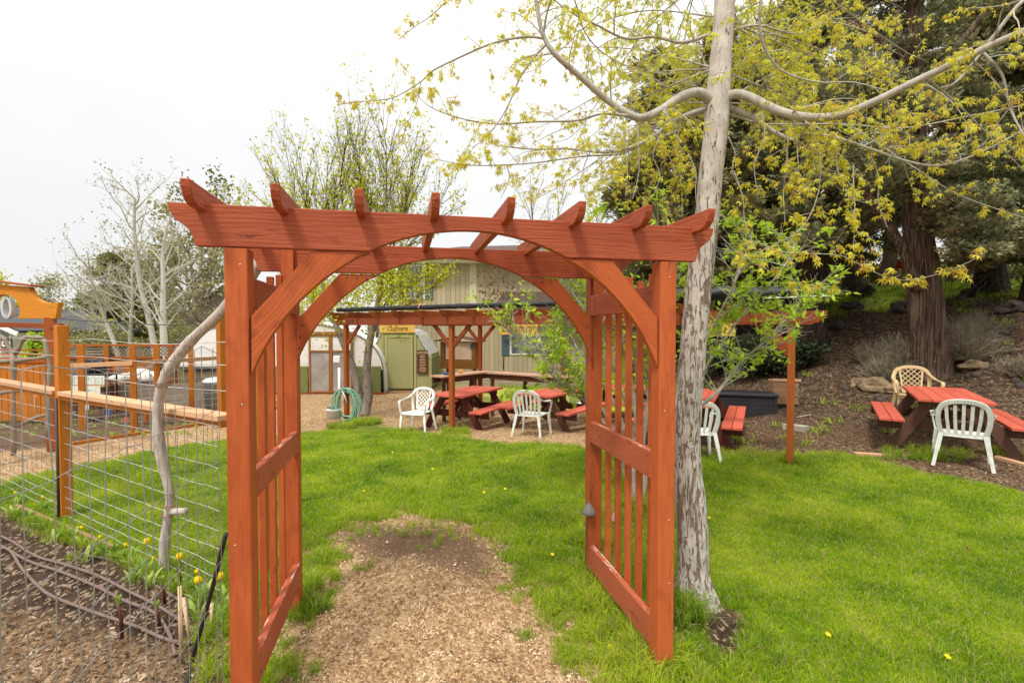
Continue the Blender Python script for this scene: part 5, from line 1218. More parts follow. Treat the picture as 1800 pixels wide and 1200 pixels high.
# ------------------------------------------------------------ tulips and sprouts
def tulip_leaf(seed, L, wd):
    q = random.Random(seed); n = 6; vs, fs = [], []
    for k in range(n + 1):
        t = k / n; w_ = wd * math.sin(math.pi * min(1, t * .92 + .08)) ** .8 * (1 if t < 1 else .1); x = L * (.35 * t * t); z = L * (t - .28 * t * t)
        vs += [(x, -w_ / 2, z + .15 * w_), (x - .12 * w_, 0, z), (x, w_ / 2, z + .15 * w_)]
    for k in range(n): a = k * 3; fs += [(a, a + 1, a + 4, a + 3), (a + 1, a + 2, a + 5, a + 4)]
    me = mesh("leaf", vs, fs, True, TULIPL); a = me.attributes.new("rnd", 'FLOAT', 'POINT'); a.data.foreach_set("value", [q.random()] * len(vs)); return me
tl = [tulip_leaf(s, .19, .032) for s in range(4)]
def flower_mesh():
    vs, fs = [], []; n = 6; prof = [(.002, 0), (.016, .010), (.021, .026), (.017, .042), (.008, .050)]
    for r, z in prof:
        for k in range(n * 2): a = math.pi * k / n; rr_ = r * (1 + .12 * math.cos(3 * a)); vs.append((rr_ * math.cos(a), rr_ * math.sin(a), z + (.004 * math.cos(3 * a) if z > .04 else 0)))
    for i_ in range(len(prof) - 1):
        for k in range(n * 2): fs.append((i_ * 12 + k, i_ * 12 + (k + 1) % 12, (i_ + 1) * 12 + (k + 1) % 12, (i_ + 1) * 12 + k))
    me = mesh("flower", vs, fs, True, TULIPF); a = me.attributes.new("rnd", 'FLOAT', 'POINT'); a.data.foreach_set("value", [random.random() for _ in vs]); return me
FLM = flower_mesh()
tul = [(20, 905, 0), (45, 915, 0), (62, 925, 0), (75, 900, 1), (85, 930, 0), (112, 940, 0), (128, 948, 0), (145, 958, 1), (165, 965, 0), (180, 975, 1), (195, 972, 0), (208, 985, 0), (225, 990, 1), (240, 1000, 0), (256, 1008, 2), (150, 985, 0), (262, 1030, 0), (275, 1015, 1), (235, 1025, 0), (318, 1035, 2), (335, 1040, 0), (352, 1060, 1), (345, 1085, 2), (362, 1055, 0), (388, 1075, 2), (398, 1060, 0), (384, 1100, 0), (30, 890, 1), (95, 952, 0), (350, 1040, 1)]
names = ["a row of yellow tulips not yet open", "low tulip leaves", "tall open yellow tulip"]
where = lambda px: "at the far left end of the bed" if px < 70 else "near the cedar fence post" if px < 150 else "between the fence post and the driftwood" if px < 250 else "just by the driftwood branch" if px < 300 else "by the bamboo stakes" if px < 365 else "beside the arbor's left post"
for k, (px, py, fl) in enumerate(tul):
    q = random.Random(k); b = GP(px, py); d_ = depth(b)
    what = ("flowerless tulip", "budding tulip", "open yellow tulip")[fl]
    same = sorted(t[0] for t in tul if t[2] == fl and where(t[0]) == where(px)); rank = same.index(px)
    ordn = "" if len(same) == 1 else ", " + ("first", "second", "third", "fourth", "fifth", "sixth", "seventh")[rank] + " from the left"
    o = thing("tulip_plant", f"{what} {where(px)}{ordn}", "tulip", b, q.random() * 6.28, "tulips " + where(px) + (", " + what))
    for j in range(q.randint(6, 10)):
        a = j * 2.4 + q.uniform(-.4, .4); s = q.uniform(.45, .95); M = Matrix.Translation((math.cos(a) * .022, math.sin(a) * .022, -.01)) @ Matrix.Rotation(a, 4, 'Z') @ Matrix.Rotation(q.uniform(-.15, .4), 4, 'Y') @ Matrix.Scale(s, 4)
        link("leaf", q.choice(tl), None, o, M, True)
    if fl:
        h_ = .22 if fl == 2 else .14; tube("stem", [(0, 0, 0), (.005, 0, h_ * .5), (.012, .004, h_)], .0035, TULIPL, o, 5, local=True)
        link("flower", FLM, None, o, Matrix.Translation((.012, .004, h_ - .004)) @ Matrix.Scale(1.05 if fl == 2 else .6, 4), True)
SPR = plain("dark_red_shoot", (.07, .018, .015), .5); SPG = plain("fresh_green_tip", (.22, .30, .05), .5)
for px, py, l, h_ in ((290, 1058, "dark lily shoot directly under the driftwood branch", .13), (215, 1118, "dark lily shoot left of the drip hose junction", .20), (281, 1100, "short dark lily shoot crossed by two drip hoses", .11), (318, 1035, "dark lily shoot beside the tallest tulip", .16)):
    b = GP(px, py); o = thing("lily_shoot", l, "shoot", b)
    tube("stem", [(0, 0, -.02), (-.004, 0, h_ * .5), (-.018, 0, h_)], .010, SPR, o, 8, local=True)
    for j in range(5): a = j * 1.256; beam("leaf", (-.018 + .004 * math.cos(a), .004 * math.sin(a), h_ * .92), (-.018 + .018 * math.cos(a), .018 * math.sin(a), h_ + .05), .014, .003, SPG, o, 0, local=True)
# dandelions and fallen bits on the lawn
def daisy():
    vs = [(0, 0, .01)]; fs = []
    for k in range(12): a = math.pi * k / 6; r = .016 if k % 2 else .011; vs.append((r * math.cos(a), r * math.sin(a), .006 - .002 * (k % 2)))
    for k in range(12): fs.append((0, 1 + k, 1 + (k + 1) % 12))
    me = mesh("dandelion", vs, fs, mat=TULIPF); a = me.attributes.new("rnd", 'FLOAT', 'POINT'); a.data.foreach_set("value", [.8] * len(vs)); return me
DM = daisy()
dpos = [(1090, 1128, "dandelion in the grass inside the arbor's right panel"), (1073, 1150, "dandelion nearest the bottom edge between path and arbor"), (971, 984, "dandelion at the lawn edge left of the cone light"), (1088, 913, "dandelion seen between the right panel slats"), (888, 866, "dandelion on the middle lawn straight behind the dirt patch"), (851, 872, "dandelion just left of its neighbour on the middle lawn"), (1246, 918, "dandelion right beside the mottled trunk"), (1455, 1128, "dandelion in the lower right of the lawn"), (1665, 1168, "lowest dandelion near the bottom right corner"), (760, 830, "dandelion on the back lawn below the pergola's middle post"), (640, 870, "dandelion on the lawn just inside the arbor's left side"), (690, 800, "dandelion on the back lawn below the hose")]
for px, py, l in dpos:
    b = GP(px, py); o = link("dandelion", DM, M=Matrix.Translation(b + Vector((0, 0, .045))) @ Matrix.Rotation(R(25), 4, 'X') @ Matrix.Scale(1.15, 4)); tag(o, l or "tiny yellow dandelion open in the short lawn grass", "dandelion", "dandelions in the lawn")
for px, py, l in ((1700, 972, "curled orange dead leaf alone on the right lawn"), (895, 838, "rusty dead leaf in the middle of the lawn"), (1188, 1115, "pale dead leaf at the foot of the arbor's right post"), (1110, 1175, "pale chip of leaf in the grass near the path")):
    b = GP(px, py); me = mesh("fallen_leaf", LTV, LTF, mat=CHIPM); a = me.attributes.new("rnd", 'FLOAT', 'POINT'); a.data.foreach_set("value", [.5] * len(LTV)); o = link("fallen_leaf", me, M=Matrix.Translation(b + Vector((0, 0, .055))) @ Matrix.Rotation(1.0, 4, 'Y') @ Matrix.Scale(.05, 4)); tag(o, l, "leaf")
for px, py, l, c_ in ((1068, 925, "crumpled pale tag on the grass behind the slats", WHITEG), (1078, 920, "second pink white tag behind the slats", PINKT)):
    b = GP(px, py); tag(beam("paper_tag", b + Vector((0, 0, .02)), b + Vector((.03, .02, .10)), .04, .003, c_, None, 0), l, "tag")

# ------------------------------------------------------------ vegetable garden behind the fence
def gat(px, py): return GP(px, py)
gpost = [(142, 10.1, 605, 745), (233, 10.35, 605, 752), (275, 10.9, 604, 745), (335, 11.7, 602, 740), (186, 13.2, 605, 712)]
gf = thing("garden_fence", "inner cedar post and rail fence round the vegetable beds", "fence", C(-7.6, 10.4))
for px, d_, yt, yb in gpost:
    t_ = D(px, yt, d_); b_ = C((px - 900) / FPX * d_, d_); beam("post", b_ + Vector((0, 0, -.05)), t_, .105, .105, CEDAR, gf, .004, up=(1, .3, 0))
beam("rail", D(120, 643, 10.0), D(233, 638, 10.3), .04, .09, CEDARL, gf); beam("rail", D(237, 638, 10.4), D(385, 629, 12.3), .04, .09, CEDARL, gf)
def wirefence(parent, a, b, z0, z1, nv, zs, seed): panel(parent, a, b, lambda t: z0, lambda t: z1, nv, zs, STEEL, .003, seed, .004, hm=STEELL)
a_, b_ = C(-9.2, 9.9, 0), C(-7.0, 12.2, 0)
wirefence(gf, C(-9.0, 10.0, 0), C(-7.2, 12.2, 0), -.1, 1.0, 26, [.0, .15, .3, .5, .7, .9, 1.0], 9)
# far board fence with lattice
ff = thing("lattice_fence", "weathered board fence with lattice panels beyond the vegetable beds", "fence", C(-11, 14.3))
for px in (104, 186, 276, 300): p = C((px - 900) / FPX * 14.2, 14.2); beam("post", p, Vector((p.x, p.y, 1.40)), .10, .10, PERGO, ff, up=(1, .2, 0))
n_ = 40
for k in range(n_):
    cx = -13.3 + k * .145
    if cx > -9.6: break
    p = C(cx, 14.3); beam("board", p, Vector((p.x, p.y, .98)), .135, .02, OLDW if k % 3 else CEDAR, ff, up=(SY, CY, 0))
for z in (1.02, 1.38): beam("rail", C(-13.4, 14.27, z), C(-9.5, 14.27, z), .05, .06, PERGO, ff)
for z in (1.12, 1.20, 1.28): beam("slat", C(-13.4, 14.3, z), C(-11.75, 14.3, z), .02, .05, GREYW, ff)
m_ = MB()
for sx in (-1, 1):
    for k in range(-4, 30):
        a = -11.72 + k * .105; zs0, zs1 = 1.05, 1.36
        A_, B_ = a, a + sx * .31
        if min(A_, B_) < -11.72 or max(A_, B_) > -9.6: continue
        m_.bar(C(A_, 14.3 + .006 * sx, zs0), C(B_, 14.3 + .006 * sx, zs1), .008, .034, up=(SY, CY, 0))
tag(m_.obj("lattice", GREYW, ff), kind="stuff")
lf = thing("orange_board_fence", "orange cedar board fence with open top slats at the far left", "fence", C(-11, 10.6))
for k in range(34):
    p = C(-14.2 + k * .145, 11.0); p.z = -.2
    if -14.2 + k * .145 > -10.3: break
    beam("board", p, Vector((p.x, p.y, 1.10)), .137, .02, CEDAR, lf, up=(SY, CY, 0))
for z in (1.13, 1.20, 1.29, 1.38): beam("rail", C(-14.4, 10.98, z), C(-10.2, 10.98, z), .03, .035 if z > 1.15 else .07, PERGO, lf)
# entry gate arch at the left edge: posts, scalloped board with round opening, hanging letter
ga_ = thing("entry_arch", "golden wooden entry arch with a round cut-out and cap board at the left edge", "arch", C(-7.0, 7.45))
gd = 7.45
pb_ = lambda px, py, dd=0: D(px, py, gd + dd)
gx = lambda px: (px - 900) / FPX * gd
gzv = lambda py: EYE - (py - 578) / FPX * gd
prt = []
ol = [(104, 531), (98, 560), (-60, 560), (-90, 531), (-70, 531), (-50, 520), (-42, 505), (-40, 497), (52, 503), (56, 512), (64, 524), (76, 531), (90, 533)]
cxm_, czm_ = 8, 541
def gpt(px, py): return (gx(px) + 7.0, gzv(py))
out = [gpt(*p) for p in ol]
# board halves round the round hole (hole centre at px 12,y 540)
hc_ = gpt(8, 545); hr = .235
right = [gpt(104, 531), gpt(98, 560)] + [(hc_[0] + hr * math.cos(a), hc_[1] + hr * math.sin(a)) for a in np.linspace(-.55, math.pi / 2, 12)] + [gpt(8, 501), gpt(52, 504), gpt(56, 512), gpt(64, 524), gpt(76, 531), gpt(90, 533)]
left = [gpt(8, 501)] + [(hc_[0] + hr * math.cos(a), hc_[1] + hr * math.sin(a)) for a in np.linspace(math.pi / 2, math.pi + .55, 12)] + [gpt(-82, 560), gpt(-88, 531), gpt(-60, 531), gpt(-48, 520), gpt(-38, 504)]
Mg = Matrix.Translation(C(-7.0, gd, 0)) @ Matrix.Rotation(-YAW, 4, 'Z')
for nm, pts in (("arch_board", right), ("arch_board", left)): prism(nm, pts, .09, GOLD, ga_, Mg)
beam("cap_board", D(-60, 488, gd + .05), D(66, 503, gd + .05), .22, .03, PERGO, ga_); beam("cross_beam", D(-90, 569, gd + .04), D(108, 573, gd + .04), .09, .075, PERG, ga_)
for px in (84, -60): p = C(gx(px), gd + .05); beam("post", p + Vector((0, 0, -.1)), Vector((p.x, p.y, gzv(558))), .12, .12, PERGO, ga_, up=(1, .2, 0))
lt = D(15, 541, gd + .05); o = thing("hanging_ring", "brushed silver ring ornament hanging in the entry arch opening", "ornament", lt)
ringp = [(.055 * math.cos(a), 0, .145 * math.sin(a)) for a in np.linspace(0, 2 * math.pi, 29)]; q_ = MB()
for a, b in zip(ringp, ringp[1:]): q_.bar(a, Vector(b) + (Vector(b) - Vector(a)) * .1, .10, .03, up=(Vector(b) - Vector(a)).cross(Vector((0, 1, 0))))
q_.obj("ring", METALW, o, local=True); tube("hook", [(0, 0, .15), (0, 0, .25)], .006, IRON, o, 5, local=True)
# pole gate of grey branches
pgx = thing("branch_trellis", "gnarled grey branch trellis between entry arch and cedar post", "trellis", C(-6.1, 6.9))
for l in ([(24, 800, 6.9), (24, 700, 6.9), (24, 620, 6.9)], [(84, 770, 6.9), (86, 690, 6.9), (88, 650, 6.9), (84, 625, 6.9), (78, 595, 6.9)], [(24, 622, 6.9), (14, 608, 6.9), (4, 592, 6.9), (-20, 590, 6.9)], [(26, 622, 6.9), (36, 606, 6.9), (44, 593, 6.9), (62, 593, 6.9), (78, 594, 6.9)],
          [(-30, 636, 6.9), (24, 634, 6.9)], [(26, 634, 6.9), (60, 630, 6.9), (86, 627, 6.9)], [(-30, 694, 6.9), (20, 688, 6.9), (60, 684, 6.9)], [(-20, 755, 6.9), (30, 748, 6.9), (60, 735, 6.9), (88, 727, 6.9)]):
    p = smoothline([D(*x_) for x_ in l], 4); MB().tube(p, [.028 + .008 * math.sin(i_ * 1.1) if l[0][1] > 600 and len(l) != 4 else .026 for i_ in range(len(p))], 8).obj("pole", GREYW, pgx, True)
# raised bed, sacks, sign boards, bins, bag, rake
rb = thing("raised_bed", "long grey plank sided raised bed behind the inner fence", "raised bed", C(-9.0, 12.6)); 
for k in range(5): z = gz(*C(-9, 12.6).xy) + .08 + k * .15; beam("plank", Vector((*C(-9.9, 12.4).xy, z)), Vector((*C(-7.55, 13.0).xy, z)), .05, .143, GREYW, rb)
for k in range(5): z = gz(*C(-9, 12.6).xy) + .08 + k * .15; beam("plank", Vector((*C(-10.0, 13.7).xy, z)), Vector((*C(-9.95, 12.45).xy, z)), .05, .143, GREYW, rb)
def sack(c, sx, sy, sz, label, rz=0):
    bm = bmesh.new(); bmesh.ops.create_icosphere(bm, subdivisions=3, radius=1)
    for v in bm.verts: n1 = mnoise.noise(v.co * 2.2 + c); v.co = Vector((v.co.x * sx, v.co.y * sy, max(v.co.z, -.6) * sz)) * (1 + .22 * n1)
    me = bpy.data.meshes.new("sack"); bm.to_mesh(me); bm.free(); me.materials.append(SACK); [setattr(p, 'use_smooth', True) for p in me.polygons]
    tag(link("sack", me, M=Matrix.Translation(c) @ Matrix.Rotation(rz, 4, 'Z')), label, "sack", "white sacks on the raised bed")
sack(D(222, 664, 12.8), .42, .25, .12, "flat white sack at the raised bed's left end"); sack(D(245, 659, 12.9), .26, .25, .17, "upright white sack in the middle of the raised bed"); sack(D(268, 663, 12.8), .30, .25, .16, "white sack slumped beside the driftwood branch")
cb = thing("compost_board", "pale board with faded teal lettering on the compost bin", "sign", D(151, 668, 11.3), -YAW)
box("board", (-.42, 0, -.10), (.42, .02, .10), WALLW, cb, local=True); text("lettering", "COMPOST", .17, MWD[cb] @ Matrix.Translation((0, -.003, 0)) @ Rx, TEALTXT, cb, .001, 0, 1.05)
box("timber_edge", (-.42, -.01, -.16), (.42, .03, -.105), CEDARL, cb, local=True)
cb2 = thing("compost_board", "lower pale board under the lettered compost board", "board", D(148, 684, 11.2), -YAW); box("board", (-.36, 0, -.12), (.36, .02, .07), WALLW, cb2, local=True); box("painted_patch", (-.02, -.004, -.03), (.20, -.001, .0), TEALTXT, cb2, 0, local=True); box("stand", (-.3, .03, -.5), (.3, .5, .05), DKW, cb2, local=True)
bgp = D(166, 645, 12.0); bm = bmesh.new(); bmesh.ops.create_icosphere(bm, subdivisions=4, radius=1)
for v in bm.verts:
    n1 = mnoise.noise(v.co * 3) * .2 + mnoise.noise(v.co * 9) * .08; v.co = Vector((v.co.x * .26, v.co.y * .22, v.co.z * .20)) * (1 + n1)
me = bpy.data.meshes.new("bag"); bm.to_mesh(me); bm.free(); me.materials.append(plain("black_bin_liner", (.02, .022, .028), .3, .2)); o = link("rubbish_bag", me, M=Matrix.Translation(bgp)); tag(o, "bulging black plastic bag behind the inner fence posts", "bag")
o = thing("black_bench", "low black table holding the plastic bag in the garden", "table", D(158, 656, 12.0)); box("top", (-.5, -.3, -.05), (.5, .3, 0), BLACK, o, local=True)
for x in (-.45, .42):
    for y in (-.27, .24): box("leg", (x, y, -1.0), (x + .03, y + .03, -.05), BLACK, o, local=True)
cn_ = C(-7.75, 12.9); o = thing("rubbish_bin", "grey plastic bin with lid beside the arbor's left post, by the straw wall", "bin", cn_)
lathe("bin_body", [(.22, 0), (.27, .72), (.30, .75)], GREYCAN, o, n=20, local=True); lathe("lid", [(.31, .75), (.31, .79), (.22, .86), (.05, .89)], METALW, o, n=20, local=True)
o = thing("straw_bale_wall", "rough straw and earth wall with dark capping behind the grey bin", "wall", C(-8.2, 13.6), -YAW)
box("wall_body", (-.9, 0, 0), (1.2, .5, 1.02), plain("straw_earth", (.24, .17, .09), .95, .5, 9, 1.0, .04), o, .02, local=True); box("capping", (-.95, -.05, 1.025), (1.25, .55, 1.08), BLACK, o, local=True)
o = thing("blue_tarp_cart", "dark blue covered cart seen through the arbor's left slats", "cart", C(-6.7, 13.0)); box("cover", (-.25, -.2, .45), (.25, .3, 1.0), plain("navy_tarp", (.03, .045, .10), .5), o, .04, local=True)
lathe("wheel", [(.02, -.03), (.22, -.03), (.22, .03), (.02, .03)], BLACK, o, Matrix.Translation((0, -.26, .22)) @ Matrix.Rotation(R(90), 4, 'X'), 16, local=True); box("axle", (-.2, -.2, .2), (.2, .25, .45), IRON, o, local=True)
for i_, (a, b, l) in enumerate((((288, 625, 12), (291, 668, 12), "grey tool handle standing by the white sacks"), ((262, 655, 12.5), (266, 640, 12.5), "thin dark rod over the middle sack"))): tag(tube("tool_handle", [D(*a), D(b[0], b[1], b[2]) + Vector((0, 0, -.3))], .018, GREYCAN), l, "tool")
# irrigation lines and soil rows with seedlings
for k in range(6):
    a, b = GP(20 + k * 6, 708 + k * 9), GP(384, 702 + k * 8); tag(tube("drip_line", [a + Vector((0, 0, .03)), a.lerp(b, .5) + Vector((0, 0, .05)), b + Vector((0, 0, .03))], .012, DRIP, n=5), "thin drip line over the vegetable rows, " + ("farthest of six", "second from the far side", "third from the far side", "fourth from the far side", "second nearest of six", "nearest of six")[k], "hose", "drip lines over the vegetable rows")
sp_ = []
for _ in range(420):
    px, py = random.uniform(0, 380), random.choice([712, 722, 736, 746, 762]) + random.gauss(0, 2.5); p = GP(px, py); sp_.append(tuple(p + Vector((0, 0, .01))))
sp_ = np.array(sp_); tag(bulk("seedlings", LTV, LTF, sp_.repeat(3, 0) + RS.randn(len(sp_) * 3, 3) * .02, RS.rand(len(sp_) * 3, 3) * np.array([1, 1, 6.28]), .03 + .05 * RS.rand(len(sp_) * 3), STUB), kind="stuff")
for px, py, c_, l in ((191, 707, PINK, "pink marker flag over the vegetable rows"), (188, 724, BLUE, "blue marker flag in front of the pink one"), (150, 715, WHITE, "white marker flag by the cedar fence post"), (219, 737, PINK, "small pink flag low in the seedling row"), (60, 693, ORANGE, "orange marker flag left of the cedar post"), (124, 695, BLUE, "small blue flag beside the cedar post")):
    p = D(px, py, 8.6 if py > 705 else 9.5); o = thing("marker_flag", l, "flag", (p.x, p.y, float(gz(p.x, p.y)))); h_ = p.z - float(gz(p.x, p.y))
    tube("wire", [(0, 0, 0), (0, 0, h_ + .04)], .003, STEELL, o, 4, local=True); box("flag", (0, -.002, h_ - .05), (.055, .002, h_ + .04), c_, o, 0, local=True)
for px, yt, yb, l in ((233, 722, 760, "short orange stake in the chips beyond the seedlings"), (257, 720, 745, "leaning pale garden label stake in the seedling row")):
    b = GP(px, yb); tag(beam("garden_stake", b, D(px, yt, depth(b)), .07, .05, CEDAR), l, "stake")
tag(beam("path_edging", GP(125, 783) + Vector((0, 0, .02)), GP(392, 741) + Vector((0, 0, .02)), .05, .07, CEDAR), "long orange timber edging the vegetable bed", "edging")
tag(beam("path_edging", GP(385, 772) + Vector((0, 0, .0)), GP(520, 770), .05, .05, CEDARL), "thin board edging lying on the chips behind the arbor's left post", "edging")
# ------------------------------------------------------------ trees and shrubs
def rp(q, s): return Vector((q.gauss(0, s), q.gauss(0, s), q.gauss(0, s)))
def grow(q, p, d, L, r, lvl, cfg, out, lf):
    c = cfg[lvl]; n = max(3, int(L / c.get('step', .15))); st = [p.copy()]; rs_ = [r]; tip = r * c.get('taper', .35)
    kids = []
    for k in range(1, n + 1):
        d = (d + rp(q, c['wig']) + Vector((0, 0, c['up']))).normalized(); p = p + d * (L / n); st.append(p.copy()); rs_.append(r + (tip - r) * k / n)
        if k / n >= c.get('t0', .3): kids.append((p.copy(), d.copy(), rs_[-1], k / n))
    out.append((st, rs_, lvl))
    if lvl + 1 < len(cfg):
        for _ in range(c['nb']):
            pp, dd_, r_, t = q.choice(kids); a = R(q.gauss(c['ang'], 8)); ax = dd_.orthogonal().normalized(); ax.rotate(Matrix.Rotation(q.random() * 6.283, 3, dd_))
            nd = dd_.copy(); nd.rotate(Matrix.Rotation(a, 3, ax)); grow(q, pp, nd, L * c['ratio'] * q.uniform(.6, 1.15) * (1.15 - .5 * t), min(r_ * .7, cfg[lvl + 1].get('r', 9)), lvl + 1, cfg, out, lf)
    if lvl >= len(cfg) - c.get('leaf', 1): lf.extend(st[1:])
def tubes(out, name, mat, parent, sides=(10, 6, 4, 3, 3)):
    m_ = MB()
    for st, rs_, lvl in out: m_.tube(st, rs_, sides[min(lvl, len(sides) - 1)], cap=False)
    return m_.obj(name, mat, parent, True)
DIA = np.array([(-.5, 0, 0), (0, .32, .06), (.5, 0, 0), (0, -.32, .06)]); DIF = [(0, 3, 1), (3, 2, 1)]
def leafcloud(pts, per, spread, s0, s1, mat, parent, name="leaves", flat=.8, tv=DIA, tf=DIF, keep=1.0):
    P = np.array([tuple(p) for p in pts]); P = P[RS.rand(len(P)) < keep].repeat(per, 0); n = len(P); P = P + RS.randn(n, 3) * spread
    o = bulk(name, tv, tf, P, np.stack([RS.randn(n) * flat, RS.randn(n) * flat, RS.rand(n) * 6.28], 1), s0 + (s1 - s0) * RS.rand(n), mat, parent); return tag(o, kind="stuff")

# the lime green tree standing behind the hose post: two stems and a broom of upright shoots
ct = C(-3.72, 12.3); q = random.Random(4)
o = thing("spreading_tree", "twin stemmed grey tree with upright bare tops and lime leaves behind the hose", "tree", ct)
out, lf = [], []
dT = 12.3
for l, r0, r1 in (([(636, 726), (630, 690), (622, 650), (606, 610), (590, 570), (575, 530), (566, 490)], .11, .05), ([(642, 726), (648, 690), (645, 650), (650, 600), (660, 560), (668, 510), (672, 470)], .125, .055)):
    st = smoothline([D(a, b, dT) for a, b in l], 4); out.append((st, list(np.linspace(r0, r1, len(st))), 0))
stems = []
cfg = [dict(wig=.05, up=.03, nb=17, ang=23, ratio=.46, step=.2, t0=.15, taper=.2), dict(wig=.07, up=.07, nb=6, ang=24, ratio=.5, step=.14, t0=.15, r=.009, taper=.4, leaf=2), dict(wig=.10, up=.05, nb=0, ang=26, ratio=.5, step=.1, r=.005, taper=.5)]
high = []
for (bx_, by_), ends in (((566, 492), [(455, 300), (488, 262), (520, 260), (548, 275), (440, 345), (500, 340), (575, 240)]), ((672, 472), [(610, 225), (640, 215), (668, 240), (690, 205), (725, 250), (750, 290), (768, 330), (700, 300), (630, 300), (655, 330)]), ((590, 570), [(480, 440), (530, 470), (510, 400)]), ((658, 560), [(740, 470), (768, 500), (730, 440), (690, 440)]), ((600, 480), [(600, 270), (560, 300), (620, 330)])):
    for ex, ey in ends:
        a, b = D(bx_, by_, dT), D(ex, ey, dT + q.uniform(-1.6, 1.6)); L = (b - a).length; d0 = (b - a).normalized(); d0 = (d0 + Vector((0, 0, -.22))).normalized()
        grow(q, a, d0, L * 1.0, .030, 0, cfg, out, lf)
tk = tubes([x_ for x_ in out if x_[2] == 0], "trunk", BARKG, o, (10, 4, 3)); tubes([x_ for x_ in out if x_[2] > 0], "twigs", TWIGD, o, (4, 4, 3))
lfa = np.array([tuple(p) for p in lf]); hi = lfa[:, 2]; pk = np.clip(1.3 - (hi - 2.2) / 4.5, .28, 1) * (RS.rand(len(lfa)) < 1)
sel = RS.rand(len(lfa)) < pk * .7; leafcloud(lfa[sel], 2, .06, .05, .095, LIME, o, "leaves")
low = [D(random.uniform(525, 760), random.gauss(505, 38), dT + random.uniform(-1.5, 1.2)) for _ in range(1500)]
leafcloud([p for p in low if abs((p.x * CY - p.y * SY) / depth(p) * FPX + 900 - 640) < 120 and not (712 < (p.x * CY - p.y * SY) / depth(p) * FPX + 900 < 800 and random.random() < .9)], 5, .10, .05, .09, LIME, o, "leaves")

# small sapling tops between rafters
for px, py0, py1, d_, l, n_ in ((945, 480, 322, 24, "slim budding sapling top showing above the arbor's middle", 6), (975, 470, 350, 26, "low hazy sapling left of the conifers", 5)):
    base = C((px - 900) / FPX * d_, d_); o = thing("young_tree", l, "tree", base); out, lf = [], []; q = random.Random(px); top = D(px, py1, d_)
    grow(q, base, Vector((0, 0, 1)), top.z - base.z, .09, 0, [dict(wig=.02, up=.05, nb=16, ang=28, ratio=.28, step=.3, t0=.45, taper=.15), dict(wig=.06, up=.06, nb=5, ang=28, ratio=.5, step=.2, r=.02), dict(wig=.1, up=.03, nb=0, ang=30, ratio=.5, step=.15, r=.01)], out, lf)
    tubes(out, "trunk", TWIG, o); leafcloud(lf, 1, .08, .08, .14, LIME, o, keep=.5)

# white birches at the left, bare
cfgb = [dict(wig=.05, up=.03, nb=9, ang=42, ratio=.5, step=.4, t0=.2, taper=.2), dict(wig=.11, up=.02, nb=7, ang=38, ratio=.5, step=.22, t0=.15, r=.04, taper=.15), dict(wig=.16, up=.0, nb=4, ang=38, ratio=.5, step=.16, r=.011, taper=.3), dict(wig=.2, up=-.02, nb=0, ang=35, ratio=.5, step=.12, r=.005, taper=.5)]
bd = 21.
for k, (l, lab, seed) in enumerate((([(286, 640), (288, 600), (286, 560), (287, 500), (286, 450), (292, 400)], "white birch with straight trunk, tallest of the bare birches beside the driftwood", 3), ([(275, 640), (268, 590), (258, 545), (246, 500), (240, 450), (236, 395), (238, 350)], "white birch leaning left with its crown against the sky", 9), ([(212, 640), (200, 600), (188, 570), (176, 540), (166, 510), (158, 475)], "short white birch leaning far to the left", 12), ([(226, 640), (228, 600), (230, 560), (232, 520), (232, 470)], "thin pale birch behind the leaning ones", 17))):
    st = smoothline([D(a, b, bd + k * .7) for a, b in l], 4); base = st[0].copy(); base.z = float(gz(base.x, base.y)); o = thing("birch_tree", lab, "tree", base, 0, "bare white birches on the left"); q = random.Random(seed)
    out = [([base] + st, list(np.linspace(.17 - .03 * k, .045, len(st) + 1)), 0)]; lf = []
    for j in range(5, len(st), 1):
        for _ in range(1):
            a = q.uniform(0, 6.28); d0 = Vector((math.cos(a), math.sin(a), q.uniform(.5, 1.6))).normalized(); grow(q, st[j], d0, q.uniform(1.5, 3.2) * (1.1 - .4 * j / len(st)), .035, 1, cfgb, out, lf)
    tubes(out, "trunk", BARKW, o, (10, 6, 4, 3, 3)); leafcloud(lf, 1, .08, .06, .12, PALEF, o, keep=.45)

# leafy background trees on the left
def roundtree(px, d_, zt, rad_, mat, label, seed, dens=1.0, shape=1.0, tw=.2, ls=(.14, .26), name="leafy_tree", group=None):
    base = C((px - 900) / FPX * d_, d_); q = random.Random(seed); o = thing(name, label, "tree", base, 0, group); out, lf = [], []
    H = zt - base.z
    cfg = [dict(wig=.04, up=.05, nb=int(13), ang=50 * shape, ratio=.42, step=.5, t0=.25, taper=.15), dict(wig=.1, up=.05, nb=7, ang=40, ratio=.55, step=.3, t0=.2, r=.07, taper=.2), dict(wig=.14, up=.02, nb=4, ang=40, ratio=.55, step=.25, r=.03, taper=.3), dict(wig=.16, up=0, nb=0, ang=40, ratio=.5, step=.2, r=.014)]
    grow(q, base, Vector((0, 0, 1)), H * .96, tw, 0, cfg, out, lf)
    tubes(out, "trunk", BARKD if mat in (JUNI,) else TWIG, o, (8, 5, 3, 3, 3)); leafcloud(lf, 2, .16 * rad_ / 2, ls[0], ls[1], mat, o, "crown", keep=dens)
roundtree(330, 27, 8.9, 2.6, OLIVE, "tall sparse olive leaved tree whose tip rises above the arbor's left end", 31, .5)
roundtree(372, 24, 6.2, 2.2, PALEF, "pale greyish leafing tree touching the arbor's left post", 33, .7)
roundtree(300, 30, 6.8, 2.4, PALEF, "pale hazy tree between the birch trunks", 34, .7)
roundtree(120, 36, 4.8, 3.2, PALEF, "low pale shrubby tree behind the entry arch", 35, .6)
roundtree(345, 33, 6.5, 3, PALEF, "pale hazy tree beyond the greenhouse roof", 38, .6)
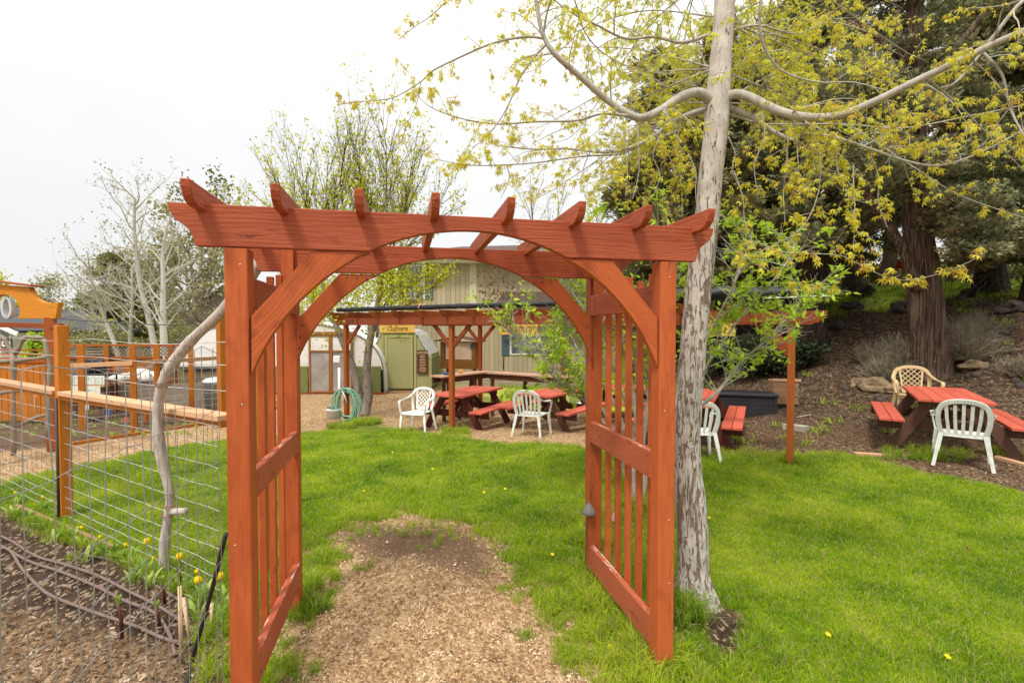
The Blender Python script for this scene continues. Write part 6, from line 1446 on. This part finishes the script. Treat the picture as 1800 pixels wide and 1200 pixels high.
roundtree(170, 42, 4.6, 3.5, PALEF, "wide low hazy tree in the gap over the grey roof", 39, .6)
roundtree(20, 38, 5.2, 3.0, LIME, "yellow green tree behind the entry arch opening", 40, .6)
def blob(c, rx, ry, rz, n): # points near the surface of a lumpy ellipsoid
    v = RS.randn(n, 3); v /= np.linalg.norm(v, axis=1)[:, None]; r = RS.rand(n, 1) ** .35; return np.array(tuple(c)) + v * r * np.array([rx, ry, rz])
def shrub(px, py_top, d_, rx, label, mat, seed, n=1600, name="shrub", ls=(.08, .16), base_y=None):
    base = C((px - 900) / FPX * d_, d_); zt = D(px, py_top, d_).z; h = (zt - base.z); q = random.Random(seed); o = thing(name, label, "shrub", base)
    pts = np.concatenate([blob(base + Vector((q.uniform(-.6, .6) * rx, q.uniform(-.4, .4) * rx, h * q.uniform(.25, .75))), rx * .5, rx * .5, h * .32, n // 7) for _ in range(7)])
    m_ = MB()
    for k in range(7): a = q.random() * 6.28; m_.tube([base, base + Vector((math.cos(a) * rx * .2, math.sin(a) * rx * .2, h * .4)), base + Vector((math.cos(a) * rx * .5, math.sin(a) * rx * .5, h * .8))], [.03, .02, .008], 5, cap=False)
    m_.obj("stems", TWIGD, o, True); leafcloud(pts, 1, .04, ls[0], ls[1], mat, o, "foliage"); return o
shrub(60, 574, 22, .6, "bright green bush between entry arch and white house", LILAC, 41, 2600, ls=(.10, .2))
shrub(88, 512, 44, 2.4, "rounded dark green tree top on the far skyline", OLIVE, 42, 2000, ls=(.2, .4), name="round_bush")
shrub(130, 590, 25, 2.2, "soft grey green bush before the beige house", PALEF, 43, 2600, ls=(.1, .2)); shrub(335, 560, 26, 2.6, "pale tangled shrub mass above the greenhouse", PALEF, 44, 3600, ls=(.1, .2)); shrub(235, 585, 27, 2.4, "olive shrub mass behind the birches", OLIVE, 45, 3000, ls=(.1, .2))
shrub(205, 572, 26, 1.6, "feathery pale bush just left of the thin birch", PALEF, 47, 2600, ls=(.08, .16)); shrub(112, 566, 27, 1.4, "small budding bush over the far board fence", PALEF, 48, 2200, ls=(.08, .16)); shrub(160, 552, 30, 1.7, "lime tinted shrub behind the leaning birch", LIME, 46, 1500, ls=(.1, .2))

# conifers: tapered trunk, limbs and lumpy pads of scale-leaf sprays
SPV, SPF = [], []
for k in range(3):
    a = (k - 1) * .55; c_, s_ = math.cos(a), math.sin(a); b = len(SPV); SPV += [(0, -.05, 0), (0, .05, 0), (c_ * .7 - s_ * .15, s_ * .7 + c_ * .15, .10), (c_, s_, -.02)]; SPF += [(b, b + 1, b + 2), (b, b + 2, b + 3)]
SPV = np.array(SPV)
def conifer(px, d_, zt, label, seed, trunk=.3, zc=2.0, rad_=2.4, pads=60, per=150, mat=JUNI, bark_=BARKD, base=None, tpx=None, lean=0, spray=.17, group=None, name="juniper_tree", flare=1.0, side=None):
    base = base or C((px - 900) / FPX * d_, d_); q = random.Random(seed); o = thing(name, label, "tree", base, 0, group)
    pts = tpx or [base + Vector((0, 0, -.15)), base + Vector((lean * .2, 0, (zt - base.z) * .35)), base + Vector((lean * .6, 0, (zt - base.z) * .7)), Vector((base.x + lean, base.y, zt))]
    st = smoothline(pts, 7); n = len(st); rads = [trunk * (1 + flare * .6 * max(0, 1 - i_ / 3)) * (1 - .82 * i_ / (n - 1)) for i_ in range(n)]; ph = q.uniform(0, 9)
    out = []; m_ = MB(); m_.tube(st, rads, 22, jit=lambda i_, k: 1 + .09 * math.sin(k * 2 * math.pi / 22 * 3 + ph + i_ * .12) + .06 * math.sin(k * 2 * math.pi / 22 * 7 - i_ * .2)); cen, sz = [], []
    for k in range(pads):
        z = zc + (zt - zc) * q.random() ** 1.1; a = q.uniform(0, 6.283) if side is None else q.gauss(side, .8)
        rr_ = rad_ * (1 - .75 * max(0, (z - zc) / (zt - zc)) ** 1.3) * q.uniform(.45, 1.0)
        i_ = min(range(n), key=lambda j: abs(st[j].z - (z - .25 * rr_))); s0 = st[i_]; e_ = Vector((s0.x + math.cos(a) * rr_, s0.y + math.sin(a) * rr_, z - .1 * rr_))
        mid = s0.lerp(e_, .5) + Vector((0, 0, .12 * rr_)); lim = smoothline([s0, mid, e_], 3); r_ = min(rads[i_] * .4, .018 + .022 * rr_); m_.tube(lim, list(np.linspace(r_, .008, len(lim))), 5, cap=False)
        for j in range(4): m_.tube([lim[len(lim) // 2 + (j % 2)], e_ + rp(q, .35)], [.010, .004], 3, cap=False)
        cen.append(e_); sz.append(q.uniform(.28, .62) * (.6 + .4 * rad_ / 2.4)); cen.append(mid + rp(q, .2)); sz.append(q.uniform(.2, .4))
    m_.obj("trunk", bark_, o, True)
    cen = np.array([tuple(c) for c in cen]); sz = np.array(sz); P = cen.repeat(per // 2, 0); S = sz.repeat(per // 2); v = RS.randn(len(P), 3); v /= np.linalg.norm(v, axis=1)[:, None]
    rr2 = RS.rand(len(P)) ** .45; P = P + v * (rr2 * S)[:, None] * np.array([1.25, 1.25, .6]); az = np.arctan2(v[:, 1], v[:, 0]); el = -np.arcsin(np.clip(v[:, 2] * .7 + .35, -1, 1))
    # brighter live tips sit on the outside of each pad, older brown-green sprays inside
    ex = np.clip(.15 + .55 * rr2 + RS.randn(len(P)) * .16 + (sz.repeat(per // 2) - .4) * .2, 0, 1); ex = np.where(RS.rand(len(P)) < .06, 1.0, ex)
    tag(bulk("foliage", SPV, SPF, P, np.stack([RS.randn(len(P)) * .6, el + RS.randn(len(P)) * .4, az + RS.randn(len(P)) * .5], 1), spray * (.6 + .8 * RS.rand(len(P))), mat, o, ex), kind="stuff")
    return o
bj = GP(1637, 652)
dj = depth(bj)
tj = [D(1637, 668, dj), D(1636, 640, dj), D(1628, 560, dj), D(1622, 470, dj), D(1612, 380, dj), D(1610, 280, dj), D(1608, 180, dj), D(1606, 60, dj), D(1600, -100, dj), D(1600, -350, dj)]
big = conifer(1637, dj, 9.5, "big juniper with a thick fluted red brown trunk on the bank above the right table", 51, .345, 4.2, 2.6, 44, 460, JUNB, BARKJ, bj, tj, spray=.085, flare=.12)
m_ = MB()
for l, r0, r1 in (([(1612, 510), (1592, 450), (1560, 390), (1532, 350), (1505, 305)], .10, .07), ([(1606, 110), (1570, 90), (1530, 60), (1490, 40)], .09, .05), ([(1612, 400), (1608, 300), (1590, 220), (1586, 120), (1575, 20)], .10, .05), ([(1655, 655), (1650, 600), (1646, 540), (1640, 480)], .13, .09), ([(1625, 330), (1680, 360), (1730, 350), (1790, 370)], .07, .03), ([(1612, 160), (1650, 120), (1700, 60), (1740, 10)], .08, .04)):
    st = smoothline([D(a, b, dj - .12) for a, b in l], 4); m_.tube(st, list(np.linspace(r0, r1, len(st))), 14, jit=lambda i_, k: 1 + .1 * math.sin(k * 1.8 + i_ * .3))
m_.obj("limb", BARKJ, big, True)
# its long low right hand boughs of blue-green sprays
def boughs(parent, boxes, n, mat, seed, spray=.12):
    q = random.Random(seed); cen, sz, m_ = [], [], MB()
    for _ in range(n):
        x0, x1, y0, y1, d0, d1 = q.choice(boxes); c = D(q.uniform(x0, x1), q.uniform(y0, y1), q.uniform(d0, d1)); cen.append(tuple(c)); sz.append(q.uniform(.16, .34)); m_.tube([c + Vector((q.uniform(-.6, .2), q.uniform(-.3, .3), q.uniform(-.2, .25))), c], [.012, .004], 4, cap=False)
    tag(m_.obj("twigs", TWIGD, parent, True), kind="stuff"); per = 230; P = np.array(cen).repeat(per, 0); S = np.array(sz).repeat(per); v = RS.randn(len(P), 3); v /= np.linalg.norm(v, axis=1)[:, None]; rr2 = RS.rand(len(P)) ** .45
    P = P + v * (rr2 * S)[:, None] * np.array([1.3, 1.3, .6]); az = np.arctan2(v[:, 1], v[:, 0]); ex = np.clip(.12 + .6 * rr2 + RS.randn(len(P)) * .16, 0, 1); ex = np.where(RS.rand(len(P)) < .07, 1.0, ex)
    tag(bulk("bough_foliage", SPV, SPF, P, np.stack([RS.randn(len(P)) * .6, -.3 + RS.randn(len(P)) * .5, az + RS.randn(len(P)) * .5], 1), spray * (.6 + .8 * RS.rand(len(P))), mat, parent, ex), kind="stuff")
boughs(big, [(1650, 1830, 285, 440, 8.3, 10.2), (1690, 1850, 330, 455, 8.0, 9.6), (1640, 1720, 335, 420, 8.6, 10), (1700, 1840, 150, 330, 8.6, 10.5)], 120, JUNB, 71, .07)
T = [  # px, depth, top z, trunk radius, crown start z, crown radius, pads, label
 (1418, 12.6, 10.5, .33, 3.9, 2.1, 46, "dark juniper with shaded trunk just behind the pergola's right post"),
 (1275, 14.5, 10.5, .28, 3.7, 2.2, 50, "dark conifer directly behind the mottled tree trunk"),
 (1172, 15.5, 10.0, .26, 2.8, 2.1, 52, "dense dark conifer standing over the arbor's right corner"),
 (1340, 18.0, 11.5, .30, 4.6, 2.4, 46, "tall thin trunked conifer deep in the shade"),
 (1500, 17.0, 12.5, .26, 5.2, 2.4, 34, "slender conifer on the crest left of the big juniper"),
 (1120, 20.0, 8.6, .28, 2.5, 2.3, 46, "leftmost conifer of the grove, its edge against the sky"),
 (1740, 13.0, 10.0, .28, 4.7, 2.4, 44, "conifer rising behind the right boughs on the crest"),
 (1560, 21.0, 13.5, .28, 6.5, 2.5, 28, "far conifer glimpsed beside the big juniper trunk"),
 (1830, 11.5, 10.0, .30, 4.4, 2.5, 44, "conifer at the photograph's right edge with low boughs"),
 (1230, 19.5, 12.5, .26, 4.6, 2.3, 40, "tall conifer behind the maple crown left of the mottled trunk"),
 (1680, 19.0, 13.0, .27, 6.2, 2.4, 34, "far conifer on the crest between two right hand trunks"),
 (1450, 20.5, 12.0, .25, 5.6, 2.3, 34, "far slim conifer above the bare crest"),
 (1060, 27.0, 6.8, .28, 2.3, 2.3, 40, "lower distant conifer peeking over the house corner"),
 (1385, 16.0, 12.0, .24, 4.5, 2.0, 40, "conifer with dead lower twigs between the two dark trunks"),
]
for k, (px, d_, zt, tr_, zc, rd, pads, lab) in enumerate(T): conifer(px, d_, zt, lab, 80 + k, tr_, zc, rd, pads, 260, JUNI if k % 3 else JUNB, BARKD, spray=.10 + .005 * d_, lean=random.uniform(-.4, .4), group=None)
# dark evergreen at the left, behind the birches
conifer(215, 33, 6.9, "broad dark pine behind the bare birches on the left", 121, .3, 1.2, 2.9, 60, 140, OLIVE, BARKD, spray=.32, name="pine_tree")
conifer(262, 36, 6.2, "second darker pine right of the broad one", 122, .3, 1.2, 2.4, 40, 120, OLIVE, BARKD, spray=.32, name="pine_tree")
tg = {o_.get('label', ''): o_ for o_ in bpy.data.objects if o_.name.startswith('juniper_tree')}
j2 = [v for k_, v in tg.items() if 'just behind the pergola' in k_][0]
boughs(j2, [(1290, 1400, 330, 470, 11.8, 14.5), (1440, 1580, 330, 455, 12.2, 15), (1230, 1330, 380, 500, 12.5, 15), (1450, 1570, 250, 350, 12, 15), (1100, 1300, 380, 520, 13, 16), (1280, 1560, 420, 490, 15, 19), (1130, 1480, 100, 380, 13, 18), (1150, 1450, 0, 300, 13, 18)], 150, JUNI, 72, .12)
j3 = [v for k_, v in tg.items() if 'right edge with low boughs' in k_][0]
boughs(j3, [(1700, 1860, 400, 470, 10.2, 12.5), (1660, 1800, 100, 330, 11, 13), (1680, 1830, 430, 485, 14, 18), (1620, 1800, 0, 200, 11, 14)], 95, JUNI, 73, .10)
# dead twiggy understorey tangles under the grove
for k, (x0, x1, y0, y1, dd_, lab) in enumerate(((1270, 1400, 440, 560, 13.0, "bare tangled dead twigs under the dark junipers"), (1440, 1600, 300, 470, 13.5, "fine dead twig tangle left of the big juniper limb"), (1640, 1800, 440, 500, 12.5, "fine dead twigs hanging right of the big trunk"))):
    q = random.Random(k); o = thing("dead_twigs", lab, "branches", D((x0 + x1) / 2, y1, dd_)); m_ = MB()
    for _ in range(110):
        p = D(q.uniform(x0, x1), q.uniform(y0, y1), dd_ + q.uniform(-.8, .8)); d0 = rp(q, 1).normalized(); st = [p]
        for _ in range(5): d0 = (d0 + rp(q, .25)).normalized(); p = p + d0 * .16; st.append(p)
        m_.tube(st, [.009, .008, .007, .005, .004, .003], 3, cap=False)
    tag(m_.obj("twigs", TWIGD, o), kind="stuff")
# evergreen shrubs behind the pergola
shrub(1325, 585, 11.9, 1.0, "dark evergreen shrub behind the black deck box", DARKB, 61, 4500, ls=(.06, .11)); shrub(1385, 600, 11.6, .8, "dark evergreen shrub left of the pergola's right post", DARKB, 62, 5000, ls=(.05, .10)); shrub(1262, 600, 13.0, 1.0, "dark leafy shrub behind the mottled trunk", DARKB, 63, 5000, ls=(.05, .1))
# dry brush clumps on the bank: fans of fine stems
def brush(px, py, r, h, label, seed, n=420, mat=DRYB):
    b = GP(px, py); q = random.Random(seed); o = thing("dry_bush", label, "shrub", b, 0, "dry grey brush on the bank"); vs, fs, rv = [], [], []
    for _ in range(n):
        a = q.random() * 6.283; el = q.uniform(.35, 1.5); L = h * q.uniform(.6, 1.15); s0 = Vector((q.gauss(0, r * .25), q.gauss(0, r * .25), 0)); dv = Vector((math.cos(a) * math.cos(el), math.sin(a) * math.cos(el), math.sin(el))); sd_ = dv.cross(Vector((q.gauss(0, 1), q.gauss(0, 1), q.gauss(0, 1)))).normalized() * .0045
        e_ = s0 + dv * L * .6; f_ = e_ + (dv + rp(q, .28)).normalized() * L * .4; k = len(vs); vs += [s0 - sd_, s0 + sd_, e_ - sd_, e_ + sd_, f_]; fs += [(k, k + 1, k + 3, k + 2), (k + 2, k + 3, k + 4)]; rv += [q.random()] * 5
        for _ in range(3): t_ = e_.lerp(f_, q.random()); u_ = t_ + (dv + rp(q, .6)).normalized() * L * .22; k = len(vs); vs += [t_ - sd_ * .7, t_ + sd_ * .7, u_]; fs += [(k, k + 1, k + 2)]; rv += [q.random()] * 3
    me = mesh("stems", vs, fs, mat=mat); a = me.attributes.new("rnd", 'FLOAT', 'POINT'); a.data.foreach_set("value", rv); tag(link("stems", me, None, o, None, True), kind="stuff")
brush(1590, 650, .5, .72, "large dry grey brush left of the juniper trunk", 1, 600); brush(1552, 668, .35, .5, "low dry brush between the row of rocks and the trunk", 2, 600); brush(1695, 632, .4, .8, "tall pale dry brush right of the juniper trunk", 3, 700); brush(1790, 660, .4, .4, "sparse brush behind the right bench", 5, 350); brush(1530, 640, .3, .5, "straw coloured brush with seed heads on the bank", 6, 300); brush(1720, 590, .35, .5, "dry brush on the bank behind the marker stake", 7, 400)
# green leafy bush (multi-stemmed) between arbor and pergola, reaching out both sides
bs = GP(1118, 885); q = random.Random(14); o = thing("lilac_bush", "tall multi stemmed bush with bright green new leaves behind the arbor's right panel", "bush", bs); dB = depth(bs); out, lf = [], []
cfgl = [dict(wig=.05, up=.02, nb=10, ang=42, ratio=.34, step=.12, t0=.35, taper=.25), dict(wig=.1, up=.03, nb=4, ang=40, ratio=.55, step=.08, t0=.2, r=.012, taper=.3, leaf=2), dict(wig=.12, up=.02, nb=0, ang=40, ratio=.5, step=.06, r=.005)]
for l, r0 in (([(1122, 888), (1124, 800), (1118, 730), (1108, 660), (1092, 590), (1080, 520), (1066, 455), (1058, 400)], .045), ([(1116, 888), (1090, 800), (1068, 735), (1045, 700), (1010, 655), (965, 625), (925, 600), (882, 572)], .030), ([(1118, 885), (1104, 780), (1076, 700), (1030, 640), (1000, 580), (985, 520), (975, 470)], .028), ([(1126, 885), (1150, 790), (1210, 730), (1260, 690), (1300, 640), (1345, 600), (1390, 560), (1420, 520)], .034), ([(1124, 885), (1128, 800), (1140, 700), (1150, 600), (1170, 500), (1160, 420)], .040),
              ([(1126, 885), (1140, 800), (1190, 700), (1240, 600), (1290, 500), (1320, 420)], .03), ([(1120, 885), (1112, 800), (1098, 700), (1060, 600), (1010, 520), (960, 480)], .028), ([(1124, 880), (1160, 760), (1230, 660), (1300, 560), (1370, 480), (1400, 430)], .028), ([(1120, 885), (1085, 780), (1040, 715), (1010, 690), (960, 650), (930, 615)], .022)):
    st = smoothline([D(a, b, dB + (j / len(l)) * q.uniform(-.4, .5)) for j, (a, b) in enumerate(l)], 5); n = len(st); rads = list(np.linspace(r0 * .8, .006, n)); out.append((st, rads, 0))
    for j in range(int(n * .42), n):
        for _ in range(2):
            a = q.uniform(0, 6.28); d0 = (Vector((math.cos(a), math.sin(a), q.uniform(-.1, 1.0))).normalized() + (st[min(j + 1, n - 1)] - st[j - 1]).normalized() * .6).normalized(); grow(q, st[j], d0, q.uniform(.22, .55), .008, 1, cfgl, out, lf)
tubes(out, "stems", BRANG, o, (8, 4, 3)); LV = np.array([(0, 0, 0), (.35, .22, .04), (1, 0, -.05), (.35, -.22, .04), (.5, 0, -.02)]); LVF = [(0, 4, 1), (1, 4, 2), (0, 3, 4), (3, 2, 4)]
P = np.array([tuple(p) for p in lf]); cxp = (P[:, 0] * CY - P[:, 1] * SY) / (P[:, 0] * SY + P[:, 1] * CY) * FPX + 900; cl = np.sin(P[:, 0] * 14) * np.sin(P[:, 1] * 13 + 2) * np.sin(P[:, 2] * 12); sel = RS.rand(len(P)) < np.where(cxp > 1200, .21, .18) * (1 + cl * 1.2); cyp = 578 - (P[:, 2] - EYE) / (P[:, 0] * SY + P[:, 1] * CY) * FPX; sel &= ~((cxp > 878) & (cxp < 958) & (cyp > 562) & (cyp < 628) & (RS.rand(len(P)) < .7)); leafcloud(P[sel], 5, .024, .05, .10, LILAC, o, "leaves", .6, LV, LVF)
bl = [D(random.gauss(868, 16), random.gauss(490, 14) + 20 * random.random(), dB + random.uniform(-.2, .2)) for _ in range(60)] + [D(random.gauss(885, 14), random.gauss(515, 6), dB) for _ in range(40)]
o2 = thing("dead_leaf_spray", "spray of dry brown leaves hanging under the arbor's right brace", "branch", D(905, 500, dB)); leafcloud(bl, 2, .03, .03, .05, BROWNL, o2, "leaves", 1.0, LV, LVF)
tube("stem", smoothline([D(1000, 560, dB), D(950, 530, dB), D(905, 505, dB), D(862, 480, dB)], 4), .004, TWIGD, o2, 5)

# ------------------------------------------------------------ houses on the left, cable
def house(px0, px1, d_, wall_y, roof_y, base_z, wallm, roofm, label, ridge=.35, depth_=7, extra=None):
    xa, xb = (px0 - 900) / FPX * d_, (px1 - 900) / FPX * d_; o = thing("house", label, "house", C((xa + xb) / 2, d_, base_z), -YAW); W = (xb - xa) / 2; zw = EYE - (wall_y - 578) / FPX * d_ - base_z; zr = EYE - (roof_y - 578) / FPX * d_ - base_z
    prism("wall", [(-W, 0), (-W, zw), (0, zr), (W, zw), (W, 0)], depth_, wallm, o, None, True, 0)
    for s in (-1, 1):
        a, b = Vector((s * (W + .5), depth_ / 2 - .3, zw - .25)), Vector((0, depth_ / 2 - .3, zr + .12)); M, L = frame(a, b, (0, 0, 1)); link("roof", boxmesh(L, depth_ + 1.2, .14, .0, roofm), None, o, M, True)
        beam("barge_board", a + Vector((0, -depth_ / 2 - .66, -.12)), b + Vector((0, -depth_ / 2 - .66, -.12)), .05, .2, VINYL, o, local=True)
    for xx, zz, w_, h_ in extra or []:
        f = box("window", (xx, -.06, zz), (xx + w_, -.002, zz + h_), VINYL, o, local=True); g_ = link("pane", boxmesh(w_ - .2, .02, h_ - .2, 0, GLASS), None, f, None, True)
        g_.matrix_basis = f.matrix_basis.inverted() @ Matrix.Translation((xx + w_ / 2, -.07, zz + h_ / 2)) 
    return o
house(-110, 47, 25, 574, 545, -.4, WALLW, SHINGG, "white gabled house with grey roof at the left edge", extra=[(.9, .9, .6, 1.5), (-.6, 1.0, .8, 1.0)])
house(165, 330, 36, 585, 545, -.5, WALLB, SHINGG, "beige gabled house with dark grey roof behind the birches", extra=[(-.6, 1.0, 1.3, 1.6), (-2.6, 1.0, 1.1, 1.6)])
house(120, 225, 44, 572, 540, -.5, WALLB, SHINGG, "far house of which only the dark roof shows over the shrubs", extra=[(-.5, 1.0, 1.2, 1.2)])
house(340, 470, 40, 545, 500, -.5, WALLB, SHINGG, "far grey roofed house half hidden by the arbor's left post", extra=[(-.5, 1.2, 1.2, 1.2)])
tag(tube("utility_cable", [D(-40, 547, 20), D(60, 556, 20), D(140, 563, 20), D(260, 570, 20), D(380, 573, 20), D(470, 572, 20)], .018, IRON, n=5), "dark utility cable sagging across the left background", "cable")
frm = thing("round_yard_sign", "small framed black and white picture on the white house wall", "sign", D(11, 604, 24.5), -YAW); box("frame", (-.28, 0, -.2), (.28, .03, .2), DKW, frm, local=True); box("picture", (-.22, -.01, -.14), (.22, -.002, .14), VINYL, frm, 0, local=True)
for xx in (-.1, .06): lathe("mark", [(.05, 0), (.05, .006)], BLACK, frm, Matrix.Translation((xx, -.012, 0)) @ Matrix.Rotation(R(90), 4, 'X'), 10, local=True)
# distant hedge line to close the horizon
hp_ = []
for px in range(-300, 1150, 6):
    d_ = 60 + 8 * math.sin(px * .02); c = C((px - 900) / FPX * d_, d_); hp_.append(blob(c + Vector((0, 0, 1.2 + .8 * math.sin(px * .05))), 1.2, 1.2, 1.6 + .7 * math.sin(px * .031 + 1), 40))
tag(leafcloud(np.concatenate(hp_), 1, .1, .3, .6, OLIVE, None, "distant_treeline"), kind="stuff")

# unbroken woodland far behind the crest of the bank
wp = []
for px in range(1180, 2300, 5):
    for d_ in (25, 31):
        c = C((px - 900) / FPX * d_, d_); z0 = float(gz(c.x, c.y)); wp.append(blob(Vector((c.x, c.y, z0 + 1.1 + .5 * math.sin(px * .06 + d_))), .9, .9, 1.3 + .5 * math.sin(px * .043 + d_), 75))
tag(leafcloud(np.concatenate(wp), 1, .15, .16, .38, JUNI, None, "far_woods"), kind="stuff")
